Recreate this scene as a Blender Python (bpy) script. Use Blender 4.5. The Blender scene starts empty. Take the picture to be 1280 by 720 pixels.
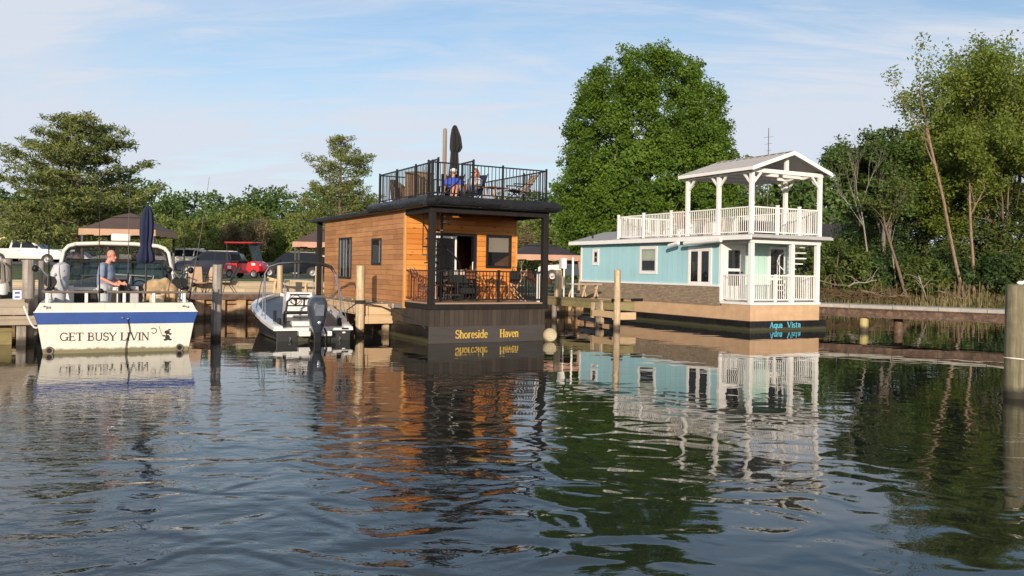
import bpy, math, random
import numpy as np
from mathutils import Vector, Matrix
R = math.radians
PI = math.pi
scn = bpy.context.scene
COL = scn.collection
random.seed(7)

# ------------------------------------------------------------------ camera model
F, H0, HOR, ROLL = 1050.0, 1.95, 337.0, R(0.95)
def P(px, py, Y):
    """world point seen at photo pixel (1280x720) at distance Y"""
    u, v = px - 640.0, py - HOR
    c, s = math.cos(ROLL), math.sin(ROLL)
    uu, vv = u * c + v * s, -u * s + v * c
    return Vector((uu / F * Y, Y, H0 - vv / F * Y))
def X(px, Y, py=337.0):
    return P(px, py, Y).x

# ------------------------------------------------------------------ mesh builder
class MB:
    def __init__(self):
        self.v, self.f, self.m = [], [], []
    def add(self, verts, faces, mi=0, M=None):
        o = len(self.v)
        if M is not None:
            verts = [M @ Vector(p) for p in verts]
        self.v += [tuple(p) for p in verts]
        self.f += [tuple(i + o for i in q) for q in faces]
        self.m += [mi] * len(faces)
        return self
    def box(self, x0, x1, y0, y1, z0, z1, mi=0, M=None):
        v = [(x0, y0, z0), (x1, y0, z0), (x1, y1, z0), (x0, y1, z0), (x0, y0, z1), (x1, y0, z1), (x1, y1, z1), (x0, y1, z1)]
        f = [(0, 3, 2, 1), (4, 5, 6, 7), (0, 1, 5, 4), (1, 2, 6, 5), (2, 3, 7, 6), (3, 0, 4, 7)]
        return self.add(v, f, mi, M)
    def beam(self, p0, p1, w, h, mi=0, up=(0, 0, 1)):
        p0, p1 = Vector(p0), Vector(p1)
        d = (p1 - p0).normalized()
        u = Vector(up)
        s = d.cross(u)
        if s.length < 1e-4:
            s = d.cross(Vector((0, 1, 0)))
        s.normalize(); t = s.cross(d).normalized()
        s, t = s * w / 2, t * h / 2
        v = [p0 - s - t, p0 + s - t, p0 + s + t, p0 - s + t, p1 - s - t, p1 + s - t, p1 + s + t, p1 - s + t]
        f = [(0, 1, 2, 3), (7, 6, 5, 4), (0, 4, 5, 1), (1, 5, 6, 2), (2, 6, 7, 3), (3, 7, 4, 0)]
        return self.add(v, f, mi)
    def tube(self, pts, r, n=8, mi=0, caps=True):
        pts = [Vector(p) for p in pts]
        k = len(pts)
        rr = [r] * k if not isinstance(r, (list, tuple)) else list(r)
        vs, fs = [], []
        prev = None
        for i, p in enumerate(pts):
            d = (pts[min(i + 1, k - 1)] - pts[max(i - 1, 0)])
            d = d.normalized() if d.length > 1e-9 else Vector((0, 0, 1))
            if prev is None:
                a = d.cross(Vector((0, 0, 1)))
                if a.length < 1e-3: a = d.cross(Vector((1, 0, 0)))
            else:
                a = prev - d * prev.dot(d)
                if a.length < 1e-4: a = d.cross(Vector((1, 0, 0)))
            a.normalize(); b = d.cross(a); prev = a
            for j in range(n):
                t = 2 * PI * j / n
                vs.append(p + (a * math.cos(t) + b * math.sin(t)) * rr[i])
        for i in range(k - 1):
            for j in range(n):
                fs.append((i * n + j, i * n + (j + 1) % n, (i + 1) * n + (j + 1) % n, (i + 1) * n + j))
        if caps:
            fs.append(tuple(range(n - 1, -1, -1)))
            fs.append(tuple((k - 1) * n + j for j in range(n)))
        return self.add(vs, fs, mi)
    def lathe(self, prof, n=20, mi=0, M=None, capb=True, capt=True):
        vs, fs = [], []
        for (r, z) in prof:
            for j in range(n):
                t = 2 * PI * j / n
                vs.append((r * math.cos(t), r * math.sin(t), z))
        for i in range(len(prof) - 1):
            for j in range(n):
                fs.append((i * n + j, i * n + (j + 1) % n, (i + 1) * n + (j + 1) % n, (i + 1) * n + j))
        if capb: fs.append(tuple(range(n - 1, -1, -1)))
        if capt: fs.append(tuple((len(prof) - 1) * n + j for j in range(n)))
        return self.add(vs, fs, mi, M)
    def prism(self, poly, off, mi=0, M=None):
        """poly: 3-D points of a flat outline, pushed along off"""
        n = len(poly); off = Vector(off)
        v = [Vector(p) for p in poly] + [Vector(p) + off for p in poly]
        f = [tuple(range(n - 1, -1, -1)), tuple(range(n, 2 * n))]
        f += [(i, (i + 1) % n, n + (i + 1) % n, n + i) for i in range(n)]
        return self.add(v, f, mi, M)
    def ell(self, c, rx, ry, rz, n=14, m=9, mi=0, M=None):
        vs, fs = [], []
        c = Vector(c)
        for i in range(m + 1):
            ph = PI * i / m
            for j in range(n):
                t = 2 * PI * j / n
                vs.append((c.x + rx * math.sin(ph) * math.cos(t), c.y + ry * math.sin(ph) * math.sin(t), c.z - rz * math.cos(ph)))
        for i in range(m):
            for j in range(n):
                fs.append((i * n + j, i * n + (j + 1) % n, (i + 1) * n + (j + 1) % n, (i + 1) * n + j))
        return self.add(vs, fs, mi, M)
    def loft(self, rings, closed=True, mi=0, caps=True):
        n = len(rings[0]); vs = [p for r in rings for p in r]; fs = []
        for i in range(len(rings) - 1):
            for j in range(n if closed else n - 1):
                fs.append((i * n + j, i * n + (j + 1) % n, (i + 1) * n + (j + 1) % n, (i + 1) * n + j))
        if caps:
            fs.append(tuple(range(n - 1, -1, -1))); fs.append(tuple((len(rings) - 1) * n + j for j in range(n)))
        return self.add(vs, fs, mi)
    def build(self, name, mats, parent=None, smooth=False, bevel=0.0, seg=2, label=None):
        me = bpy.data.meshes.new(name)
        me.from_pydata(self.v, [], self.f)
        if not isinstance(mats, (list, tuple)): mats = [mats]
        for q in mats: me.materials.append(q)
        if len(mats) > 1: me.polygons.foreach_set('material_index', self.m)
        me.update()
        import bmesh
        bm = bmesh.new(); bm.from_mesh(me)
        bmesh.ops.remove_doubles(bm, verts=bm.verts, dist=1e-6)
        bmesh.ops.recalc_face_normals(bm, faces=bm.faces)
        bm.to_mesh(me); bm.free()
        if smooth:
            me.polygons.foreach_set('use_smooth', [True] * len(me.polygons))
            try: me.set_sharp_from_angle(angle=R(40))
            except Exception: pass
        o = bpy.data.objects.new(name, me); COL.objects.link(o)
        if parent is not None: o.parent = parent
        if bevel > 0:
            b = o.modifiers.new('bevel', 'BEVEL'); b.width = bevel; b.segments = seg; b.limit_method = 'ANGLE'; b.angle_limit = R(35)
        if label: o['label'] = label
        return o

def thing(name, label, cat, loc=(0, 0, 0), rz=0.0, group=None):
    o = bpy.data.objects.new(name, None); COL.objects.link(o)
    o.empty_display_size = 0.3
    o.location = loc; o.rotation_euler = (0, 0, rz)
    o['label'] = label; o['category'] = cat
    if group: o['group'] = group
    return o
def tag(o, label, cat, group=None, kind=None, loc=None, rz=None):
    o['label'] = label; o['category'] = cat
    if group: o['group'] = group
    if kind: o['kind'] = kind
    if loc is not None: o.location = loc
    if rz is not None: o.rotation_euler = (0, 0, rz)
    return o
def structure(o):
    o['kind'] = 'structure'; return o
def dup(root, loc, rz, label, group=None, scale=None):
    r = root.copy(); COL.objects.link(r); r.location = loc; r.rotation_euler = (0, 0, rz); r['label'] = label
    if group: r['group'] = group
    if scale is not None: r.scale = scale if isinstance(scale, (tuple, list)) else (scale,) * 3
    for ch in list(root.children):
        c = ch.copy(); COL.objects.link(c); c.parent = r
        for g in list(ch.children):
            d = g.copy(); COL.objects.link(d); d.parent = c
    return r

# ------------------------------------------------------------------ materials
def newmat(name):
    m = bpy.data.materials.new(name); m.use_nodes = True
    nt = m.node_tree
    return m, nt, nt.nodes['Principled BSDF']
def N(nt, t, **kw):
    n = nt.nodes.new(t)
    for k, v in kw.items(): setattr(n, k, v)
    return n
def math_n(nt, op, a, b=None, c=None):
    n = nt.nodes.new('ShaderNodeMath'); n.operation = op
    for i, s in enumerate((a, b, c)):
        if s is None: continue
        if isinstance(s, (int, float)): n.inputs[i].default_value = s
        else: nt.links.new(s, n.inputs[i])
    return n.outputs[0]
def mix_n(nt, fac, a, b, typ='MIX'):
    n = nt.nodes.new('ShaderNodeMix'); n.data_type = 'RGBA'; n.blend_type = typ
    for s, i in ((fac, 0), (a, 6), (b, 7)):
        if isinstance(s, (int, float)): n.inputs[i].default_value = s
        elif isinstance(s, (tuple, list)): n.inputs[i].default_value = (*s[:3], 1)
        else: nt.links.new(s, n.inputs[i])
    return n.outputs[2]
def noise_n(nt, vec, scale, detail=4, rough=0.55, dist=0.0):
    n = nt.nodes.new('ShaderNodeTexNoise'); n.inputs['Scale'].default_value = scale
    n.inputs['Detail'].default_value = detail; n.inputs['Roughness'].default_value = rough
    n.inputs['Distortion'].default_value = dist
    nt.links.new(vec, n.inputs['Vector']); return n.outputs['Fac']
def ramp_n(nt, fac, stops):
    n = nt.nodes.new('ShaderNodeValToRGB'); cr = n.color_ramp
    while len(cr.elements) < len(stops): cr.elements.new(0.5)
    for e, (p, c) in zip(cr.elements, stops):
        e.position = p; e.color = (*c[:3], 1) if isinstance(c, (tuple, list)) else (c, c, c, 1)
    nt.links.new(fac, n.inputs[0]); return n.outputs[0]
def obj_vec(nt, scale=(1, 1, 1), rot=(0, 0, 0)):
    tc = nt.nodes.new('ShaderNodeTexCoord'); mp = nt.nodes.new('ShaderNodeMapping')
    mp.inputs['Scale'].default_value = scale; mp.inputs['Rotation'].default_value = rot
    nt.links.new(tc.outputs['Object'], mp.inputs[0]); return mp.outputs[0]
def bump_n(nt, h, strength, dist, bs):
    b = nt.nodes.new('ShaderNodeBump'); b.inputs['Strength'].default_value = strength; b.inputs['Distance'].default_value = dist
    nt.links.new(h, b.inputs['Height']); nt.links.new(b.outputs[0], bs.inputs['Normal']); return b
def sc3(c, k): return tuple(min(1.0, x * k) for x in c)

def mat(name, col, rough=0.6, metal=0.0, var=0.12, vs=2.5, bump=0.0, bs_=30.0, spec=0.5, dirt=0.0, dirtcol=(0.09, 0.07, 0.05), stretch=(1, 1, 1), coat=0.0, wl=None):
    m, nt, b = newmat(name)
    v = obj_vec(nt, stretch)
    f = noise_n(nt, v, vs, 5)
    c = mix_n(nt, ramp_n(nt, f, [(0.3, 0.0), (0.7, 1.0)]), sc3(col, 1 - var), sc3(col, 1 + var))
    if dirt > 0:
        d = noise_n(nt, v, vs * 2.7, 6, 0.65)
        c = mix_n(nt, math_n(nt, 'MULTIPLY', ramp_n(nt, d, [(0.48, 0.0), (0.72, 1.0)]), dirt), c, dirtcol)
    if wl:      # scum and algae band just above the water
        ge = N(nt, 'ShaderNodeNewGeometry'); sp = N(nt, 'ShaderNodeSeparateXYZ'); nt.links.new(ge.outputs['Position'], sp.inputs[0])
        wz = math_n(nt, 'ADD', sp.outputs[2], math_n(nt, 'MULTIPLY', noise_n(nt, v, 6, 6, 0.7), -0.14))
        c = mix_n(nt, ramp_n(nt, wz, [(0.0, 0.95), (0.05, 0.0)]), c, wl)
        drip = noise_n(nt, obj_vec(nt, (9, 9, 0.5)), 1.0, 5, 0.6)
        c = mix_n(nt, math_n(nt, 'MULTIPLY', ramp_n(nt, drip, [(0.55, 0.0), (0.8, 1.0)]), 0.28), c, wl)
    nt.links.new(c, b.inputs['Base Color'])
    r2 = math_n(nt, 'ADD', math_n(nt, 'MULTIPLY', f, 0.2), rough - 0.1)
    nt.links.new(r2, b.inputs['Roughness'])
    b.inputs['Metallic'].default_value = metal
    b.inputs['Specular IOR Level'].default_value = spec
    if coat: b.inputs['Coat Weight'].default_value = coat; b.inputs['Coat Roughness'].default_value = 0.06
    if bump > 0:
        bump_n(nt, noise_n(nt, v, bs_, 4), 1.0, bump, b)
    return m

def boards(name, c1, c2, h, ln, groove=0.006, vertical=False, knots=0.0, knotcol=(0.12, 0.05, 0.02), rough=0.6, grain=0.35, gcol=None, weather=0.0, wcol=(0.3, 0.28, 0.26)):
    """planks: per-board colour, groove bump, grain and knots; works on any upright face"""
    m, nt, b = newmat(name)
    tc = N(nt, 'ShaderNodeTexCoord'); sp = N(nt, 'ShaderNodeSeparateXYZ'); nt.links.new(tc.outputs['Object'], sp.inputs[0])
    along = math_n(nt, 'ADD', sp.outputs[0], sp.outputs[1]); up = sp.outputs[2]
    if vertical: along, up = up, along
    cb = N(nt, 'ShaderNodeCombineXYZ'); nt.links.new(along, cb.inputs[0]); nt.links.new(up, cb.inputs[1])
    br = N(nt, 'ShaderNodeTexBrick'); br.offset = 0.37; br.offset_frequency = 2
    nt.links.new(cb.outputs[0], br.inputs['Vector'])
    br.inputs['Color1'].default_value = (*c1, 1); br.inputs['Color2'].default_value = (*c2, 1)
    br.inputs['Mortar'].default_value = (*(gcol or sc3(c1, 0.35)), 1)
    br.inputs['Scale'].default_value = 1.0; br.inputs['Mortar Size'].default_value = groove; br.inputs['Mortar Smooth'].default_value = 0.3
    br.inputs['Brick Width'].default_value = ln; br.inputs['Row Height'].default_value = h; br.inputs['Bias'].default_value = 0.0
    # grain along the board
    gv = N(nt, 'ShaderNodeCombineXYZ')
    nt.links.new(math_n(nt, 'MULTIPLY', along, 1.2), gv.inputs[0]); nt.links.new(math_n(nt, 'MULTIPLY', up, 38.0), gv.inputs[1])
    g = noise_n(nt, gv.outputs[0], 1.0, 5, 0.6, 0.6)
    c = mix_n(nt, math_n(nt, 'MULTIPLY', ramp_n(nt, g, [(0.4, 0.0), (0.75, 1.0)]), grain), br.outputs['Color'], sc3(c1, 0.5))
    big = noise_n(nt, cb.outputs[0], 0.9, 4)
    c = mix_n(nt, math_n(nt, 'MULTIPLY', ramp_n(nt, big, [(0.35, 0.0), (0.7, 1.0)]), 0.25), c, sc3(c2, 1.25))
    if weather > 0:
        w = noise_n(nt, cb.outputs[0], 2.3, 6, 0.7)
        c = mix_n(nt, math_n(nt, 'MULTIPLY', ramp_n(nt, w, [(0.42, 0.0), (0.66, 1.0)]), weather), c, wcol)
    if knots > 0:
        vo = N(nt, 'ShaderNodeTexVoronoi'); vo.feature = 'F1'
        kv = N(nt, 'ShaderNodeCombineXYZ'); nt.links.new(math_n(nt, 'MULTIPLY', along, 2.6), kv.inputs[0]); nt.links.new(math_n(nt, 'MULTIPLY', up, 5.5), kv.inputs[1])
        nt.links.new(kv.outputs[0], vo.inputs['Vector']); vo.inputs['Scale'].default_value = 1.0
        k = ramp_n(nt, vo.outputs['Distance'], [(0.07, 1.0), (0.17, 0.0)])
        c = mix_n(nt, math_n(nt, 'MULTIPLY', k, knots), c, knotcol)
    nt.links.new(c, b.inputs['Base Color']); b.inputs['Roughness'].default_value = rough; b.inputs['Specular IOR Level'].default_value = 0.25
    hgt = math_n(nt, 'ADD', math_n(nt, 'MULTIPLY', br.outputs['Fac'], -1.0), math_n(nt, 'MULTIPLY', g, 0.12))
    bump_n(nt, hgt, 1.0, 0.006, b)
    return m

def glass_m(name, tint=(0.02, 0.025, 0.03), alpha=0.6, rough=0.02, bmp=0.25):
    """window pane: mirror-like coat over partly see-through dark glass"""
    m, nt, b = newmat(name)
    b.inputs['Base Color'].default_value = (*tint, 1); b.inputs['Roughness'].default_value = rough
    b.inputs['Specular IOR Level'].default_value = 0.5
    v = obj_vec(nt); nz = noise_n(nt, v, 1.3, 2)
    bump_n(nt, nz, bmp, 0.02, b)
    tr = N(nt, 'ShaderNodeBsdfTransparent'); mx = N(nt, 'ShaderNodeMixShader'); mx.inputs[0].default_value = alpha
    nt.links.new(tr.outputs[0], mx.inputs[1]); nt.links.new(b.outputs[0], mx.inputs[2])
    nt.links.new(mx.outputs[0], nt.nodes['Material Output'].inputs[0])
    return m

def leaf_m(name, c1, c2, trans=0.35, rough=0.55):
    m, nt, b = newmat(name)
    ge = N(nt, 'ShaderNodeNewGeometry')
    c = mix_n(nt, ge.outputs['Random Per Island'], c1, c2)
    v = obj_vec(nt); f = noise_n(nt, v, 0.55, 3)
    c = mix_n(nt, ramp_n(nt, f, [(0.35, 0.0), (0.68, 1.0)]), sc3(c1, 0.75), c)
    nt.links.new(c, b.inputs['Base Color']); b.inputs['Roughness'].default_value = rough; b.inputs['Specular IOR Level'].default_value = 0.3
    t = N(nt, 'ShaderNodeBsdfTranslucent'); nt.links.new(mix_n(nt, 0.5, c, (0.22, 0.26, 0.02), 'MIX'), t.inputs[0])
    mx = N(nt, 'ShaderNodeMixShader'); mx.inputs[0].default_value = trans
    nt.links.new(b.outputs[0], mx.inputs[1]); nt.links.new(t.outputs[0], mx.inputs[2])
    nt.links.new(mx.outputs[0], nt.nodes['Material Output'].inputs[0])
    return m

def bark_m(name, c1, c2, vs=4.0):
    m, nt, b = newmat(name)
    v = obj_vec(nt, (1, 1, 0.22)); f = noise_n(nt, v, vs * 3, 6, 0.65)
    nt.links.new(mix_n(nt, ramp_n(nt, f, [(0.35, 0.0), (0.65, 1.0)]), c1, c2), b.inputs['Base Color'])
    b.inputs['Roughness'].default_value = 0.85; bump_n(nt, f, 1.0, 0.02, b)
    return m

def pile_m(name, dry, wet):
    """round timber pile: grain, drying cracks and a dark stained band by the water (z is height above the water)"""
    m, nt, b = newmat(name)
    v = obj_vec(nt, (14, 14, 0.9)); f = noise_n(nt, v, 1.0, 6, 0.65, 0.4)
    v2 = obj_vec(nt, (1, 1, 1)); f2 = noise_n(nt, v2, 5, 5)
    c = mix_n(nt, ramp_n(nt, f, [(0.34, 0.0), (0.60, 1.0)]), sc3(dry, 0.45), sc3(dry, 1.08))
    c = mix_n(nt, ramp_n(nt, f2, [(0.42, 0.0), (0.70, 0.65)]), c, sc3(dry, 0.5))
    cr = noise_n(nt, obj_vec(nt, (22, 22, 0.5), (0, 0, .4)), 1.0, 3, 0.5, 0.2)
    c = mix_n(nt, ramp_n(nt, cr, [(0.27, 0.85), (0.33, 0.0)]), c, sc3(dry, 0.15))
    ge = N(nt, 'ShaderNodeNewGeometry'); sp = N(nt, 'ShaderNodeSeparateXYZ'); nt.links.new(ge.outputs['Position'], sp.inputs[0])
    z = math_n(nt, 'ADD', sp.outputs[2], math_n(nt, 'MULTIPLY', f2, -0.16))
    c = mix_n(nt, ramp_n(nt, z, [(0.02, 0.0), (0.14, 1.0)]), wet, c)
    nt.links.new(c, b.inputs['Base Color']); b.inputs['Roughness'].default_value = 0.8
    bump_n(nt, math_n(nt, 'ADD', f, ramp_n(nt, cr, [(0.27, 0.0), (0.33, 1.0)])), 1.0, 0.014, b)
    return m

M = {}
M['white_paint'] = mat('white_paint', (0.74, 0.72, 0.68), 0.45, var=0.06, dirt=0.12, dirtcol=(0.4, 0.36, 0.3))
M['white_trim'] = mat('white_trim', (0.80, 0.78, 0.74), 0.4, var=0.04, dirt=0.06, dirtcol=(0.5, 0.45, 0.38))
M['gelcoat'] = mat('gelcoat', (0.70, 0.665, 0.58), 0.3, var=0.05, dirt=0.22, dirtcol=(0.45, 0.4, 0.28), coat=0.3, wl=(0.17, 0.15, 0.07))
M['white_gel'] = mat('white_gel', (0.75, 0.73, 0.70), 0.3, var=0.05, dirt=0.14, dirtcol=(0.4, 0.37, 0.32), coat=0.3)
M['blue_stripe'] = mat('blue_stripe', (0.022, 0.07, 0.27), 0.3, var=0.12, coat=0.3)
M['black'] = mat('black', (0.008, 0.008, 0.009), 0.5, var=0.2, spec=.3)
M['black_metal'] = mat('black_metal', (0.010, 0.010, 0.011), 0.45, var=0.2, spec=.35)
M['black_hull'] = mat('black_hull', (0.008, 0.0075, 0.0075), 0.4, var=0.3, dirt=0.3, dirtcol=(0.05, 0.045, 0.035), wl=(0.06, 0.058, 0.03))
M['dark_int'] = mat('dark_int', (0.02, 0.018, 0.016), 0.8)
M['dark_post'] = mat('dark_post', (0.015, 0.0125, 0.011), 0.65, var=0.3, vs=6, stretch=(1, 1, 0.2), bump=0.002, spec=.25)
M['tarp'] = mat('tarp', (0.011, 0.011, 0.012), 0.40, var=0.3, vs=3, bump=0.05, bs_=4.5, spec=.35)
M['steel'] = mat('steel', (0.55, 0.55, 0.56), 0.25, metal=0.9, var=0.08)
M['alu'] = mat('alu', (0.45, 0.45, 0.46), 0.4, metal=0.6, var=0.1)
M['rust'] = mat('rust', (0.095, 0.055, 0.037), 0.85, var=0.5, vs=3, dirt=0.75, dirtcol=(0.24, 0.18, 0.13), bump=0.004)
M['rail_brown'] = mat('rail_brown', (0.16, 0.12, 0.09), 0.5, var=0.15)
M['navy'] = mat('navy', (0.008, 0.014, 0.05), 0.8, var=0.25, vs=5, bump=0.01, bs_=14)
M['black_cloth'] = mat('black_cloth', (0.012, 0.012, 0.012), 0.85, var=0.25, vs=5, bump=0.01, bs_=14)
M['skin'] = mat('skin', (0.55, 0.28, 0.19), 0.5, var=0.1, vs=8)
M['skin_red'] = mat('skin_red', (0.60, 0.25, 0.17), 0.5, var=0.12, vs=8)
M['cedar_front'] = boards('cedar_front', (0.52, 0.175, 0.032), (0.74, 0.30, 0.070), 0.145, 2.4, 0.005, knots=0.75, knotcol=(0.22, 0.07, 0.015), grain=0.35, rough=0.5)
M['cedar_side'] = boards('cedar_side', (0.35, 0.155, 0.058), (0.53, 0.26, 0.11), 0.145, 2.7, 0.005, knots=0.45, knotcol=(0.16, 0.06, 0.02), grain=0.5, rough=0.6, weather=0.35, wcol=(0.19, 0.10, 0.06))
M['cedar_trim'] = mat('cedar_trim', (0.62, 0.30, 0.08), 0.5, var=0.2, vs=5, stretch=(1, 1, 0.15))
M['skirt'] = boards('skirt', (0.040, 0.031, 0.025), (0.068, 0.053, 0.042), 0.14, 3.0, 0.004, vertical=True, grain=0.5, rough=0.7)
M['sign_board'] = boards('sign_board', (0.055, 0.050, 0.047), (0.075, 0.067, 0.062), 0.5, 9.0, 0.002, grain=0.6, rough=0.65)
M['deck'] = boards('deck', (0.30, 0.20, 0.14), (0.36, 0.25, 0.17), 0.14, 3.5, 0.005, grain=0.4)
M['gold'] = mat('gold', (0.55, 0.36, 0.06), 0.45, var=0.2, vs=20)
M['cyan'] = mat('cyan', (0.12, 0.55, 0.72), 0.5, var=0.12, vs=20)
M['letter_black'] = mat('letter_black', (0.02, 0.018, 0.016), 0.5)
M['teal'] = boards('teal', (0.33, 0.57, 0.62), (0.37, 0.61, 0.66), 0.30, 6.0, 0.004, vertical=True, grain=0.06, gcol=(0.27, 0.44, 0.48), rough=0.5)
M['teal_front'] = boards('teal_front', (0.43, 0.62, 0.56), (0.46, 0.65, 0.59), 0.30, 6.0, 0.004, vertical=True, grain=0.05, gcol=(0.25, 0.48, 0.44), rough=0.5)
M['tan_hull'] = mat('tan_hull', (0.56, 0.37, 0.22), 0.55, var=0.12, vs=2.0, dirt=0.15, dirtcol=(0.35, 0.2, 0.1), stretch=(1, 1, 2), wl=(0.30, 0.19, 0.10))
M['metal_roof'] = boards('metal_roof', (0.34, 0.33, 0.32), (0.38, 0.37, 0.36), 0.23, 12.0, 0.008, vertical=True, grain=0.05, gcol=(0.26, 0.26, 0.26), rough=0.45)
M['blind'] = mat('blind', (0.62, 0.55, 0.42), 0.8, var=0.06)
M['glass'] = glass_m('glass', (0.015, 0.018, 0.02), 0.28)
M['dark_glass'] = glass_m('dark_glass', (0.01, 0.012, 0.014), 0.92)
M['car_glass'] = glass_m('car_glass', (0.008, 0.010, 0.012), 0.95, 0.12, 0.0)
M['vinyl'] = glass_m('vinyl', (0.30, 0.28, 0.32), 0.35, 0.12)
M['tint_glass'] = glass_m('tint_glass', (0.02, 0.05, 0.06), 0.6)
M['tyre'] = mat('tyre', (0.018, 0.018, 0.018), 0.85)
M['rim'] = mat('rim', (0.20, 0.20, 0.20), 0.45, metal=0.5)
M['pile'] = pile_m('pile', (0.40, 0.33, 0.25), (0.05, 0.04, 0.028))
M['pile_grey'] = pile_m('pile_grey', (0.34, 0.30, 0.26), (0.05, 0.04, 0.03))
M['pile_tan'] = pile_m('pile_tan', (0.62, 0.47, 0.30), (0.10, 0.07, 0.04))
M['pile_green'] = pile_m('pile_green', (0.215, 0.19, 0.115), (0.03, 0.025, 0.016))
M['dock_wood'] = boards('dock_wood', (0.36, 0.30, 0.23), (0.43, 0.36, 0.28), 0.3, 4.0, 0.004, grain=0.55, rough=0.8, weather=0.3, wcol=(0.22, 0.18, 0.13))
M['dock_tan'] = boards('dock_tan', (0.58, 0.41, 0.24), (0.64, 0.47, 0.29), 0.3, 4.0, 0.004, grain=0.45, rough=0.75)
M['dock_green'] = boards('dock_green', (0.24, 0.20, 0.09), (0.32, 0.27, 0.13), 0.3, 4.0, 0.004, grain=0.6, rough=0.85, weather=0.4, wcol=(0.10, 0.085, 0.04))
M['rope_white'] = mat('rope_white', (0.75, 0.72, 0.66), 0.8, vs=60)
M['rope_dark'] = mat('rope_dark', (0.03, 0.028, 0.025), 0.9, vs=60)
M['rope_grey'] = mat('rope_grey', (0.2, 0.18, 0.15), 0.9, vs=60)
M['concrete'] = mat('concrete', (0.42, 0.36, 0.29), 0.85, var=0.15, vs=2, dirt=0.3, dirtcol=(0.25, 0.2, 0.15), bump=0.004)
M['bistro'] = mat('bistro', (0.24, 0.09, 0.04), 0.55, var=0.25, vs=8)
M['bistro_pale'] = mat('bistro_pale', (0.55, 0.33, 0.19), 0.6, var=0.15, vs=8)
M['wicker'] = mat('wicker', (0.2, 0.13, 0.08), 0.75, var=0.3, vs=18, bump=0.006, bs_=70)
M['sling'] = mat('sling', (0.45, 0.30, 0.19), 0.75, var=0.1)
# ------------------------------------------------------------------ world, sun, camera
SUN_EL, SUN_AZ = R(12.5), R(-6)      # sun behind the camera, a little to its left
sd = Vector((math.sin(SUN_AZ) * math.cos(SUN_EL), -math.cos(SUN_AZ) * math.cos(SUN_EL), math.sin(SUN_EL)))  # towards the sun
w = bpy.data.worlds.new('World'); scn.world = w; w.use_nodes = True
nt = w.node_tree; bg = nt.nodes['Background']
sky = N(nt, 'ShaderNodeTexSky'); sky.sky_type = 'NISHITA'; sky.sun_disc = False
sky.sun_elevation = SUN_EL; sky.sun_rotation = PI + SUN_AZ
sky.air_density = 1.0; sky.dust_density = 1.2; sky.ozone_density = 2.0; sky.altitude = 100
tc = N(nt, 'ShaderNodeTexCoord'); sp = N(nt, 'ShaderNodeSeparateXYZ'); nt.links.new(tc.outputs['Generated'], sp.inputs[0])
zz = math_n(nt, 'ADD', math_n(nt, 'MAXIMUM', sp.outputs[2], 0.0), 0.16)
cb = N(nt, 'ShaderNodeCombineXYZ')
nt.links.new(math_n(nt, 'DIVIDE', sp.outputs[0], zz), cb.inputs[0]); nt.links.new(math_n(nt, 'DIVIDE', sp.outputs[1], zz), cb.inputs[1])
def cmap(scale, rot, off):
    mp = N(nt, 'ShaderNodeMapping'); mp.inputs['Scale'].default_value = scale; mp.inputs['Rotation'].default_value = (0, 0, rot); mp.inputs['Location'].default_value = off
    nt.links.new(cb.outputs[0], mp.inputs[0]); return mp.outputs[0]
n1 = noise_n(nt, cmap((0.30, 0.95, 1), R(-26), (3.1, 1.4, 0)), 1.0, 8, 0.60, 0.7)
n2 = noise_n(nt, cmap((0.9, 3.2, 1), R(-33), (0.4, 7.7, 0)), 1.6, 8, 0.62, 0.9)
n3 = noise_n(nt, cmap((0.5, 0.6, 1), 0, (5, 2, 0)), 0.8, 3, 0.5)
veil = ramp_n(nt, n1, [(0.38, 0.0), (0.58, 1.0)])
wisp = ramp_n(nt, n2, [(0.46, 0.0), (0.64, 1.0)])
patch = ramp_n(nt, n3, [(0.30, 0.5), (0.55, 1.0)])
lowh = ramp_n(nt, sp.outputs[2], [(0.0, 1.0), (0.10, 0.85), (0.32, 0.25)])      # haze-like veil of cloud near the horizon
cl = math_n(nt, 'MULTIPLY', math_n(nt, 'ADD', math_n(nt, 'MULTIPLY', veil, 0.72), math_n(nt, 'MULTIPLY', wisp, 0.42)), patch)
cl = math_n(nt, 'MINIMUM', math_n(nt, 'ADD', cl, math_n(nt, 'MULTIPLY', lowh, 0.50)), 0.95)
hs0 = N(nt, 'ShaderNodeHueSaturation'); hs0.inputs['Saturation'].default_value = 1.08; hs0.inputs['Value'].default_value = 0.74; nt.links.new(sky.outputs[0], hs0.inputs['Color'])
SKYC = mix_n(nt, cl, hs0.outputs[0], (2.95, 3.15, 3.55))
hs = N(nt, 'ShaderNodeHueSaturation'); hs.inputs['Saturation'].default_value = 1.0; hs.inputs['Value'].default_value = 1.0
nt.links.new(SKYC, hs.inputs['Color'])
nt.links.new(hs.outputs[0], bg.inputs[0]); bg.inputs[1].default_value = 0.128

sun = bpy.data.lights.new('sun', 'SUN'); sun.energy = 2.8; sun.angle = R(0.8); sun.color = (1.0, 0.855, 0.69)
so = bpy.data.objects.new('sun', sun); COL.objects.link(so)
so.rotation_euler = sd.to_track_quat('Z', 'Y').to_euler(); so.location = (0, -20, 30)

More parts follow.
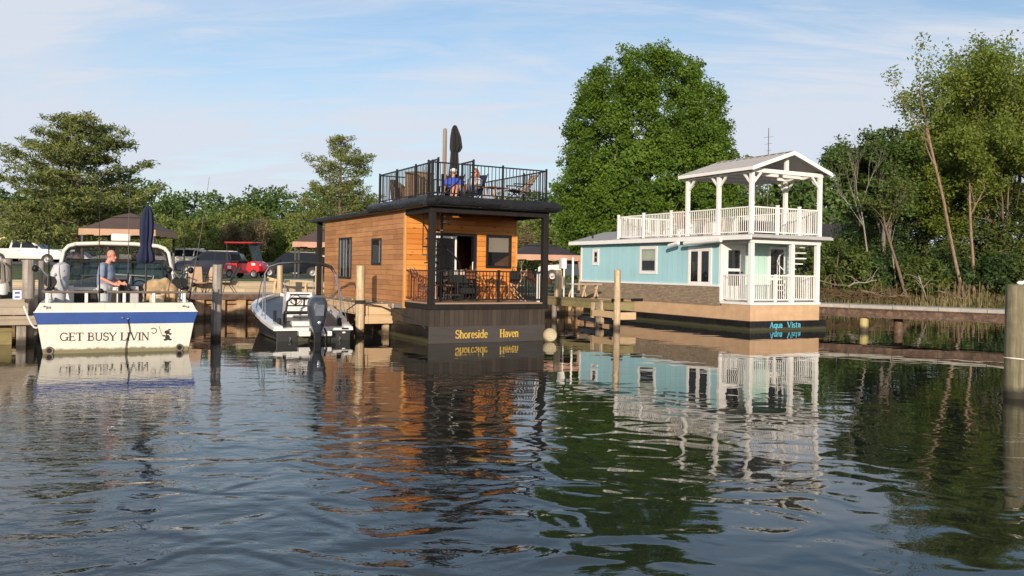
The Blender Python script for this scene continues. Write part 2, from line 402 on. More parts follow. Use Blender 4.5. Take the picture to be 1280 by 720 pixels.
cam = bpy.data.cameras.new('camera'); co = bpy.data.objects.new('camera', cam); COL.objects.link(co)
cam.sensor_width = 36; cam.lens = F * 36 / 1280; cam.shift_y = -(360 - HOR) / 1280; cam.clip_end = 3000; cam.clip_start = 0.1
co.matrix_world = Matrix.Translation((0, 0, H0)) @ Matrix.Rotation(PI / 2, 4, 'X') @ Matrix.Rotation(ROLL, 4, 'Z')
scn.camera = co
scn.view_settings.view_transform = 'Standard'; scn.view_settings.look = 'None'; scn.view_settings.gamma = 1.0
scn.view_settings.exposure = 0.90
scn.cycles.use_denoising = True
scn.cycles.max_bounces = 8; scn.cycles.transparent_max_bounces = 12
scn.cycles.caustics_reflective = False; scn.cycles.caustics_refractive = False

# ------------------------------------------------------------------ water
m, nt, b = newmat('lake_water'); M['water'] = m
b.inputs['Base Color'].default_value = (0.013, 0.017, 0.013, 1); b.inputs['Roughness'].default_value = 0.015
b.inputs['IOR'].default_value = 1.37; b.inputs['Specular IOR Level'].default_value = 0.62
tc = N(nt, 'ShaderNodeTexCoord'); sp = N(nt, 'ShaderNodeSeparateXYZ'); nt.links.new(tc.outputs['Object'], sp.inputs[0])
ox, oy = sp.outputs[0], sp.outputs[1]
def wmap(scale, rot=0.0, off=(0, 0, 0)):
    mp = N(nt, 'ShaderNodeMapping'); mp.inputs['Scale'].default_value = scale; mp.inputs['Rotation'].default_value = (0, 0, rot); mp.inputs['Location'].default_value = off
    nt.links.new(tc.outputs['Object'], mp.inputs[0]); return mp.outputs[0]
far = ramp_n(nt, math_n(nt, 'DIVIDE', oy, 40.0), [(0.20, 1.0), (0.29, 0.50), (0.38, 0.15), (0.48, 0.06), (0.75, 0.05)])   # wake dies out towards the berths
left = ramp_n(nt, math_n(nt, 'ADD', math_n(nt, 'DIVIDE', ox, 20.0), 0.5), [(0.25, 1.0), (0.46, 0.7), (0.53, 0.08), (0.8, 0.05)])
patchy = ramp_n(nt, noise_n(nt, wmap((0.16, 0.22, 1)), 1.0, 3, 0.5), [(0.35, 0.25), (0.65, 1.0)])
swell = noise_n(nt, wmap((0.5, 0.8, 1), R(20)), 1.0, 2, 0.4, 0.3)
curl = noise_n(nt, wmap((1.45, 2.0, 1), R(30)), 1.0, 1, 0.4, 1.0)
mid = noise_n(nt, wmap((1.15, 1.5, 1), R(10)), 1.0, 1, 0.4, 0.8)
fine = noise_n(nt, wmap((5.0, 8.0, 1), R(-8)), 1.0, 3, 0.55, 0.6)
near = ramp_n(nt, math_n(nt, 'DIVIDE', oy, 40.0), [(0.22, 1.0), (0.33, 0.28), (0.45, 0.06)])
centre = ramp_n(nt, math_n(nt, 'ADD', math_n(nt, 'DIVIDE', ox, 20.0), 0.5), [(0.24, 0.20), (0.41, 1.0), (0.51, 0.95), (0.57, 0.22), (0.64, 0.10)])
fc = math_n(nt, 'MULTIPLY', far, centre)
h = math_n(nt, 'MULTIPLY', math_n(nt, 'MULTIPLY', swell, math_n(nt, 'MAXIMUM', fc, 0.18)), 0.030)
h = math_n(nt, 'ADD', h, math_n(nt, 'MULTIPLY', math_n(nt, 'MULTIPLY', curl, math_n(nt, 'MAXIMUM', fc, math_n(nt, 'MULTIPLY', far, 0.30))), 0.042))
h = math_n(nt, 'ADD', h, math_n(nt, 'MULTIPLY', math_n(nt, 'MULTIPLY', mid, math_n(nt, 'MAXIMUM', fc, 0.17)), 0.018))
h = math_n(nt, 'ADD', h, math_n(nt, 'MULTIPLY', math_n(nt, 'MULTIPLY', fine, math_n(nt, 'MULTIPLY', math_n(nt, 'MULTIPLY', left, near), patchy)), 0.0125))
h = math_n(nt, 'ADD', h, math_n(nt, 'MULTIPLY', noise_n(nt, wmap((1.2, 3.0, 1)), 1.0, 1, 0.5), 0.0003))
bn = N(nt, 'ShaderNodeBump'); bn.inputs['Strength'].default_value = 1.0; bn.inputs['Distance'].default_value = 1.0
nt.links.new(h, bn.inputs['Height']); nt.links.new(bn.outputs[0], b.inputs['Normal'])
mb = MB(); mb.add([(-300, -60, 0), (300, -60, 0), (300, 120, 0), (-300, 120, 0)], [(0, 1, 2, 3)])
structure(mb.build('water', M['water']))

# ------------------------------------------------------------------ shore
YAW = R(29.0)
bdir = Vector((math.cos(YAW), math.sin(YAW), 0)); adir = Vector((-math.sin(YAW), math.cos(YAW), 0))
W0 = Vector((-10.3, 30.1, 0))
def wall_pt(s, d=0.0, z=0.0):
    p = W0 + bdir * s + adir * d; return Vector((p.x, p.y, z))
S_END = 17.5
shore = [wall_pt(-90), wall_pt(-40), wall_pt(-10), wall_pt(0), wall_pt(10), wall_pt(S_END), Vector((9.8, 43.2, 0)), Vector((15, 45.6, 0)), Vector((22, 46.2, 0)), Vector((34, 44.5, 0)), Vector((60, 38, 0)), Vector((140, 14, 0))]
pts = []
for p, q in zip(shore[:-1], shore[1:]):
    n = max(1, int((q - p).length / 1.5)); pts += [p.lerp(q, i / n) for i in range(n)]
pts.append(shore[-1])
tan = [(pts[min(i + 1, len(pts) - 1)] - pts[max(i - 1, 0)]).normalized() for i in range(len(pts))]
for _ in range(25):
    tan = [(tan[max(i - 1, 0)] + tan[i] + tan[min(i + 1, len(tan) - 1)]).normalized() for i in range(len(tan))]
nor = [Vector((-t.y, t.x, 0)) for t in tan]
def sst(a, b_, x):
    t = min(1, max(0, (x - a) / (b_ - a))); return t * t * (3 - 2 * t)
def lawn_z(x, y):
    z = 1.28 - 0.36 * sst(-6, 0, x)
    z += 0.62 * sst(-20, -36, x) * sst(40, 62, y)
    z -= 0.16 * sst(46, 62, y) * (1 - sst(-18, -30, x)) * (1 - sst(-4, 0, x))
    z += 0.5 * sst(9, 25, x) * sst(46, 60, y)
    return z
rows = [0, .6, 1.2, 1.9, 2.62, 2.66, 3.4, 4.5, 6, 8, 10.5, 13.5, 17, 21, 26, 32, 40, 52, 70, 100, 160, 300, 700, 1500]
rng = random.Random(3)
vs, fs = [], []
for i, (p, n) in enumerate(zip(pts, nor)):
    s = (p - W0).dot(bdir)
    wl = 1.0 - sst(S_END + 0.2, S_END + 3.5, s) if i > 0 else 1.0
    for d in rows:
        q = p + n * d
        zl = lawn_z(q.x, q.y) if d > 2.64 else 0.55
        zb = min(-0.35 + 0.3 * d, 1.0 + 0.1 * math.sin(q.x * 1.3) * math.sin(q.y)) if d < 8 else lawn_z(q.x, q.y) + 0.05 * math.sin(q.x * 1.3)
        zz_ = wl * zl + (1 - wl) * zb
        if d > 80: zz_ = 1.3
        vs.append((q.x, q.y, zz_))
nr = len(rows)
for i in range(len(pts) - 1):
    for j in range(nr - 1):
        fs.append((i * nr + j, (i + 1) * nr + j, (i + 1) * nr + j + 1, i * nr + j + 1))
m, nt, b = newmat('lawn_grass'); v = obj_vec(nt)
f = noise_n(nt, v, 0.6, 6, 0.6); g = noise_n(nt, v, 14, 5, 0.7)
c = mix_n(nt, ramp_n(nt, f, [(0.35, 0.0), (0.7, 1.0)]), (0.075, 0.115, 0.022), (0.15, 0.165, 0.045))
c = mix_n(nt, ramp_n(nt, g, [(0.35, 0.0), (0.7, 0.7)]), c, (0.05, 0.075, 0.018))
nt.links.new(c, b.inputs['Base Color']); b.inputs['Roughness'].default_value = 0.9; bump_n(nt, g, 1.0, 0.08, b)
M['lawn'] = m
mb = MB(); mb.add(vs, fs); structure(mb.build('lawn', M['lawn'], smooth=True))

# concrete walkway behind the wall, parking lot
mb = MB(); p0, p1 = wall_pt(-60), wall_pt(S_END - 0.3)
def slab(s0, s1, d0, d1, z0, z1, mb, mi=0):
    q = [wall_pt(s0, d0, z0), wall_pt(s1, d0, z0), wall_pt(s1, d1, z0), wall_pt(s0, d1, z0)]
    mb.prism(q, (0, 0, z1 - z0), mi)
slab(-60, S_END + 0.3, 0.25, 2.62, 0.5, 0.88, mb)
structure(mb.build('walkway', M['concrete'], bevel=0.015))
# asphalt lot strip follows the lawn
M['asphalt'] = mat('asphalt', (0.10, 0.095, 0.09), 0.9, var=0.15, vs=1.0, bump=0.01, bs_=25)
vs, fs = [], []
K = 60
for i in range(K + 1):
    s = -75 + i * (75 + 28) / K
    for d in (33, 36, 40, 46, 50):
        q = wall_pt(s, d); 
        if s > S_END: q = wall_pt(s, d)
        vs.append((q.x, q.y, lawn_z(q.x, q.y) + 0.03))
for i in range(K):
    for j in range(4): fs.append((i * 5 + j, (i + 1) * 5 + j, (i + 1) * 5 + j + 1, i * 5 + j + 1))
mb = MB(); mb.add(vs, fs); structure(mb.build('parking_lot', M['asphalt'], smooth=True))

# sheet-pile sea wall
m, nt, b = newmat('sheet_pile'); ge = N(nt, 'ShaderNodeNewGeometry'); sp = N(nt, 'ShaderNodeSeparateXYZ'); nt.links.new(ge.outputs['Position'], sp.inputs[0])
v = obj_vec(nt, (1.6, 1.6, 0.35)); f = noise_n(nt, v, 2.0, 6, 0.7); v2 = obj_vec(nt); f2 = noise_n(nt, v2, 4, 5, 0.6)
c = mix_n(nt, ramp_n(nt, f, [(0.36, 0.0), (0.62, 1.0)]), (0.20, 0.10, 0.05), (0.52, 0.36, 0.21))
c = mix_n(nt, ramp_n(nt, f2, [(0.5, 0.0), (0.75, 0.6)]), c, (0.16, 0.07, 0.03))
z = math_n(nt, 'ADD', sp.outputs[2], math_n(nt, 'MULTIPLY', f2, -0.15))
c = mix_n(nt, ramp_n(nt, z, [(0.04, 0.0), (0.16, 1.0)]), (0.09, 0.06, 0.035), c)
nt.links.new(c, b.inputs['Base Color']); b.inputs['Roughness'].default_value = 0.85; bump_n(nt, f, 1.0, 0.01, b)
M['sheet'] = m
t = thing('sea_wall', 'rusty tan sheet pile sea wall along the shore behind the boats', 'sea wall', wall_pt(0), YAW)
mb = MB(); prof = []; s = -60.0; k = 0
seq = [(0.0, 0.0), (0.28, 0.0), (0.36, 0.16), (0.64, 0.16), (0.72, 0.0)]
while s < S_END:
    for (ds, d) in seq[:-1]: prof.append((s + ds, d))
    s += 0.72
n = len(prof)
vv = [(x, d, -1.2) for x, d in prof] + [(x, d, 0.72) for x, d in prof]
mb.add(vv, [(i, i + 1, n + i + 1, n + i) for i in range(n - 1)])
mb.build('sheet_piling', M['sheet'], t)
mb = MB(); mb.box(-60, S_END + 0.2, -0.05, 0.24, 0.70, 0.89); mb.build('cap_beam', M['rust'], t, bevel=0.01)
t2 = thing('retaining_wall', 'low pale timber retaining wall at the lawn edge below the red golf cart', 'retaining wall', wall_pt(0, 2.62), YAW)
mb = MB()
for i in range(12):
    mb.box(-16 + i * 2.0, -14.01 + i * 2.0, 0.0, 0.16, 0.88, 1.10 + 0.0); mb.box(-17 + i * 2.0, -15.01 + i * 2.0, 0.012, 0.16, 1.104, 1.31)
M['timber_wall'] = boards('timber_wall', (0.42, 0.34, 0.23), (0.50, 0.41, 0.28), 0.21, 2.0, 0.006, grain=0.5, rough=0.85)
mb.build('timber', M['timber_wall'], t2, bevel=0.01)

# ------------------------------------------------------------------ leaves
def leaf_obj(name, pts, size, material, parent, rng, aspect=0.55, sunny=0.5, cen=None):
    n = len(pts)
    a = rng.normal(size=(n, 3)); a[:, 2] *= 0.8
    a /= np.linalg.norm(a, axis=1)[:, None]
    nrm = rng.normal(size=(n, 3))
    if cen is not None:
        o = pts - cen; o /= (np.linalg.norm(o, axis=1)[:, None] + 1e-6); nrm = nrm * (1 - sunny) + o * sunny * 1.6
    nrm[:, 2] += 0.35
    b_ = np.cross(nrm, a); b_ /= (np.linalg.norm(b_, axis=1)[:, None] + 1e-6)
    s = size * rng.uniform(0.6, 1.35, n)[:, None]
    a = a * s * 0.5; b_ = b_ * s * 0.5 * aspect
    V = np.stack([pts - a, pts - a * 0.1 + b_, pts + a, pts - a * 0.1 - b_], 1).reshape(-1, 3).astype(np.float32)
    me = bpy.data.meshes.new(name)
    me.vertices.add(4 * n); me.vertices.foreach_set('co', V.ravel())
    me.loops.add(4 * n); me.loops.foreach_set('vertex_index', np.arange(4 * n, dtype=np.int32))
    me.polygons.add(n); me.polygons.foreach_set('loop_start', np.arange(0, 4 * n, 4, dtype=np.int32)); me.polygons.foreach_set('loop_total', np.full(n, 4, np.int32))
    me.materials.append(material); me.update(calc_edges=True); me.validate()
    o = bpy.data.objects.new(name, me); COL.objects.link(o)
    if parent is not None: o.parent = parent
    return o
def clump_pts(cent, rad, n, rng, flat=1.0):
    k = len(cent); rad = np.broadcast_to(np.asarray(rad, float), (k,))
    d = rng.normal(size=(k, n, 3)); d /= np.linalg.norm(d, axis=2)[..., None]; d *= rng.uniform(0, 1, (k, n, 1)) ** 0.5
    d[..., 2] *= flat
    return (cent[:, None, :] + d * rad[:, None, None]).reshape(-1, 3)

L_maple = leaf_m('maple_leaf', (0.098, 0.182, 0.018), (0.180, 0.285, 0.034), 0.38)
L_pine = leaf_m('pine_needles', (0.121, 0.159, 0.044), (0.255, 0.261, 0.066), 0.15)
L_dark = leaf_m('dark_leaf', (0.044, 0.084, 0.024), (0.083, 0.138, 0.037), 0.25)
L_yell = leaf_m('locust_leaf', (0.140, 0.205, 0.032), (0.280, 0.315, 0.054), 0.4)
L_far = leaf_m('far_leaf', (0.087, 0.156, 0.039), (0.156, 0.215, 0.051), 0.25)
L_lite = leaf_m('pale_leaf', (0.17, 0.215, 0.05), (0.27, 0.30, 0.075), 0.35)
L_oak = leaf_m('oak_leaf', (0.070, 0.125, 0.028), (0.130, 0.195, 0.044), 0.3)
L_cedar = leaf_m('cedar_leaf', (0.085, 0.125, 0.026), (0.155, 0.185, 0.038), 0.25)
L_brown = leaf_m('bud_twigs', (0.169, 0.130, 0.072), (0.247, 0.195, 0.104), 0.2)
B_grey = bark_m('grey_bark', (0.10, 0.085, 0.07), (0.20, 0.175, 0.15))
B_brown = bark_m('brown_bark', (0.10, 0.07, 0.05), (0.20, 0.14, 0.10))
B_pink = bark_m('peeled_bark', (0.12, 0.075, 0.05), (0.34, 0.235, 0.165), 6.0)
B_pale = bark_m('dead_bark', (0.17, 0.15, 0.125), (0.34, 0.30, 0.25))

# ------------------------------------------------------------------ big round maple
def env_tree(name, label, cat, loc, prof, W, Z, seed, leafm, barkm, nclump, per, crad, lsize, group=None, trunk_r=0.3, lobes=0.13, zmin=0.0, aspect=0.6, stems=6, boughs=0):
    """crown that fills an outline: prof = [(height fraction, radius fraction)]"""
    r_ = np.random.default_rng(seed); t = thing(name, label, cat, loc, 0, group)
    hs_ = np.array([p[0] for p in prof]); rs_ = np.array([p[1] for p in prof])
    ph = r_.uniform(0, 2 * PI, 6)
    h = r_.uniform(0, 1, nclump * 3); rr = np.interp(h, hs_, rs_)
    keep = r_.uniform(0, 1, len(h)) < (rr / rs_.max()) ** 1.1; h = h[keep][:nclump]; rr = rr[keep][:nclump]
    n = len(h); th = r_.uniform(0, 2 * PI, n)
    lob = 1 + lobes * (np.sin(3 * th + 7 * h + ph[0]) * 0.6 + np.sin(5 * th - 11 * h + ph[1]) * 0.5 + np.sin(9 * th + 17 * h + ph[2]) * 0.4)
    rad = rr * lob * r_.uniform(0.12, 1.0, n) ** 0.42 * W
    c = np.stack([rad * np.cos(th), rad * np.sin(th), zmin + h * Z], 1)
    if boughs:      # gather the leaf sprays round separate boughs so that shaded gaps stay between them
        hb_ = r_.uniform(.03, .98, boughs * 3); rb = np.interp(hb_, hs_, rs_); kp = r_.uniform(0, 1, len(hb_)) < rb / rs_.max(); hb_ = hb_[kp][:boughs]; rb = rb[kp][:boughs]
        tb = r_.uniform(0, 2 * PI, len(hb_)); kk = r_.uniform(.84, 1.0, len(hb_))
        B_ = np.stack([rb * kk * W * np.cos(tb), rb * kk * W * np.sin(tb), zmin + hb_ * Z], 1)
        pick = r_.integers(0, len(B_), int(n * .64)); out = B_[pick] - np.array([0, 0, zmin + Z * .25]); out /= np.linalg.norm(out, axis=1)[:, None]
        off = r_.normal(size=(len(pick), 3)) * .40 + out * r_.normal(size=(len(pick), 1)) * .45
        size_ = r_.uniform(.7, 1.35, len(B_))[pick][:, None]
        c = np.concatenate([B_[pick] + off * size_, c[: n - len(pick)] * np.array([.97, .97, .98]) + np.array([0, 0, zmin * .02])])
        hh_ = (c[:, 2] - zmin) / Z; ok = (hh_ < 1.0) & (np.hypot(c[:, 0], c[:, 1]) < np.interp(np.clip(hh_, 0, 1), hs_, rs_) * W * 1.0 + .1)
        c = c[ok]; n = len(c)
    pts_ = clump_pts(c, crad * r_.uniform(0.6, 1.3, n), per, r_, 0.9)
    leaf_obj('crown', pts_, lsize, leafm, t, r_, aspect, 0.45, np.array([0, 0, zmin + Z * 0.4]))
    mb = MB(); q = random.Random(seed)
    mb.tube([(0, 0, -0.3), (0.05, 0, zmin * 0.6 + 0.3), (0.0, 0.05, zmin + Z * 0.35), (0.1, 0, zmin + Z * 0.8)], [trunk_r * 1.25, trunk_r, trunk_r * 0.7, 0.03], 10)
    for i in range(stems * 3):
        a = q.uniform(0, 2 * PI); z0 = zmin + Z * q.uniform(0.02, 0.5); hh = q.uniform(0.15, 0.4); k = float(np.interp(min(1, (z0 - zmin) / Z + hh * 0.6), hs_, rs_)) * W * 0.85
        mb.tube([(0, 0, z0), (math.cos(a) * k * 0.45, math.sin(a) * k * 0.45, z0 + hh * Z * 0.35), (math.cos(a) * k, math.sin(a) * k, z0 + hh * Z)], [trunk_r * 0.4, trunk_r * 0.22, 0.02], 6)
    mb.build('trunk', barkm, t, smooth=True)
    return t
MY = 50.0
mp = P(806, 337, MY)
env_tree('maple_tree', 'big round bright green maple tree behind the turquoise houseboat', 'tree', (mp.x, MY, 0.9),
         [(0, .55), (.06, .82), (.18, .98), (.34, 1.0), (.5, .97), (.62, .9), (.74, .82), (.84, .72), (.92, .60), (.97, .46), (1.0, .28)], 5.35, 13.2, 11, L_maple, B_grey, 2700, 90, 0.48, 0.165, trunk_r=0.42, zmin=1.2, lobes=0.07, boughs=260)

# ------------------------------------------------------------------ pines
def pine(name, label, loc, Hh, W, seed, prof, first=0.12, nwh=13, per=26, lsz=0.32, group=None):
    q = random.Random(seed); r_ = np.random.default_rng(seed); t = thing(name, label, 'tree', loc, 0, group)
    mb = MB(); tips = []
    mb.tube([(0, 0, -0.2), (0.08, 0.02, Hh * 0.3), (-0.06, 0.0, Hh * 0.65), (0.02, 0, Hh * 0.98)], [0.26, 0.2, 0.12, 0.02], 9)
    nb_ = nwh * 4
    for i in range(nb_):
        f_ = first + (0.985 - first) * (max(0.0, i + q.uniform(-.8, .8)) / (nb_ - 1)) ** .92; f_ = min(.985, max(first, f_)); z = f_ * Hh
        Rm = float(np.interp(f_, [p[0] for p in prof], [p[1] for p in prof])) * W
        a = i * 2.4 + q.uniform(-.5, .5); L = Rm * (q.uniform(0.55, 1.05) if q.random() < .75 else q.uniform(.25, .6)); rise = L * q.uniform(0.02, 0.5)
        dx, dy = math.cos(a), math.sin(a); p0 = Vector((0, 0, z)); p1 = Vector((dx * L * .55, dy * L * .55, z + rise * .25)); p2 = Vector((dx * L, dy * L, z + rise))
        mb.tube([p0, p1, p2], [0.055 * (1.25 - f_), 0.035, 0.012], 5)
        m_ = max(2, int(L * 1.9))
        for s in range(m_):
            u = 0.42 + 0.62 * (s + q.random()) / m_
            p = p0.lerp(p1, u / .55) if u < .55 else p1.lerp(p2, (u - .55) / .45)
            for side in (-1, 0, 1):
                if q.random() < .25: continue
                off = side * L * 0.22 * (1.15 - abs(u - .7)) * q.uniform(.5, 1.3)
                tips.append((p.x - dy * off, p.y + dx * off, p.z + q.uniform(-.02, .28)))
    mb.build('trunk', B_brown, t, smooth=True)
    leaf_obj('crown', clump_pts(np.array(tips), 0.30 * W / 5 + 0.16, per, r_, 0.55), lsz, L_pine, t, r_, 0.24, 0.2, np.array([0, 0, Hh * .3]))
    return t
g = P(97, 337, 56)
pine('pine_tree', 'broad layered pine tree at the far left behind the brown gazebo', (g.x, 56, 1.4), 10.0, 5.7, 5, [(.1, .95), (.3, 1.0), (.5, .9), (.66, .72), (.8, .58), (.92, .42), (1, .12)], nwh=26, per=30)
g = P(424, 337, 60)
pine('pine_tree', 'slim open pine tree rising behind the left end of the cedar houseboat', (g.x, 60, 1.1), 10.0, 4.4, 9, [(.1, .9), (.3, 1.0), (.5, .9), (.7, .72), (.85, .5), (1, .12)], nwh=21, per=26, lsz=0.26)

# ------------------------------------------------------------------ branching trees of the right bank
def grow(q, mb, tips, p, d, L, r, depth, spread=0.6, upb=0.25, tipsat=1, nseg=3, kids=3):
    pts_ = [p]; rr = [r]; cur = p.copy(); dd = d.copy()
    for i in range(nseg):
        dd = (dd + Vector((q.uniform(-1, 1), q.uniform(-1, 1), q.uniform(-.6, 1))) * 0.13).normalized()
        cur = cur + dd * (L / nseg); pts_.append(cur.copy()); rr.append(r * (1 - 0.55 * (i + 1) / nseg))
    mb.tube(pts_, rr, 7 if depth > 2 else 5)
    if depth <= tipsat:
        for u in range(1, len(pts_)): tips.append(tuple(pts_[u]))
    if depth == 0: return
    n = kids if depth > 1 else kids + 1
    for i in range(n):
        k = q.choice(range(1, len(pts_))) if i else len(pts_) - 1
        rd = Vector((q.uniform(-1, 1), q.uniform(-1, 1), q.uniform(-.5, .7))).normalized()
        nd = (dd * (1 - spread) + rd * spread + Vector((0, 0, upb))).normalized()
        grow(q, mb, tips, pts_[k], nd, L * q.uniform(.55, .8), rr[k] * .68, depth - 1, spread, upb, tipsat, nseg, kids)
def branch_tree(name, label, loc, Hh, seed, leafm, barkm, per=40, crad=0.6, lsz=0.2, r=0.18, lean=(0, 0), depth=4, spread=.6, upb=.2, kids=3, group=None, flat=0.75, trunkfrac=.42, aspect=.5, noleaf=False):
    q = random.Random(seed); r_ = np.random.default_rng(seed); t = thing(name, label, 'tree', loc, 0, group); mb = MB(); tips = []
    d = Vector((lean[0], lean[1], 1)).normalized()
    p = Vector((0, 0, -0.3)); tr = [p]; rr = [r]; dd = d.copy(); L = Hh * trunkfrac
    for i in range(5):
        dd = (dd + Vector((q.uniform(-1, 1), q.uniform(-1, 1), 0)) * 0.04).normalized(); p = p + dd * L / 5; tr.append(p.copy()); rr.append(r * (1 - .07 * (i + 1)))
    mb.tube(tr, rr, 9)
    for i in range(4):
        rd = Vector((q.uniform(-1, 1), q.uniform(-1, 1), q.uniform(0, .6))).normalized()
        nd = (dd * .55 + rd * .55 + Vector((0, 0, .2))).normalized() if i else dd
        grow(q, mb, tips, tr[-1 - (i % 2)], nd, Hh * q.uniform(.2, .26), rr[-1] * .75, depth - 1, spread, upb, 1, 3, kids)
    mb.build('trunk', barkm, t, smooth=True)
    if not noleaf:
        leaf_obj('crown', clump_pts(np.array(tips), crad, per, r_, flat), lsz, leafm, t, r_, aspect, .25, np.array([0, 0, Hh * .5]))
    return t
def bank_z(px, Y): return 1.0
GR = 'trees of the right bank'
def at(px, Y, z=1.0):
    g_ = P(px, 337, Y); return (g_.x, Y, z)
branch_tree('oak_tree', 'dark leaved tree with bare twigs at the left end of the right bank', at(1106, 52), 13.2, 21, L_oak, B_grey, 26, .55, .24, .2, (0, 0), 5, .6, .1, 3, GR, trunkfrac=.3)
branch_tree('locust_tree', 'lowest yellow green tree directly right of the dark leaved tree', at(1130, 54.5), 11.6, 35, L_yell, B_brown, 20, .62, .2, .16, (0.03, 0), 5, .6, .1, 3, GR, trunkfrac=.3)
branch_tree('locust_tree', 'shorter yellow green tree just left of the long leaning trunk', at(1152, 55), 12.6, 33, L_yell, B_brown, 21, .66, .22, .2, (0.02, 0), 5, .62, .12, 3, GR, trunkfrac=.3)
branch_tree('locust_tree', 'tall yellow green tree above the top of the long leaning trunk', at(1188, 56), 15.8, 22, L_yell, B_brown, 18, .70, .22, .2, (0.02, 0), 5, .62, .12, 3, GR, trunkfrac=.33)
branch_tree('locust_tree', 'tallest airy yellow green tree standing inland on the right bank', at(1236, 57), 20.2, 23, L_yell, B_brown, 18, .74, .22, .24, (-0.02, 0), 5, .6, .1, 3, GR, trunkfrac=.36)
branch_tree('locust_tree', 'yellow green tree cut by the right edge of the picture', at(1292, 53), 20.5, 24, L_yell, B_brown, 19, .74, .22, .22, (-0.06, 0), 5, .6, .08, 3, GR, trunkfrac=.32)
branch_tree('locust_tree', 'lower yellow green tree in front of the tallest airy one', at(1256, 51.5), 13.5, 34, L_yell, B_brown, 16, .66, .2, .16, (-0.04, 0), 5, .62, .08, 3, GR, trunkfrac=.3)
branch_tree('leaning_tree', 'leaning tree with a long bare pinkish trunk and sparse top', at(1206, 48.5), 10.6, 25, L_yell, B_pink, 12, .5, .2, .10, (-.235, 0), 3, .45, .3, 2, GR, trunkfrac=.92)
branch_tree('leaning_tree', 'straighter bare reddish trunk just right of the long leaning one', at(1218, 49.2), 7.6, 26, L_yell, B_pink, 14, .5, .2, .10, (-.06, 0), 4, .5, .25, 3, GR, trunkfrac=.8)
branch_tree('leaning_tree', 'slim brown trunk leaning left in front of dark cedars', at(1134, 48.5), 5.6, 27, L_cedar, B_brown, 8, .5, .2, .1, (-.34, 0), 4, .5, .2, 2, GR, trunkfrac=.75)
branch_tree('dead_tree', 'leafless pale dead tree left of the dark leaved tree', at(1091, 50.5), 10.6, 28, L_yell, B_pale, 0, .5, .2, .06, (-.12, 0), 4, .4, .45, 3, GR, trunkfrac=.5, noleaf=True)
branch_tree('dead_tree', 'small leafless pale tree beside the far brown house', at(1046, 58), 7.5, 29, L_yell, B_pale, 0, .5, .2, .08, (.03, 0), 4, .35, .5, 3, GR, trunkfrac=.35, noleaf=True)
branch_tree('dead_tree', 'bare pale twigs reaching out left of the leaning trunk', at(1122, 50.0), 8.0, 41, L_yell, B_pale, 0, .5, .2, .05, (-.1, 0), 4, .4, .45, 3, GR, trunkfrac=.5, noleaf=True)
cedar_prof = [(0, .9), (.15, 1), (.4, .85), (.65, .6), (.85, .35), (1, .08)]
cedars = [(1072, 54, 6.0, 2.4), (1096, 55.5, 8.2, 2.6), (1128, 55.5, 9.2, 2.8), (1158, 55, 8.2, 2.7), (1188, 54.5, 9.5, 2.9), (1226, 54, 8.6, 2.8), (1262, 52.5, 9.4, 3.0), (1296, 51, 8.5, 3.0), (1330, 50, 9, 3)]
cl_ = ['short dark cedar', 'dark cedar under the oak', 'dark cedar in the shade', 'broad green cedar', 'tall mossy cedar', 'mossy cedar behind the bare trunks', 'tall drooping cedar', 'cedar at the picture edge', 'cedar outside']
for i, (px, Y, hh, ww) in enumerate(cedars):
    hh *= .88
    env_tree('cedar_tree', ['short dark bushy evergreen at the left end of the cedar row', 'second dark evergreen from the left under the dark leaved tree', 'deep green evergreen behind the slim trunk leaning left', 'broad evergreen between the slim and the pinkish leaning trunks', 'mossy evergreen behind the foot of the leaning pinkish trunk', 'mossy evergreen just right of the bare reddish trunk', 'tall drooping evergreen left of the big piling', 'evergreen behind the top of the big piling', 'evergreen beyond the right edge of the bank'][i], 'tree', at(px, Y), cedar_prof, ww, hh, 60 + i, [L_dark, L_dark, L_dark, L_cedar, L_cedar, L_dark, L_cedar, L_cedar, L_cedar][i], B_brown, 230, 34, .5, .26, 'evergreens of the right bank', .14, .2, .3, .3, 3)
for i, (px, Y, hh, ww, lm) in enumerate([(1046, 49.5, 2.9, 2.0, L_cedar), (1076, 50.5, 2.4, 1.9, L_dark), (1008, 52, 3.2, 2.2, L_far), (1152, 49.5, 1.9, 1.6, L_cedar), (1252, 49, 2.2, 1.8, L_dark), (1180, 50.5, 2.4, 1.9, L_dark), (1278, 48.5, 2.0, 1.7, L_cedar), (1110, 51.5, 2.6, 2.0, L_dark)]):
    env_tree('shrub', ['bright green shrub right of the turquoise houseboat', 'dark shrub beside the leafless pale tree', 'green shrub half hidden behind the white spiral stair', 'low green shrub left of the leaning pinkish trunk', 'dark low shrub behind the cattails', 'dark shrub at the foot of the leaning pinkish trunk', 'mossy low shrub behind the big piling', 'dark shrub in the shade under the dark leaved tree'][i], 'shrub', at(px, Y), [(0, .9), (.3, 1), (.7, .8), (1, .3)], ww, hh, 90 + i, lm, B_brown, 150, 34, .38, .2, 'shrubs of the right bank', .06, .25, .1, .5, 2)
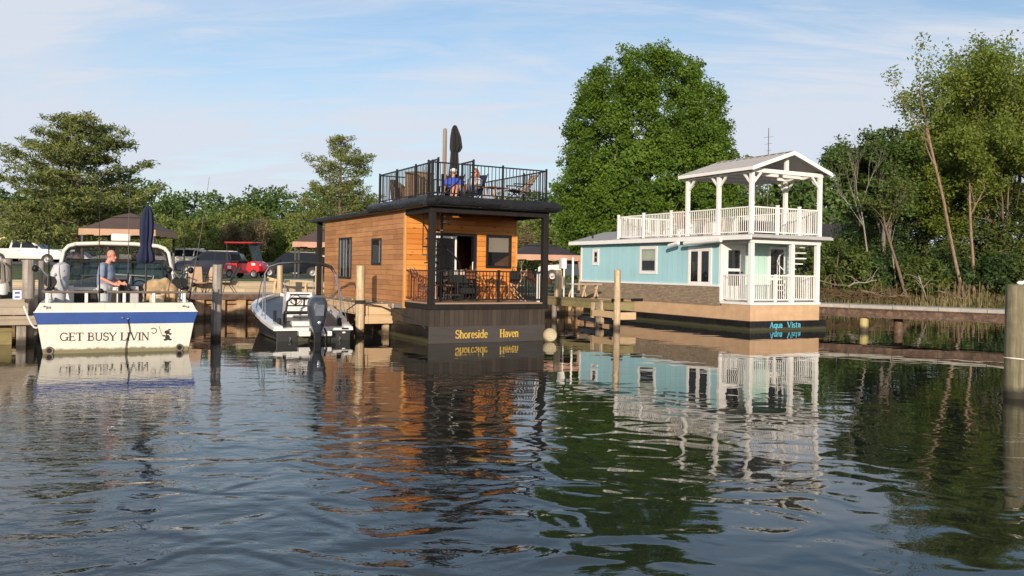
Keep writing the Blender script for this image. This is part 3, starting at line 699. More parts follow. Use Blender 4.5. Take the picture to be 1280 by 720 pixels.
# ------------------------------------------------------------------ woods in the distance
bp = [(0, .5), (.15, .85), (.4, 1), (.65, .9), (.85, .6), (1, .2)]
protos = [env_tree('woodland_tree', 'x', 'tree', (0, 0, 0), bp, 4.6, 10.0, 120 + i, [L_far, L_far, L_lite][i], B_grey, 190, 30, 1.0, .5, 'trees of the far wood', .2, .18, 1.2, .6, 3) for i in range(3)]
q = random.Random(12)
spots = []
for px in range(-40, 470, 26): spots.append((px + q.uniform(-8, 8), 128 + q.uniform(-8, 14), q.uniform(.98, 1.18)))
for px in range(640, 1066, 26): spots.append((px + q.uniform(-8, 8), 112 + q.uniform(-8, 14), (1.0 if px < 900 else 1.22) * q.uniform(.95, 1.15)))
for i, (px, Y, s) in enumerate(spots):
    g = P(px, 337, Y); k = i % 2
    side = 'left of the cedar houseboat' if px < 470 else ('between the cedar houseboat and the maple' if px < 800 else 'behind the white roof pavilion')
    lab = 'round green tree in the distant wood ' + side
    if i < 2: protos[i].location = (g.x, Y, 1.2); protos[i].scale = (s, s, s); protos[i]['label'] = lab; protos[i]['group'] = 'far wood ' + side
    else: dup(protos[k], (g.x, Y, 1.2), q.uniform(0, 6), lab, 'far wood ' + side, (s * q.uniform(.9, 1.15), s, s * q.uniform(.9, 1.1)))
# paler young trees in front of that wood
young = [(214, 84, .52, 'pale yellow green young tree right of the brown gazebo'), (246, 80, .50, 'pale young tree above the dark blue parked car'), (272, 86, .55, 'pale young tree left of the red golf cart'),
         (306, 90, .66, 'taller pale young tree right behind the red golf cart'), (338, 84, .50, 'pale young tree behind the dark car right of the golf cart'), (366, 88, .55, 'pale young tree beside the small brown gazebo'),
         (394, 82, .58, 'pale young tree below the slim open pine'), (662, 92, .62, 'pale young tree seen past the right post of the cedar houseboat'), (692, 96, .55, 'pale young tree between the gazebo roof and the maple'),
         (186, 88, .58, 'pale young tree just behind the brown gazebo roof'), (20, 92, .5, 'pale young tree at the far left behind the white pickup'), (440, 86, .55, 'pale young tree hidden by the cedar houseboat roof'), (160, 95, .6, 'pale young tree behind the broad layered pine')]
for i, (px, Y, s, lab) in enumerate(young):
    g = P(px, 337, Y)
    if i == 0: protos[2].location = (g.x, Y, 1.0); protos[2].scale = (s,) * 3; protos[2]['label'] = lab; protos[2].name = 'young_tree'; protos[2]['group'] = 'young trees behind the cars'
    else: dup(protos[2], (g.x, Y, 1.0), q.uniform(0, 6), lab, 'young trees behind the cars', (s * q.uniform(.9, 1.2), s, s))
for i, (px, Y, lab) in enumerate([(318, 78, 'brown budding thicket tree behind the red golf cart'), (294, 82, 'thin brown budding tree left of the taller thicket'), (388, 74, 'small brown budding tree right of the golf cart roof'), (652, 80, 'brown budding tree above the dark gazebo roof')]):
    g = P(px, 337, Y)
    branch_tree('budding_tree', lab, (g.x, Y, 1.0), [6.8, 5.6, 4.6, 5.5][i], 140 + i, L_brown, B_grey, 10, .5, .17, .08, (0, 0), 4, .45, .4, 3, 'budding trees behind the cars', trunkfrac=.3)
# undergrowth closing the gaps low in the woods
r_ = np.random.default_rng(4); c = []
for px in np.arange(-60, 480, 2.2):
    g = P(px, 337, 105 + r_.uniform(-6, 10)); c.append((g.x, g.y, r_.uniform(1.2, 4.4)))
for px in np.arange(640, 1075, 2.2):
    g = P(px, 337, 98 + r_.uniform(-6, 10)); c.append((g.x, g.y, r_.uniform(1.2, 5.5)))
o = leaf_obj('undergrowth', clump_pts(np.array(c), 1.5, 34, r_, .9), .42, L_far, None, r_, .6)
tag(o, 'mixed green undergrowth along the foot of the distant wood', 'undergrowth', kind='stuff')
c = []
for px in np.arange(1020, 1340, 1.6):
    Y = 55.5 + r_.uniform(-1.5, 5); g = P(px, 337, Y); c.append((g.x, Y, r_.uniform(1.2, 4.2)))
o = leaf_obj('undergrowth', clump_pts(np.array(c), .8, 30, r_, .9), .32, L_dark, None, r_, .6)
tag(o, 'dark undergrowth in the shade behind the right bank', 'undergrowth', kind='stuff')

# ------------------------------------------------------------------ reeds, cattails and drift wood on the right bank
def blades(name, n, seed, mats, hmin, hmax, x0, x1, d0, d1, lean=.35, wd=.02, dens=None):
    q = np.random.default_rng(seed); V, Fc, mi = [], [], []
    for i in range(n):
        x = q.uniform(x0, x1); d = q.uniform(d0, d1) 
        # shore y at x
        for a_, b_ in zip(shore[5:-1], shore[6:]):
            if a_.x <= x <= b_.x: ys = a_.y + (b_.y - a_.y) * (x - a_.x) / (b_.x - a_.x)
        y = ys + d; z = max(-.05, -0.35 + .3 * d); z = min(z, 1.0) - .05
        h_ = q.uniform(hmin, hmax); a = q.uniform(0, 2 * PI); l = q.normal() * lean * h_; cx, cy = math.cos(a), math.sin(a)
        w_ = wd * q.uniform(.6, 1.4); px_, py_ = -cy * w_, cx * w_; o = len(V)
        k = q.uniform(.2, .6)
        V += [(x - px_, y - py_, z), (x + px_, y + py_, z), (x + cx * l * k - px_ * .8, y + cy * l * k - py_ * .8, z + h_ * .6), (x + cx * l * k + px_ * .8, y + cy * l * k + py_ * .8, z + h_ * .6), (x + cx * l, y + cy * l, z + h_ * (1 - abs(l) / h_ * .3))]
        Fc += [(o, o + 1, o + 3, o + 2), (o + 2, o + 3, o + 4)]; m_ = int(q.uniform(0, len(mats))); mi += [m_, m_]
    me = bpy.data.meshes.new(name); me.from_pydata(V, [], Fc)
    for m_ in mats: me.materials.append(m_)
    me.polygons.foreach_set('material_index', mi); me.update()
    ob = bpy.data.objects.new(name, me); COL.objects.link(ob); return ob
R1 = leaf_m('reed_straw', (0.34, 0.26, 0.14), (0.46, 0.36, 0.20), .2); R2 = leaf_m('reed_green', (0.12, 0.16, 0.04), (0.20, 0.23, 0.06), .3); R3 = leaf_m('reed_brown', (0.17, 0.11, 0.06), (0.28, 0.19, 0.11), .2)
tag(blades('reeds', 7000, 31, [R1, R3, R1, R2], .3, .95, 9.5, 42, .9, 4.5, .5, .016), 'dry straw coloured reeds and matted stems along the right bank', 'reeds', kind='stuff')
tag(blades('grass', 9000, 32, [R2, R2, R1], .25, .6, 9.5, 42, .8, 4.5, .4, .02), 'green grass growing among the reeds on the right bank', 'grass', kind='stuff')
q = random.Random(8)
ct = []
for i in range(46):
    x = q.gauss(25.2, 1.0) if i % 3 else q.uniform(14, 29); Y = 47.6 + q.uniform(-.5, 1.2)
    mb = MB(); h_ = q.uniform(1.1, 1.75); l = q.uniform(-.12, .12)
    mb.tube([(0, 0, 0), (l * .5, 0, h_ * .6), (l, 0, h_)], [.012, .01, .006], 5); mb.tube([(l * .92, 0, h_ * .78), (l * 1.0, 0, h_ * .97)], [.028, .026], 7, 1)
    if i < 4: proto = mb.build('cattail', [R1, R3], None, smooth=True); o = proto; ct.append(o)
    else: o = ct[i % 4].copy(); COL.objects.link(o); o.rotation_euler = (0, 0, q.uniform(-.6, .6))
    tag(o, 'brown cattail stalk standing in the reeds of the right bank', 'cattail', 'cattails in the reeds', loc=(x, Y, .35))
for i, (a_, b_, r0, lab) in enumerate([((1022, 352), (1062, 358), .05, 'pale fallen branch lying in the reeds by the turquoise houseboat'), ((1060, 357), (1096, 350), .05, 'thin grey fallen branch over the matted reeds'), ((1076, 366), (1138, 372), .07, 'long fallen branch lying behind the right walkway'), ((1148, 344), (1158, 372), .04, 'short pale stick standing up in the reeds'), ((1172, 362), (1210, 374), .05, 'bent dead branch below the leaning pinkish trunk')]):
    p0, p1 = P(*a_, 47.3), P(*b_, 46.9); q = random.Random(i); mb = MB(); pts_ = [p0.lerp(p1, k / 5) + Vector((0, 0, q.uniform(-.08, .1))) for k in range(6)]
    mb.tube(pts_, [r0 * (1 - .12 * k) for k in range(6)], 6)
    for k in range(1, 5):
        e = pts_[k] + Vector((q.uniform(-.8, .8), q.uniform(-.3, .3), q.uniform(.1, .8))); mb.tube([pts_[k], pts_[k].lerp(e, .5) + Vector((0, 0, .08)), e], [r0 * .5, r0 * .35, .008], 5)
    tag(mb.build('fallen_branch', B_brown if i in (0, 2, 4) else B_pale, None, smooth=True), lab, 'branch')
r_ = np.random.default_rng(9)
mb = MB(); q = random.Random(19)
for i in range(420):
    x = q.uniform(16.0, 22.0); Y = 46.6 + q.uniform(0, 1.6); z = .25 + (Y - 46.2) * .3 + q.uniform(0, .5); a = q.uniform(0, 6.28); l = q.uniform(.3, .9)
    p = Vector((x, Y, z)); e = p + Vector((math.cos(a) * l, math.sin(a) * l * .5, q.uniform(-.1, .45) * l)); mb.tube([p, p.lerp(e, .5) + Vector((0, 0, q.uniform(-.06, .1))), e], [.014, .011, .004], 4)
tag(mb.build('brushwood', R3, None), 'tangled heap of dry brushwood on the bank right of the turquoise houseboat', 'brushwood', kind='stuff')
# ------------------------------------------------------------------ lettering built from strokes
def arc(cx, cy, rx, ry, a0, a1, n=12):
    return [(cx + rx * math.cos(R(a0 + (a1 - a0) * i / n)), cy + ry * math.sin(R(a0 + (a1 - a0) * i / n))) for i in range(n + 1)]
TK, TN = .145, .065
def sf(x, y, w_=.17): return ([(x - w_, y), (x + w_, y)], .055)
GL = {
 'G': (.95, [(arc(.46, .5, .40, .47, 48, 330), .10), ([(.80, .05), (.80, .44)], .12), sf(.78, .44, .17), ([(.76, .70), (.76, .95)], .05)]),
 'E': (.78, [([(.17, 0), (.17, 1)], TK), ([(0, .97), (.68, .97)], TN), ([(.17, .52), (.52, .52)], TN), ([(0, .03), (.72, .03)], TN), ([(.66, .8), (.66, .98)], .05), ([(.70, .02), (.70, .22)], .05), ([(.52, .42), (.52, .62)], .05)]),
 'T': (.86, [([(.42, 0), (.42, 1)], TK), ([(.02, .97), (.82, .97)], TN), ([(.04, .78), (.04, .98)], .05), ([(.80, .78), (.80, .98)], .05), sf(.42, .02)]),
 'B': (.80, [([(.17, 0), (.17, 1)], TK), ([(0, .97), (.38, .97)] + arc(.40, .76, .22, .21, 90, -90) + [(.17, .54)], .075), ([(.17, .53), (.42, .53)] + arc(.42, .28, .28, .25, 90, -90) + [(0, .03)], .085)]),
 'U': (.92, [([(.17, 1), (.17, .32)] + arc(.46, .32, .29, .29, 180, 360) + [(.75, 1)], .10), sf(.17, .97), sf(.75, .97, .13)]),
 'S': (.68, [(arc(.33, .745, .25, .22, 30, 270) + arc(.33, .28, .27, .25, 90, -150), .105), ([(.57, .72), (.57, .98)], .05), ([(.06, .02), (.06, .28)], .05)]),
 'Y': (.86, [([(.06, 1), (.42, .46)], .12), ([(.82, 1), (.42, .46)], .065), ([(.42, .5), (.42, 0)], TK), sf(.10, .97, .13), sf(.76, .97, .12), sf(.42, .02)]),
 'L': (.74, [([(.17, 0), (.17, 1)], TK), ([(0, .03), (.68, .03)], TN), ([(.66, .02), (.66, .26)], .05), sf(.17, .97)]),
 'I': (.40, [([(.19, 0), (.19, 1)], TK), sf(.19, .97), sf(.19, .02)]),
 'V': (.88, [([(.08, 1), (.44, 0)], .13), ([(.44, 0), (.80, 1)], .065), sf(.10, .97, .13), sf(.78, .97, .12)]),
 'N': (.94, [([(.15, 0), (.15, 1)], .07), ([(.78, 0), (.78, 1)], .07), ([(.13, 1), (.79, 0)], .13), sf(.15, .02, .13), sf(.78, .97, .13), sf(.11, .97, .1)]),
 'H': (.90, [([(.17, 0), (.17, 1)], TK), ([(.72, 0), (.72, 1)], TK), ([(.17, .5), (.72, .5)], .075), sf(.17, .97), sf(.17, .02), sf(.72, .97), sf(.72, .02)]),
 'A': (.92, [([(.10, 0), (.45, 1)], .07), ([(.45, 1), (.80, 0)], .14), ([(.2, .32), (.68, .32)], .065), sf(.10, .02, .12), sf(.80, .02, .14)]),
 'h': (.68, [([(.14, 0), (.14, 1)], .13), ([(.14, .45)] + arc(.34, .44, .2, .22, 150, 0, 8) + [(.54, 0)], .12), sf(.14, .02, .12), sf(.54, .02, .12), sf(.1, .98, .08)]),
 'o': (.66, [(arc(.32, .33, .24, .30, 0, 360, 18), .105)]),
 'r': (.50, [([(.14, 0), (.14, .66)], .13), ([(.14, .42)] + arc(.34, .44, .18, .2, 150, 55, 6), .10), sf(.14, .02, .13)]),
 'e': (.60, [([(.08, .36), (.53, .36)], .07), (arc(.31, .33, .23, .30, 8, 318, 14), .105)]),
 's': (.50, [(arc(.24, .49, .17, .145, 30, 270, 9) + arc(.24, .19, .18, .16, 90, -150, 9), .095)]),
 'i': (.32, [([(.15, 0), (.15, .66)], .13), ([(.15, .82), (.15, .95)], .13), sf(.15, .02, .13), sf(.11, .65, .09)]),
 'd': (.68, [(arc(.30, .33, .22, .30, 30, 330, 14), .10), ([(.54, 0), (.54, 1)], .13), sf(.58, .02, .1), sf(.50, .98, .09)]),
 'a': (.62, [(arc(.27, .22, .19, .19, 20, 340, 12), .09), ([(.10, .55)] + arc(.28, .46, .2, .18, 130, 0, 7) + [(.48, 0)], .11), sf(.52, .02, .08)]),
 'v': (.62, [([(.06, .66), (.30, 0)], .12), ([(.30, 0), (.54, .66)], .07), sf(.08, .65, .11), sf(.52, .65, .10)]),
 'n': (.68, [([(.14, 0), (.14, .66)], .13), ([(.14, .42)] + arc(.34, .44, .2, .2, 150, 0, 8) + [(.54, 0)], .12), sf(.14, .02, .12), sf(.54, .02, .12), sf(.1, .65, .08)]),
 'q': (.68, [(arc(.30, .33, .22, .30, 30, 330, 14), .10), ([(.54, -.28), (.54, .66)], .13), sf(.54, -.27, .13)]),
 'u': (.68, [([(.14, .66), (.14, .22)] + arc(.34, .22, .2, .2, 180, 360, 8) + [(.54, .66)], .11), ([(.54, .66), (.54, 0)], .12), sf(.1, .65, .09), sf(.58, .02, .08)]),
 't': (.44, [([(.18, .9), (.18, .14)] + arc(.29, .14, .11, .11, 180, 290, 6), .11), ([(.02, .64), (.38, .64)], .07)]),
 "'": (.42, [(arc(.16, .92, .20, .34, 140, -120, 14), .085), ([(.06, .60), (.02, .74)], .06), ([(.02, 1.12), (-.04, 1.24)], .06)]),
 ' ': (.42, []),
}
def text_mb(txt, cap, width, x0, z0, y, depth=.004, slope=0.0):
    adv = sum(GL[c][0] for c in txt); k = width / adv; mb = MB(); x = x0; nth = 0
    for c in txt:
        for pts_, wd in GL[c][1]:
            nth += 1; e = nth % 9 * .0003
            q = [Vector((x + p[0] * k, z0 + p[1] * cap)) for p in pts_]; L, Rr = [], []
            for i in range(len(q)):
                d = (q[min(i + 1, len(q) - 1)] - q[max(i - 1, 0)]); d.normalize(); n_ = Vector((-d.y, d.x)) * wd * .5 * cap * 1.22
                L.append(q[i] + n_); Rr.append(q[i] - n_)
            for i in range(len(q) - 1):
                poly = [(p.x, y, p.y + slope * (p.x - x0)) for p in (L[i], L[i + 1], Rr[i + 1], Rr[i])]
                mb.prism(poly, (0, -depth - e, 0))
        x += GL[c][0] * k
    return mb

# ------------------------------------------------------------------ shared builders
def rail(mb, p0, p1, z0, h, sp=.1, pk=.016, bar=.035, mid=None):
    p0, p1 = Vector((p0[0], p0[1], 0)), Vector((p1[0], p1[1], 0)); L = (p1 - p0).length; n = max(1, round(L / sp)); up = Vector((0, 0, 1))
    mb.beam(p0 + up * (z0 + h), p1 + up * (z0 + h), bar * 1.2, bar, 0); mb.beam(p0 + up * (z0 + .08), p1 + up * (z0 + .08), bar, bar * .9, 0)
    if mid: mb.beam(p0 + up * (z0 + mid), p1 + up * (z0 + mid), bar, bar * .8, 0)
    for i in range(1, n):
        p = p0.lerp(p1, i / n); mb.box(p.x - pk / 2, p.x + pk / 2, p.y - pk / 2, p.y + pk / 2, z0 + .08, z0 + h)
def window(root, x0, x1, z0, z1, y, M_frame, M_pane, axis='x', fw=.06, proud=.03, mull=0, blindz=None, name='window', split=None, blindm=None, face=-1, curt=None):
    """window on a wall face; axis 'x': wall in the xz plane facing -y at y; axis 'y': wall in the yz plane facing -x at x = y"""
    def bx(mb, a0, a1, d0, d1, c0, c1):
        if axis == 'x': mb.box(a0, a1, y + d0, y + d1, c0, c1)
        else: mb.box(y + d0, y + d1, a0, a1, c0, c1)
    mb = MB(); p = -proud
    bx(mb, x0, x1, p, .02, z0, z0 + fw); bx(mb, x0, x1, p, .02, z1 - fw, z1); bx(mb, x0, x0 + fw, p + .002, .02, z0 + fw, z1 - fw); bx(mb, x1 - fw, x1, p + .002, .02, z0 + fw, z1 - fw)
    for i in range(mull):
        c = x0 + (x1 - x0) * (i + 1) / (mull + 1); bx(mb, c - fw * .45, c + fw * .45, p + .004, .018, z0 + fw, z1 - fw)
    if split: bx(mb, x0 + fw, x1 - fw, p + .005, .017, split - fw * .35, split + fw * .35)
    fr = mb.build(name, M_frame, root, bevel=.006)
    mb = MB(); bx(mb, x0 + fw, x1 - fw, -.018, -.012, z0 + fw, z1 - fw); mb.build('pane', M_pane, fr)
    if curt:
        mb = MB(); bx(mb, x0 + fw, x1 - fw, -.0045, -.001, z0 + fw, z1 - fw); mb.build('dark_backing', M['dark_int'], fr)  # dark sheet on the solid wall, its colour standing in for an unlit interior
        for (c0, c1) in curt: mb = MB(); bx(mb, c0, c1, -.009, -.006, z0 + fw, z1 - fw); mb.build('curtain', M['white_paint'], fr)
    if blindz:
        mb = MB(); bx(mb, x0 + fw + .01, x1 - fw - .01, .012, .018, blindz, z1 - fw); mb.build('blind', blindm or M['blind'], fr)
    return fr

# ------------------------------------------------------------------ cedar houseboat
HO = Vector((-2.1, 21.6, 0)); HM = Matrix.Translation(HO) @ Matrix.Rotation(YAW, 4, 'Z')
def hv(x, y, z): return tuple(HM @ Vector((x, y, z)))
hb = thing('houseboat', 'cedar clad houseboat with black roof deck and dark skirt in the middle', 'houseboat', HO, YAW, 'houseboats at the berths')
HW = 3.52
mb = MB(); mb.box(.12, HW - .12, .06, 10.1, -.6, .42); mb.box(.1, HW - .1, 1.95, 10.2, .42, .80); mb.build('hull', M['black_hull'], hb, bevel=.02)
mb = MB(); mb.box(0, HW - .06, 0, .05, .44, .88); mb.box(0, .05, .052, 1.95, .44, .88); mb.box(HW - .11, HW - .06, .052, 1.95, .44, .88); mb.build('skirt', M['skirt'], hb)
mb = MB(); mb.box(-.012, HW - .05, -.014, .05, -.25, .44); mb.build('sign_board', M['sign_board'], hb, bevel=.006)
text_mb('Shoreside', .215, .95, .735, .125, -.014).build('lettering', M['gold'], hb)
text_mb('Haven', .215, .58, 2.05, .125, -.014).build('lettering', M['gold'], hb)
mb = MB(); mb.box(-.03, HW + .02, -.035, .03, .88, 1.02); mb.box(-.03, .03, .032, 1.75, .88, 1.02); mb.box(HW - .03, HW + .02, .032, 1.75, .88, 1.02); mb.build('deck_trim', M['dark_post'], hb, bevel=.006)
mb = MB(); mb.box(-.01, HW, .0, 1.78, 1.022, 1.06); mb.build('porch_floor', M['deck'], hb)
# walls with real openings in the front
dx0, dx1, dz1 = .84, 2.20, 2.95; wx0, wx1, wz0, wz1 = 2.50, 3.34, 1.98, 2.95; ZT = 3.54
mb = MB()
for a in [(0.04, dx0, 1.0, ZT), (dx0, dx1, dz1, ZT), (dx1, wx0, 1.0, ZT), (wx0, wx1, 1.0, wz0), (wx0, wx1, wz1, ZT), (wx1, HW - .04, 1.0, ZT)]: mb.box(a[0], a[1], 1.76, 1.86, a[2], a[3])
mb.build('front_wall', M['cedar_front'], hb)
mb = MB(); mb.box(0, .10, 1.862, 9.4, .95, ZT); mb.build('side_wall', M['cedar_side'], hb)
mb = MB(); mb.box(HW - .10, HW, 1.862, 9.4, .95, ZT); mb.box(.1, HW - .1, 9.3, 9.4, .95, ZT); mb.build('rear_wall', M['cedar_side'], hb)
mb = MB(); mb.box(-.018, .038, 1.742, 1.86, .95, ZT); mb.box(HW - .038, HW + .018, 1.742, 1.86, .95, ZT); mb.box(-.05, .12, 1.66, 1.80, .84, 1.015); mb.build('corner_trim', M['cedar_trim'], hb, bevel=.006)
mb = MB(); mb.box(.1, HW - .1, 1.862, 9.3, 1.0, 1.05); mb.box(.1, HW - .1, 5.2, 5.25, 1.05, ZT); mb.build('room', mat('room_wood', (.22, .15, .1), .6), hb)
mb = MB(); mb.box(1.62, 2.12, 2.35, 2.8, 1.05, 1.92); mb.build('kitchen_counter', mat('counter_cream', (.62, .52, .38), .5), hb, bevel=.01)
mb = MB(); mb.box(.015, .06, 1.95, 9.4, .82, .948); mb.build('sill_trim', mat('grey_trim', (.20, .19, .18), .6), hb)
for y in (2.6, 3.5, 4.4, 5.3, 6.2, 7.1, 8.0, 8.9):
    mb = MB(); mb.box(-.02, .014, y, y + .07, .80, .93); mb.build('bracket', M['pile_tan'], hb)
# roof
mb = MB(); mb.box(-.20, HW + .2, 1.55, 10.6, ZT, 3.66); mb.box(-.2, .12, -.18, 1.55, ZT, 3.66); mb.box(1.32, HW + .2, -.18, 1.55, ZT, 3.66); mb.box(.12, 1.32, -.18, .2, ZT, 3.66)
roof = mb.build('roof', M['tarp'], hb, bevel=.02)
def wavy(mb_pts, amp, seed): pass
q = random.Random(5); mb = MB(); y0, y1, xa, xb = -.24, 4.2, -.25, HW + .26
path = [(xa, y1)] + [(xa, y1 + (y0 - y1) * i / 14) for i in range(1, 15)] + [(xa + (xb - xa) * i / 14, y0) for i in range(1, 15)] + [(xb, y0 + (y1 - y0) * i / 14) for i in range(1, 15)]
rings = []
for i, (x, y) in enumerate(path):
    j = q.uniform(-.035, .06); cx, cy = (xa + xb) / 2, 2.0
    ox = 1 if x < xa + .01 else (-1 if x > xb - .01 else 0); oy = 1 if y < y0 + .01 else 0
    dr = q.uniform(-.05, .025)
    rings.append([(x + ox * .02, y + oy * .02, 3.585 + dr * .6), (x - ox * j * .7, y - oy * j * .7, 3.65), (x - ox * j * .6, y - oy * j * .6, 3.74 + dr * .4), (x + ox * .07, y + oy * .07, 3.825 + dr * .2), (x + ox * .22, y + oy * .22, 3.835), (x + ox * .22, y + oy * .22, 3.56)])
mb.loft(rings); mb.build('tarp_edge', M['tarp'], hb, smooth=True)
mb = MB(); mb.box(.0, .12, .0, 4.1, 3.661, 3.832); mb.box(1.32, HW, .0, 4.1, 3.661, 3.832); mb.box(.12, 1.32, 1.55, 4.1, 3.661, 3.832); mb.box(.12, 1.32, 0, .2, 3.661, 3.832); mb.build('roof_deck', mat('deck_grey', (.12, .11, .10), .7), hb)
mb = MB(); mb.box(-.02, HW + .02, -.02, .12, 3.40, 3.54); mb.box(-.02, .10, .122, 1.74, 3.40, 3.54); mb.box(HW - .10, HW + .02, .122, 1.74, 3.40, 3.54); mb.build('beam', M['dark_post'], hb, bevel=.006)
for (x, y) in ((-.02, -.02), (HW - .14, -.02), (-.02, 10.2), (HW - .14, 10.2)):
    mb = MB(); mb.box(x, x + .16, y, y + .16, 1.02 if y < 1 else .5, 3.40 if y < 1 else ZT); mb.build('post', M['dark_post'], hb, bevel=.008)
# windows and door
window(hb, wx0, wx1, wz0, wz1, 1.76, M['black_metal'], M['glass'], 'x', .075, .03, 0, 2.45)
window(hb, 6.38, 7.7, 1.56, 2.92, 0, M['black_metal'], M['glass'], 'y', .07, .03, 1, curt=[(6.46, 6.58), (6.86, 6.98), (7.12, 7.24), (7.5, 7.62)])
window(hb, 3.62, 4.45, 2.02, 2.82, 0, M['black_metal'], M['glass'], 'y', .07, .03, 0, curt=[(3.72, 3.82)])
mb = MB(); mb.box(dx0, dx0 + .06, 1.74, 1.87, 1.05, dz1); mb.box(dx1 - .1, dx1, 1.74, 1.87, 1.05, dz1); mb.box(dx0 + .06, dx1 - .1, 1.74, 1.87, dz1 - .07, dz1); mb.box(dx0 + .06, dx1 - .1, 1.76, 1.87, 1.052, 1.075)
door = mb.build('sliding_door', M['black_metal'], hb, bevel=.006)
mb = MB(); a, b_ = dx0 + .07, dx0 + .74; mb.box(a, a + .04, 1.79, 1.82, 1.08, 2.87); mb.box(b_ - .05, b_, 1.79, 1.82, 1.08, 2.87); mb.box(a + .04, b_ - .05, 1.79, 1.82, 2.81, 2.87); mb.box(a + .04, b_ - .05, 1.79, 1.82, 1.08, 1.14); mb.build('screen_frame', M['white_trim'], door)
mb = MB(); mb.box(a + .04, b_ - .05, 1.80, 1.81, 1.14, 2.81); mb.build('pane', M['glass'], door)
mb = MB(); mb.tube([(dx1 - .13, 1.72, 1.9), (dx1 - .15, 1.70, 1.95), (dx1 - .15, 1.70, 2.1), (dx1 - .13, 1.72, 2.15)], .014); mb.build('handle', M['white_trim'], door)
# porch railing
mb = MB(); rail(mb, (.14, .06), (HW - .14, .06), 1.06, .83); mb.box(2.0, 2.06, .03, .09, 1.06, 1.93); mb.build('porch_railing', M['black_metal'], hb)
mb = MB(); rail(mb, (.05, .14), (.05, 1.74), 1.06, .83); mb.build('porch_railing', mat('rust_rail', (.10, .035, .02), .6), hb)
mb = MB(); rail(mb, (HW - .05, .14), (HW - .05, 1.74), 1.06, .83); mb.build('porch_railing', M['black_metal'], hb)
mb = MB(); mb.box(HW - .20, HW - .13, .16, .24, 1.06, 1.9); mb.build('white_post', M['white_trim'], hb, bevel=.006)
# roof railing, panel by panel
RZ = 3.835
def rpanel(p0, p1, h=.86, sp=.105, mid=None):
    mb = MB(); rail(mb, p0, p1, RZ, h, sp, .015, .032, mid); mb.build('roof_railing', M['black_metal'], hb)
def rpost(x, y, h=.92, s=.045):
    mb = MB(); mb.box(x - s / 2, x + s / 2, y - s / 2, y + s / 2, RZ - .02, RZ + h); mb.build('rail_post', M['black_metal'], hb)
for a in [((.05, .05), (1.0, .05)), ((1.0, .05), (2.1, .05)), ((2.1, .05), (HW - .05, .05)), ((.05, .05), (.05, 1.2)), ((.05, 1.2), (.05, 2.6)), ((.05, 2.6), (.05, 4.0)), ((HW - .05, .05), (HW - .05, 1.3)), ((HW - .05, 1.3), (HW - .05, 2.6)), ((HW - .05, 2.6), (HW - .05, 4.0)), ((.05, 4.0), (HW - .05, 4.0))]: rpanel(*a)
for a in [(.05, .05), (2.1, .05), (HW - .05, .05), (.05, 1.2), (.05, 2.6), (.05, 4.0), (HW - .05, 1.3), (HW - .05, 2.6), (HW - .05, 4.0)]: rpost(*a)
rpanel((.22, .08), (.22, .72), .95); rpost(.22, .74, 1.0); rpost(.22, .1, 1.0)
rpanel((1.24, .08), (1.24, .78), .98); rpost(1.24, .8, 1.0); rpost(1.24, .1, 1.02)
# spiral stair from the porch to the roof
mb = MB(); cx, cy = .70, .88
mb.tube([(cx, cy, 1.06), (cx, cy, 4.5)], .04, 10); st = mb.build('spiral_stair', M['black_metal'], hb)
q = []
for i in range(12):
    a0 = R(-20 + 30 * i); a1 = a0 + R(29); z = 1.22 + i * .215; mb = MB()
    pl = [(cx, cy, z)] + [(cx + .52 * math.cos(a0 + (a1 - a0) * k / 4), cy + .52 * math.sin(a0 + (a1 - a0) * k / 4), z) for k in range(5)]
    mb.prism(pl, (0, 0, .035)); mb.build('tread', M['black_metal'], st)
    am = (a0 + a1) / 2; q.append((cx + .52 * math.cos(am), cy + .52 * math.sin(am), z + .035))
mb = MB(); mb.tube([(p[0], p[1], p[2] + .85) for p in q], .018, 6)
for p in q: mb.tube([p, (p[0], p[1], p[2] + .85)], .009, 5)
mb.build('handrail', M['black_metal'], st)
# fender floating at the right front corner
fp = P(687.5, 416.5, 23.0)
t = thing('fender', 'round cream fender floating at the right corner of the cedar houseboat', 'fender', (fp.x, fp.y, .17), R(8))
mb = MB(); Mx = Matrix.Rotation(PI / 2, 4, 'X'); pr = [(.0, -.16), (.10, -.16), (.17, -.12), (.195, -.03), (.195, .05), (.17, .13), (.14, .165), (.12, .155), (.10, .172), (.075, .160), (.05, .175), (.03, .162), (.0, .17)]
mb.lathe(pr, 24, 0, Mx, False, False); mb.build('shell', mat('fender_cream', (.46, .39, .25), .5, dirt=.5, dirtcol=(.35, .28, .14)), t, smooth=True)
# ------------------------------------------------------------------ turquoise houseboat
AY = R(28.0); AO = Vector((8.14, 28.6, 0)); AM = Matrix.Translation(AO) @ Matrix.Rotation(AY, 4, 'Z'); AW = 3.3; AL = 10.7
def av(x, y, z): return tuple(AM @ Vector((x, y, z)))
ab = thing('houseboat', 'turquoise houseboat with white railings, stone band and a pavilion on its roof', 'houseboat', AO, AY, 'houseboats at the berths')
mb = MB(); mb.box(-.04, AW + .3, -.04, AL, -.6, .32); mb.build('hull', M['black_hull'], ab, bevel=.02)
mb = MB(); mb.box(0, AW, 0, AL, .321, .79); mb.box(0, AW, 0, 1.45, .79, .87); mb.build('hull_side', M['tan_hull'], ab, bevel=.008)
text_mb('Aqua', .20, .60, .86, .085, -.042).build('lettering', M['cyan'], ab)
text_mb('Vista', .20, .66, 1.68, .085, -.042).build('lettering', M['cyan'], ab)
m, nt, b = newmat('stone_band'); v = obj_vec(nt); sp = N(nt, 'ShaderNodeSeparateXYZ'); nt.links.new(v, sp.inputs[0]); cb = N(nt, 'ShaderNodeCombineXYZ')
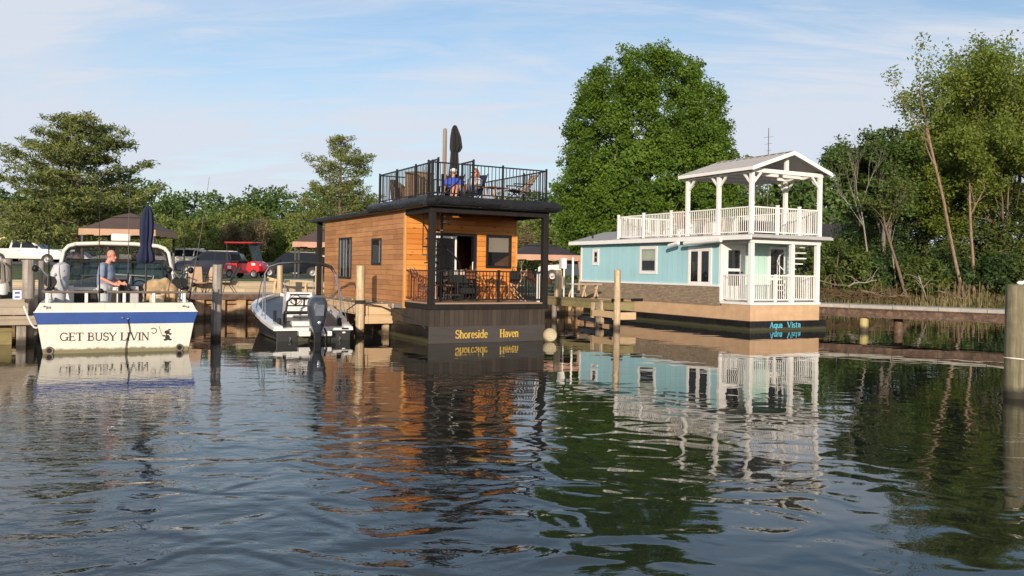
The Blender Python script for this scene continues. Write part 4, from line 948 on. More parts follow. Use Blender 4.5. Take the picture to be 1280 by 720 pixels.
nt.links.new(math_n(nt, 'ADD', sp.outputs[0], sp.outputs[1]), cb.inputs[0]); nt.links.new(sp.outputs[2], cb.inputs[1])
br = N(nt, 'ShaderNodeTexBrick'); br.offset = .43; nt.links.new(cb.outputs[0], br.inputs['Vector']); br.inputs['Scale'].default_value = 1; br.inputs['Brick Width'].default_value = .16; br.inputs['Row Height'].default_value = .055
br.inputs['Mortar Size'].default_value = .006; br.inputs['Mortar Smooth'].default_value = .4
br.inputs['Color1'].default_value = (.44, .34, .23, 1); br.inputs['Color2'].default_value = (.28, .21, .15, 1); br.inputs['Mortar'].default_value = (.12, .09, .06, 1)
f = noise_n(nt, v, 9, 5, .6); c = mix_n(nt, ramp_n(nt, f, [(.35, 0.), (.7, .6)]), br.outputs['Color'], (.20, .15, .10)); nt.links.new(c, b.inputs['Base Color']); b.inputs['Roughness'].default_value = .9
bump_n(nt, math_n(nt, 'ADD', math_n(nt, 'MULTIPLY', br.outputs['Fac'], -1.), math_n(nt, 'MULTIPLY', f, .8)), 1.0, .02, b); M['stone'] = m
mb = MB(); mb.box(-.035, .02, 1.53, AL + .0, .791, 1.46); mb.build('stone_band', M['stone'], ab)
mb = MB(); mb.box(-.05, .02, 1.53, AL + .02, 1.462, 1.53); mb.build('sill_trim', M['white_trim'], ab, bevel=.005)
mb = MB(); mb.box(-.03, AW + .03, -.03, 1.5, .87, .955); mb.build('porch_trim', M['white_trim'], ab, bevel=.006)
mb = MB(); mb.box(.03, AW - .03, .03, 1.5, .956, .975); mb.build('porch_floor', mat('porch_grey', (.4, .38, .36), .6), ab)
EZ = 3.17
mb = MB(); mb.box(0, .1, 1.60, AL, 1.46, EZ); mb.build('side_wall', M['teal'], ab)
dxa, dxb, dzb = .20, 1.02, 2.92; wxa, wxb, wza, wzb = 2.38, 3.02, .98, 2.86
mb = MB(); mb.box(.1, AW, 1.50, 1.6, .79, EZ); mb.box(AW - .1, AW, 1.6, AL, .79, EZ); mb.box(.1, AW - .1, AL - .1, AL, .79, EZ); mb.build('front_wall', M['teal_front'], ab)
mb = MB(); mb.box(-.022, .10, 1.46, 1.598, .955, EZ); mb.box(-.015, .02, AL - .1, AL + .015, .8, EZ); mb.build('corner_trim', M['white_trim'], ab, bevel=.005)
# side windows with wide white surrounds
def awin(y0, y1, z0, z1, mull, bz=None):
    mb = MB(); s = .12
    mb.box(-.03, .0, y0 - s, y1 + s, z1, z1 + s); mb.box(-.03, 0, y0 - s, y1 + s, z0 - s, z0); mb.box(-.028, 0, y0 - s, y0, z0, z1); mb.box(-.028, 0, y1, y1 + s, z0, z1)
    fr = mb.build('window', M['white_trim'], ab, bevel=.005)
    mb = MB(); mb.box(-.018, -.004, y0, y1, z0, z0 + .04); mb.box(-.018, -.004, y0, y1, z1 - .04, z1); mb.box(-.018, -.004, y0, y0 + .04, z0 + .04, z1 - .04); mb.box(-.018, -.004, y1 - .04, y1, z0 + .04, z1 - .04)
    for i in range(mull):
        c = y0 + (y1 - y0) * (i + 1) / (mull + 1); mb.box(-.026, -.004, c - .09, c + .09, z0 + .04, z1 - .04)
    if mull == 0: mb.box(-.016, -.004, y0 + .04, y1 - .04, (z0 + z1) / 2 - .02, (z0 + z1) / 2 + .02)
    mb.build('sash', M['white_trim'] if mull else mat('sash_grey', (.3, .3, .3), .5), fr)
    mb = MB(); mb.box(-.012, -.002, y0 + .04, y1 - .04, z0 + .04, z1 - .04); mb.build('pane', M['dark_glass'], fr)
    if bz:
        mb = MB(); mb.box(-.0155, -.0125, y0 + .05, y1 - .05, bz, z1 - .05); mb.build('blind', mat('blind_green', (.33, .38, .30), .8), fr)
awin(2.08, 3.15, 1.58, 2.78, 1)
awin(5.25, 6.15, 1.98, 2.86, 0, 2.40)
awin(9.35, 9.62, 2.32, 2.80, 0)
# porch door, porch window
mb = MB(); y = 1.5
mb.box(dxa - .12, dxa, y - .03, y, .975, dzb + .12); mb.box(dxb, dxb + .12, y - .03, y, .975, dzb + .12); mb.box(dxa, dxb, y - .03, y, dzb, dzb + .12)
dr = mb.build('door', M['white_trim'], ab, bevel=.005)
mb = MB(); mb.box(dxa, dxb, y - .02, y, .976, 1.5); mb.box(dxa, dxa + .13, y - .02, y, 1.5, dzb); mb.box(dxb - .13, dxb, y - .02, y, 1.5, dzb); mb.box(dxa + .13, dxb - .13, y - .02, y, 2.78, dzb); mb.box(dxa + .13, dxb - .13, y - .021, y, 2.02, 2.12); mb.build('door_leaf', M['white_trim'], dr, bevel=.004)
mb = MB(); mb.box(dxa + .13, dxb - .13, y - .010, y - .002, 1.5, 2.02); mb.box(dxa + .13, dxb - .13, y - .010, y - .002, 2.12, 2.78); mb.build('pane', M['dark_glass'], dr)
mb = MB(); mb.ell((dxb - .06, y - .05, 1.98), .03, .03, .03); mb.build('handle', M['black_metal'], dr)
mb = MB(); mb.box(wxa - .1, wxa, y - .03, y, wza, wzb + .1); mb.box(wxb, wxb + .1, y - .03, y, wza, wzb + .1); mb.box(wxa, wxb, y - .03, y, wzb, wzb + .1); mb.box(wxa, wxb, y - .03, y, 1.72, 1.82)
wd_ = mb.build('window', M['white_trim'], ab, bevel=.005)
mb = MB(); mb.box(wxa, wxb, y - .012, y - .002, 1.82, wzb); mb.box(wxa, wxb, y - .012, y - .002, wza, 1.72); mb.build('pane', M['dark_glass'], wd_)
# porch posts, beam, railing
for x in (0.0, 1.90, AW - .15):
    mb = MB(); mb.box(x, x + .15, 0, .15, .956, 3.0); mb.build('post', M['white_trim'], ab, bevel=.008)
mb = MB(); mb.box(-.02, AW + .02, -.02, .17, 3.0, 3.168); mb.box(-.02, .13, .172, 1.46, 3.0, 3.168); mb.box(AW - .13, AW + .02, .172, 1.5, 3.0, 3.168); mb.build('beam', M['white_trim'], ab, bevel=.006)
for a in [((.15, .07), (1.2, .07)), ((1.2, .07), (1.9, .07)), ((2.05, .07), (AW - .15, .07)), ((.06, .15), (.06, 1.46)), ((AW - .06, .15), (AW - .06, 1.5))]:
    mb = MB(); rail(mb, a[0], a[1], .97, .92, .095, .02, .045); mb.build('porch_railing', M['white_trim'], ab)
mb = MB(); mb.box(1.17, 1.24, .035, .105, .97, 1.93); mb.build('rail_post', M['white_trim'], ab)
# roof: flat deck in front, low metal gable behind
mb = MB(); mb.box(-.28, AW + .32, -.30, 7.95, 3.17, 3.27); mb.box(-.25, AW + .28, -.26, 7.9, 3.27, 3.30); mb.build('roof_deck', mat('deck_pale', (.42, .41, .40), .55, var=.1), ab, bevel=.015)
mb = MB(); xm = AW / 2; z0, z1 = 3.20, 3.72
for sx in (0, 1):
    xe = -.28 if sx == 0 else AW + .28
    mb.prism([(xe, 7.952, z0), (xm, 7.952, z1), (xm, 11.3, z1), (xe, 11.3, z0)], (0, 0, .05))
mb.prism([(-.02, 7.96, 3.17), (AW + .02, 7.96, 3.17), (xm, 7.96, 3.70)], (0, .06, 0)); mb.prism([(-.02, 11.0, 3.17), (AW + .02, 11.0, 3.17), (xm, 11.0, 3.70)], (0, .06, 0))
mb.build('rear_roof', M['metal_roof'], ab, bevel=.006)
mb = MB(); mb.box(-.31, -.26, -.30, 11.3, 3.10, 3.262); mb.build('gutter', M['white_trim'], ab, bevel=.015)
mb = MB(); mb.tube([(.35, 10.3, 3.3), (.35, 10.3, 3.62)], .04, 8); mb.ell((.35, 10.3, 3.64), .07, .07, .05); mb.build('vent_pipe', M['black_metal'], ab, smooth=True)
# roof deck railing
UZ = 3.305
for a in [((.02, 0.02), (.02, 1.65)), ((.02, 1.65), (.02, 3.3)), ((.02, 3.3), (.02, 4.35)), ((.02, 4.35), (.02, 6.1)), ((.02, 6.1), (.02, 7.85)), ((AW - .02, .02), (AW - .02, 1.65)), ((AW - .02, 1.65), (AW - .02, 3.3)), ((AW - .02, 3.3), (AW - .02, 5.6)), ((AW - .02, 5.6), (AW - .02, 7.85)), ((.02, 7.85), (AW - .02, 7.85)), ((.02, .02), (1.2, .02)), ((1.2, .02), (2.25, .02)), ((2.25, .02), (AW - .02, .02))]:
    mb = MB(); rail(mb, a[0], a[1], UZ, .93, .10, .02, .045); mb.build('roof_railing', M['white_trim'], ab)
for (x, y) in ((.02, 4.35), (.02, 6.1), (.02, 7.85), (AW - .02, 5.6), (AW - .02, 7.85), (1.2, .02), (2.25, .02)):
    mb = MB(); mb.box(x - .04, x + .04, y - .04, y + .04, UZ, UZ + 1.0); mb.box(x - .05, x + .05, y - .05, y + .05, UZ + 1.0, UZ + 1.03); mb.build('rail_post', M['white_trim'], ab)
# pavilion
PT = 5.42
pv = None
mb = MB(); mb.box(-.05, .09, -.04, 3.5, PT, PT + .16); mb.box(AW - .09, AW + .05, -.04, 3.5, PT, PT + .16); mb.box(.09, AW - .09, .02, .14, PT + .01, PT + .15); mb.box(.09, AW - .09, 3.34, 3.46, PT + .01, PT + .15)
for y in (.85, 1.65, 2.45): mb.box(.09, AW - .09, y, y + .08, PT + .02, PT + .13)
mb.box(xm - .07, xm + .07, .03, .13, PT + .15, PT + .66)
pv = mb.build('pavilion_frame', M['white_trim'], ab, bevel=.006)
for x in (.0, AW):
    for y in (.05, 1.68, 3.38):
        s = 1 if x == 0 else -1; xx = x + s * .02
        mb = MB(); mb.box(xx - .065, xx + .065, y - .065, y + .065, UZ - .03, PT)
        for sy in (-1, 1):
            if (y < .1 and sy < 0) or (y > 3.3 and sy > 0): continue
            mb.beam((xx, y + sy * .05, PT - .38), (xx, y + sy * .40, PT), .07, .07)
        if y < .1 or y > 3.3: mb.beam((xx + s * .05, y, PT - .38), (xx + s * .40, y, PT), .07, .07)
        mb.build('pavilion_post', M['white_trim'], ab, bevel=.006)
mb = MB(); ye0, ye1 = -.28, 3.62; za, zb_ = PT + .10, PT + .74
for s in (0, 1):
    xe = -.24 if s == 0 else AW + .24
    mb.prism([(xe, ye0, za), (xm, ye0, zb_), (xm, ye1, zb_), (xe, ye1, za)], (0, 0, .045))
    nst = 11
    for i in range(nst + 1):
        y = ye0 + .02 + (ye1 - ye0 - .05) * i / nst
        mb.beam((xe, y, za + .055), (xm, y, zb_ + .055), .025, .03)
mb.beam((xm, ye0, zb_ + .06), (xm, ye1, zb_ + .06), .16, .03)
mb.build('pavilion_roof', mat('roof_grey', (.36, .345, .335), .5, var=.08), ab, bevel=.004)
mb = MB()
for y in (ye0 - .012, ye1 - .02):
    for s in (0, 1):
        xe = -.26 if s == 0 else AW + .26
        mb.prism([(xe, y, za - .08), (xe, y, za + .06), (xm, y, zb_ + .07), (xm, y, zb_ - .07)], (0, .03, 0))
mb.box(-.262, -.24, ye0, ye1, za - .06, za + .05); mb.box(AW + .24, AW + .262, ye0, ye1, za - .06, za + .05)
mb.build('fascia', M['white_trim'], ab)
mb = MB(); pp = av(.12, .25, 5.2)
mb.tube([(.12, .25, PT - .15), (.36, .25, PT - .15)], .05, 10); mb.build('lamp', M['white_trim'], ab)
mb = MB(); mb.box(-.06, .0, -.06, .06, UZ + .02, UZ + .16); mb.build('junction_box', M['white_trim'], ab, bevel=.01)
# rolled white awning tubes under the eave
for (y0, y1, zz0, zz1) in ((1.05, 3.0, 3.10, 3.02), (3.35, 3.9, 3.05, 2.95)):
    mb = MB(); mb.tube([(-.42, y0, zz0), (-.42, y1, zz1)], .075, 12); mb.build('awning_roll', M['white_paint'], ab, smooth=True)
# white spiral stair on the porch
sc = (2.72, .78)
mb = MB(); mb.tube([(sc[0], sc[1], .97), (sc[0], sc[1], 3.2)], .045, 10); st = mb.build('spiral_stair', M['white_trim'], ab)
q = []
for i in range(11):
    a0 = R(215 - 32 * i); a1 = a0 - R(30); z = 1.14 + i * .195; mb = MB()
    pl = [(sc[0], sc[1], z)] + [(sc[0] + .50 * math.cos(a0 + (a1 - a0) * k / 4), sc[1] + .50 * math.sin(a0 + (a1 - a0) * k / 4), z) for k in range(5)]
    mb.prism(pl, (0, 0, .04)); mb.build('tread', M['white_trim'], st); am = (a0 + a1) / 2; q.append((sc[0] + .5 * math.cos(am), sc[1] + .5 * math.sin(am), z + .04))
mb = MB(); mb.tube([(p[0], p[1], p[2] + .85) for p in q if p[2] < 2.3], .02, 6)
for p in q:
    if p[2] < 2.3: mb.tube([p, (p[0], p[1], p[2] + .85)], .010, 5)
mb.build('handrail', M['white_trim'], st)
# things on the turquoise roof deck
def patio_set(name, label, loc, rz, m_, cat): pass
t = thing('patio_table', 'pale wooden table behind the railing on the turquoise roof deck', 'table', av(1.3, 3.9, UZ), AY)
mb = MB(); mb.box(-.45, .45, -.7, .7, .68, .72); mb.build('tabletop', M['bistro_pale'], t, bevel=.01)
for sx in (-1, 1):
    for sy in (-1, 1):
        mb = MB(); mb.box(sx * .4 - .03, sx * .4 + .03, sy * .62 - .03, sy * .62 + .03, 0, .68); mb.build('leg', M['bistro_pale'], t)
t = thing('storage_bench', 'dark grey storage bench under the pavilion roof', 'bench', av(1.55, 1.2, UZ), AY)
mb = MB(); mb.box(-.75, .75, -.28, .28, .02, .48); mb.build('box', M['black_cloth'], t, bevel=.02)
mb = MB(); mb.box(-.78, .78, -.3, .3, .482, .54); mb.build('lid', mat('lid_grey', (.12, .12, .13), .5), t, bevel=.015)
# tan lawn chair pattern reused for this deck
def sling_chair(name, label, loc, rz, m_seat, m_fr, group=None, rec=.3):
    t = thing(name, label, 'chair', loc, rz, group)
    mb = MB(); y0, z0 = -.25, .36; mb.box(-.25, .25, y0, .22, z0, z0 + .03); mb.build('seat', m_seat, t, bevel=.008)
    mb = MB(); mb.prism([(-.25, .20, .38), (.25, .20, .38), (.25, .20 + rec, .98), (-.25, .20 + rec, .98)], (0, .025, 0)); mb.build('backrest', m_seat, t, bevel=.008)
    for s in (-1, 1):
        mb = MB(); mb.tube([(s * .27, -.30, 0), (s * .27, -.22, .36), (s * .27, .2, .37), (s * .27, .22 + rec, 1.0)], .014, 6); mb.tube([(s * .27, .30, 0), (s * .27, .05, .37)], .014, 6); mb.build('leg', m_fr, t)
        mb = MB(); mb.box(s * .29 - .025, s * .29 + .025, -.25, .30, .58, .605); mb.tube([(s * .28, -.2, .37), (s * .28, -.2, .58)], .012, 6); mb.build('armrest', m_fr, t)
    return t
sling_chair('patio_chair', 'white patio chair at the rear of the turquoise roof deck', av(.8, 5.2, UZ), AY - R(90), M['white_paint'], M['white_paint'], 'patio chairs on the turquoise deck')
sling_chair('patio_chair', 'pale patio chair beside the wooden table on the turquoise roof deck', av(.55, 4.1, UZ), AY + R(100), M['sling'], M['white_paint'], 'patio chairs on the turquoise deck')
# ------------------------------------------------------------------ people
def blob(name, parent, prims, material, voxel=.012, label=None):
    mb = MB()
    for p in prims:
        if p[0] == 'e': mb.ell(p[1], p[2], p[3], p[4], 16, 10)
        else:
            ch = p[1]
            mb.tube([c[0] for c in ch], [c[1] for c in ch], 12)
            for c in ch: mb.ell(c[0], c[1], c[1], c[1], 12, 8)
    o = mb.build(name, material, parent, smooth=True)
    r = o.modifiers.new('skin', 'REMESH'); r.mode = 'VOXEL'; r.voxel_size = voxel; r.use_smooth_shade = True
    s = o.modifiers.new('smooth', 'SMOOTH'); s.factor = .5; s.iterations = 3
    return o
def V3(*a): return Vector(a)
def hand(prims, wrist, d, side, k=1.0):
    """palm, four unequal curled fingers and a thumb; d = pointing direction, side = towards the thumb"""
    w_, d, s = Vector(wrist), Vector(d).normalized(), Vector(side).normalized(); n_ = d.cross(s).normalized()
    prims.append(('c', [(w_, .026), (w_ + d * .05, .036), (w_ + d * .085, .034)]))
    for i, L in enumerate((.065, .075, .07, .055)):
        b0 = w_ + d * .085 + s * (.03 - .02 * i); prims.append(('c', [(b0, .0105), (b0 + d * L * .55 + n_ * .006, .0095), (b0 + d * L * .85 + n_ * L * .45, .0085)]))
    b0 = w_ + d * .03 + s * .03; prims.append(('c', [(b0, .013), (b0 + d * .035 + s * .03, .0115), (b0 + d * .065 + s * .032, .0095)]))
def head(prims, c, f, up=(0, 0, 1), s=1.0):
    c, f, u = Vector(c), Vector(f).normalized(), Vector(up); l = u.cross(f).normalized()
    prims += [('e', c + u * .03 * s, .093 * s, .082 * s, .108 * s), ('e', c + f * .03 * s - u * .045 * s, .066 * s, .062 * s, .075 * s), ('e', c + f * .07 * s - u * .10 * s, .032 * s, .036 * s, .03 * s),
              ('c', [(c + f * .095 * s + u * .015 * s, .011 * s), (c + f * .118 * s - u * .022 * s, .016 * s)]), ('c', [(c + f * .092 * s - u * .06 * s - l * .022 * s, .010), (c + f * .092 * s - u * .06 * s + l * .022 * s, .010)])]
    for k in (-1, 1): prims.append(('e', c + l * k * .085 * s - f * .005 * s, .022 * s, .014 * s, .034 * s))
def eyes(parent, c, f, s=1.0):
    c, f = Vector(c), Vector(f).normalized(); l = Vector((0, 0, 1)).cross(f).normalized()
    for k in (-1, 1):
        mb = MB(); mb.ell(c + f * .088 * s + l * k * .034 * s + V3(0, 0, .018 * s), .012, .012, .009, 8, 6); mb.build('eye', M['black'], parent, smooth=True)
def glasses(parent, c, f, s=1.0):
    c, f = Vector(c), Vector(f).normalized(); l = Vector((0, 0, 1)).cross(f).normalized(); mb = MB()
    for k in (-1, 1): mb.ell(c + f * .092 * s + l * k * .036 * s + V3(0, 0, .018 * s), .03, .03, .022, 10, 6); mb.tube([c + f * .085 * s + l * k * .06 * s + V3(0, 0, .022), c + l * k * .09 * s + V3(0, 0, .022)], .005, 5)
    mb.tube([c + f * .1 * s - l * .015 + V3(0, 0, .022), c + f * .1 * s + l * .015 + V3(0, 0, .022)], .005, 5)
    mb.build('sunglasses', M['black'], parent, smooth=True)

# the man standing in the cruiser's cockpit, facing the picture's right
BO = Vector((-8.6, 18.4, 0)); BY = R(26); BK = .91; BM = Matrix.Translation(BO) @ Matrix.Rotation(BY, 4, 'Z') @ Matrix.Diagonal((BK, 1, 1, 1))
def bv(x, y, z): return tuple(BM @ Vector((x, y, z)))
man = thing('person', 'bald man in a blue grey shirt and pale shorts standing in the cruiser', 'person', bv(-.30, 1.35, .45), R(2))
hc = V3(.13, 0, 1.665)
pr = []
head(pr, hc, (.97, 0, -.2))
pr += [('c', [(V3(.05, 0, 1.48), .062), (V3(.10, 0, 1.58), .056)]), ('c', [(V3(0, -.1, .95), .11), (V3(.03, -.1, .5), .07), (V3(0, -.1, .1), .045)]), ('c', [(V3(-.02, .1, .95), .11), (V3(-.02, .1, .5), .07), (V3(-.06, .1, .1), .045)]),
       ('c', [(V3(0, 0, .95), .145), (V3(0, 0, 1.12), .145), (V3(.03, 0, 1.34), .15)]), ('c', [(V3(.03, -.16, 1.42), .07), (V3(.03, .16, 1.42), .07)]),
       ('c', [(V3(.02, -.21, 1.41), .058), (V3(.04, -.27, 1.14), .046), (V3(.28, -.22, 1.02), .032)]), ('c', [(V3(.02, .21, 1.41), .058), (V3(.08, .27, 1.14), .046), (V3(.30, .18, 1.02), .032)])]
for s in (-.1, .1): pr.append(('c', [(V3(-.03, s, .05), .045), (V3(.12, s * 1.1, .04), .04), (V3(.2, s * 1.15, .035), .032)]))
hand(pr, (.29, -.22, 1.015), (1, .15, -.1), (0, .3, 1)); hand(pr, (.31, .18, 1.015), (1, -.2, -.1), (0, -.3, 1))
blob('body', man, pr, M['skin_red'], .010)
blob('shirt', man, [('c', [(V3(-.005, 0, 1.0), .172), (V3(-.01, 0, 1.14), .172), (V3(.015, 0, 1.34), .172)]), ('c', [(V3(.015, -.15, 1.42), .092), (V3(.015, .15, 1.42), .092)]), ('c', [(V3(.02, -.205, 1.41), .080), (V3(.035, -.25, 1.22), .076)]), ('c', [(V3(.02, .205, 1.41), .080), (V3(.05, .25, 1.22), .076)]), ('e', V3(.05, 0, 1.2), .165, .17, .16)], mat('shirt_blue', (.19, .24, .34), .85, var=.2, vs=7, bump=.02, bs_=9), .014)
blob('shorts', man, [('c', [(V3(0, 0, .98), .165), (V3(0, 0, .9), .165)]), ('c', [(V3(0, -.1, .92), .13), (V3(.03, -.105, .50), .105)]), ('c', [(V3(-.02, .1, .92), .13), (V3(-.02, .105, .50), .105)])], mat('shorts_pale', (.42, .45, .46), .9, var=.1, vs=6), .014)
eyes(man, hc, (.97, 0, -.2))

def seated(name, label, loc, rz, shirt, shorts, hairc, cap=None, hairlong=False, arms=0):
    t = thing('person', label, 'person', loc, rz); pr = []; hc = V3(-.22, 0, .86); f = (1, 0, -.12)
    head(pr, hc, f, s=.98)
    pr += [('c', [(V3(-.22, 0, .67), .058), (V3(-.23, 0, .78), .052)]), ('c', [(V3(0, 0, .30), .14), (V3(-.08, 0, .44), .14), (V3(-.19, 0, .60), .135)]), ('c', [(V3(-.2, -.15, .64), .066), (V3(-.2, .15, .64), .066)])]
    for s in (-1, 1):
        pr.append(('c', [(V3(0, s * .1, .28), .10), (V3(.42, s * .13, .42), .066), (V3(.56, s * .12, .07), .042)])); pr.append(('c', [(V3(.54, s * .12, .045), .042), (V3(.66, s * .13, .04), .036), (V3(.74, s * .135, .03), .026)]))
        if arms == 1 and s > 0:
            pr.append(('c', [(V3(-.19, .2, .63), .052), (V3(-.05, .26, .42), .042), (V3(-.02, .14, .68), .03)])); hand(pr, (-.02, .13, .69), (-.4, -.25, .9), (0, -1, .2))
        else:
            pr.append(('c', [(V3(-.19, s * .2, .63), .052), (V3(-.08, s * .27, .40), .042), (V3(.15, s * .22, .42), .03)])); hand(pr, (.16, s * .22, .42), (1, -s * .1, -.05), (0, -s, .1))
    blob('body', t, pr, M['skin'], .011)
    blob('shirt', t, [('c', [(V3(-.02, 0, .36), .165), (V3(-.09, 0, .46), .162), (V3(-.19, 0, .60), .158)]), ('c', [(V3(-.2, -.15, .63), .084), (V3(-.2, .15, .63), .084)])] + [('c', [(V3(-.19, s * .2, .62), .072), (V3(-.13, s * .24, .5), .066)]) for s in (-1, 1)], shirt, .014)
    blob('shorts', t, [('c', [(V3(-.02, 0, .30), .158), (V3(.05, 0, .29), .15)])] + [('c', [(V3(.02, s * .1, .28), .118), (V3(.32, s * .125, .385), .09)]) for s in (-1, 1)], shorts, .014)
    hm = mat('hair_' + name, hairc, .8, var=.25, vs=20)
    if hairlong:
        blob('hair', t, [('e', hc + V3(-.025, 0, .05), .104, .10, .10), ('c', [(hc + V3(-.07, -.07, 0), .05), (hc + V3(-.07, -.085, -.16), .045)]), ('c', [(hc + V3(-.07, .07, 0), .05), (hc + V3(-.07, .085, -.16), .045)]), ('c', [(hc + V3(-.1, 0, 0), .06), (hc + V3(-.1, 0, -.2), .05)])], hm, .012)
    else: blob('hair', t, [('e', hc + V3(-.03, 0, .03), .088, .086, .09)], hm, .012)
    if cap: 
        blob('cap', t, [('e', hc + V3(-.005, 0, .085), .105, .095, .07), ('c', [(hc + V3(.07, -.03, .07), .016), (hc + V3(.155, -.02, .055), .012), (hc + V3(.155, .02, .055), .012), (hc + V3(.07, .03, .07), .016)])], cap, .010)
    glasses(t, hc, f, .98)
    return t
RZ2 = 3.835
def camp_chair(label, loc, rz, mm, fr, group=None):
    t = thing('camp_chair', label, 'chair', loc, rz, group)
    mb = MB(); mb.prism([(-.12, -.26, .20), (.28, -.26, .25), (.28, .26, .25), (-.12, .26, .20)], (0, 0, .02)); mb.build('seat', mm, t)
    mb = MB(); mb.prism([(-.13, -.26, .21), (-.13, .26, .21), (-.46, .25, .82), (-.46, -.25, .82)], (-.015, 0, -.01)); mb.build('backrest', mm, t)
    for s in (-1, 1):
        mb = MB(); mb.tube([(.32, s * .28, 0), (-.14, s * .28, .22), (-.5, s * .27, .86)], .014, 6); mb.tube([(-.3, s * .28, 0), (.3, s * .28, .26)], .014, 6); mb.build('leg', fr, t)
        mb = MB(); mb.tube([(.22, s * .3, .25), (.22, s * .3, .44), (-.25, s * .3, .46)], .015, 6); mb.build('armrest', fr, t)
    return t
c1 = hv(1.46, 1.95, RZ2); a1 = YAW + R(-128)
camp_chair('black folding camp chair under the man in the white cap on the roof', c1, a1, M['black_cloth'], M['black_metal'], 'camp chairs on the cedar roof')
seated('man', 'man in white cap and blue shirt seated on the roof of the cedar houseboat', c1, a1, mat('royal_blue', (.035, .07, .38), .85, vs=6), mat('navy_shorts', (.02, .025, .06), .9), (.3, .27, .24), M['white_paint'])
c2 = hv(1.86, 1.55, RZ2); a2 = YAW + R(-150)
camp_chair('dark blue camp chair under the red haired woman on the roof', c2, a2, M['navy'], M['black_metal'], 'camp chairs on the cedar roof')
seated('woman', 'red haired woman in sunglasses seated on the roof of the cedar houseboat', c2, a2, mat('pale_top', (.52, .56, .62), .85, vs=6), mat('denim', (.22, .30, .42), .9, vs=6), (.20, .06, .025), None, True, 1)

# ------------------------------------------------------------------ roof furniture
t = thing('patio_umbrella', 'closed black patio umbrella standing on the cedar houseboat roof', 'umbrella', hv(1.72, 2.35, RZ2), YAW)
mb = MB(); mb.lathe([(.24, 0), (.24, .05), (.06, .08), (.05, .3)], 16); mb.build('base', M['black_metal'], t, smooth=True)
mb = MB(); mb.tube([(0, 0, .05), (0, 0, 2.28)], .022, 8); mb.build('pole', M['black_metal'], t)
def folded(prof, n, seed):
    q = random.Random(seed); mb = MB(); rings = []
    for (r, z, ox) in prof:
        rings.append([(ox + r * (1 + .22 * math.cos(8 * 2 * PI * j / n)) * math.cos(2 * PI * j / n), r * (1 + .22 * math.cos(8 * 2 * PI * j / n)) * math.sin(2 * PI * j / n), z) for j in range(n)])
    mb.loft(rings); return mb
folded([(.11, .62, -.02), (.13, .8, -.02), (.115, 1.2, 0), (.10, 1.5, 0), (.13, 1.54, .03), (.165, 1.64, .05), (.14, 1.95, .03), (.085, 2.18, .0), (.05, 2.27, 0), (.012, 2.3, 0)], 48, 1).build('canopy', M['black_cloth'], t, smooth=True)
t = thing('wooden_pole', 'tall bare wooden pole beside the closed black umbrella', 'pole', hv(1.68, 2.95, RZ2), YAW)
mb = MB(); mb.tube([(0, 0, 0), (0, 0, 2.2)], [.065, .06], 10); mb.lathe([(.06, 2.2), (.05, 2.27), (.0, 2.29)], 10, 0, None, False, False); mb.build('shaft', mat('pole_tan', (.25, .195, .15), .75, stretch=(6, 6, .4), var=.25), t, smooth=True)
mb = MB(); mb.box(-.12, .12, -.12, .12, 0, .04); mb.build('base', M['black_metal'], t)
t = thing('cabinet', 'small wooden cabinet with two doors on the cedar houseboat roof', 'cabinet', hv(.62, 2.3, RZ2), YAW + R(22))
mb = MB(); mb.box(-.34, .34, -.22, .22, .12, .80); mb.box(-.36, .36, -.24, .24, .80, .83); mb.build('carcass', mat('cab_wood', (.30, .19, .11), .6, var=.2, stretch=(.4, 1, 4)), t, bevel=.008)
for s in (-1, 1):
    mb = MB(); mb.box(s * .165 - .155, s * .165 + .155, -.235, -.222, .15, .77); d_ = mb.build('door', mat('cab_door', (.36, .24, .14), .6, var=.2), t, bevel=.004)
    mb = MB(); mb.ell((s * .04, -.245, .5), .015, .015, .015, 8, 6); mb.build('knob', M['black_metal'], d_)
    for y in (-.18, .18):
        mb = MB(); mb.box(s * .28 - .03, s * .28 + .03, y - .03, y + .03, 0, .12); mb.build('leg', M['bistro'], t)
t = thing('wicker_chair', 'round grey wicker tub chair left of the wooden cabinet on the roof', 'chair', hv(.38, 3.1, RZ2), YAW + R(30))
mb = MB(); rings = []
for (r, z) in [(.24, .02), (.30, .2), (.33, .42), (.28, .42), (.25, .26), (.01, .26)]: rings.append([(r * math.cos(2 * PI * j / 24), r * math.sin(2 * PI * j / 24), z + (.28 * max(0, math.sin(2 * PI * j / 24)) if z > .4 else 0)) for j in range(24)])
mb.loft(rings, caps=False); mb.build('shell', M['wicker'], t, smooth=True)
mb = MB(); mb.lathe([(.24, .26), (.25, .30), (.22, .34), (0, .35)], 20); mb.build('cushion', mat('cushion_grey', (.28, .25, .22), .9), t, smooth=True)
t = thing('planter', 'potted shrub with bare twigs by the stair gate on the roof', 'plant', hv(1.12, 3.2, RZ2), 0)
mb = MB(); mb.lathe([(.14, 0), (.18, .32), (.2, .34), (.17, .34), (.16, .3)], 16); mb.build('pot', M['black_metal'], t, smooth=True)
mb = MB(); q = random.Random(3)
for i in range(9):
    a = q.uniform(0, 6.28); e = V3(math.cos(a) * q.uniform(.05, .22), math.sin(a) * q.uniform(.05, .22), q.uniform(.7, 1.2)); mb.tube([(0, 0, .3), e * .6 + V3(0, 0, .1), e], [.008, .006, .003], 4)
    for k in range(3): p = e * q.uniform(.6, .95); mb.tube([p, p + V3(q.uniform(-.1, .1), q.uniform(-.1, .1), .12)], [.005, .002], 4)
mb.build('twigs', B_brown, t)
t = thing('side_table', 'low wooden side table between the woman and the tan lounger', 'table', hv(2.42, 1.1, RZ2), YAW + R(15))
mb = MB(); mb.box(-.32, .32, -.2, .2, .40, .43); mb.build('tabletop', M['bistro'], t, bevel=.006)
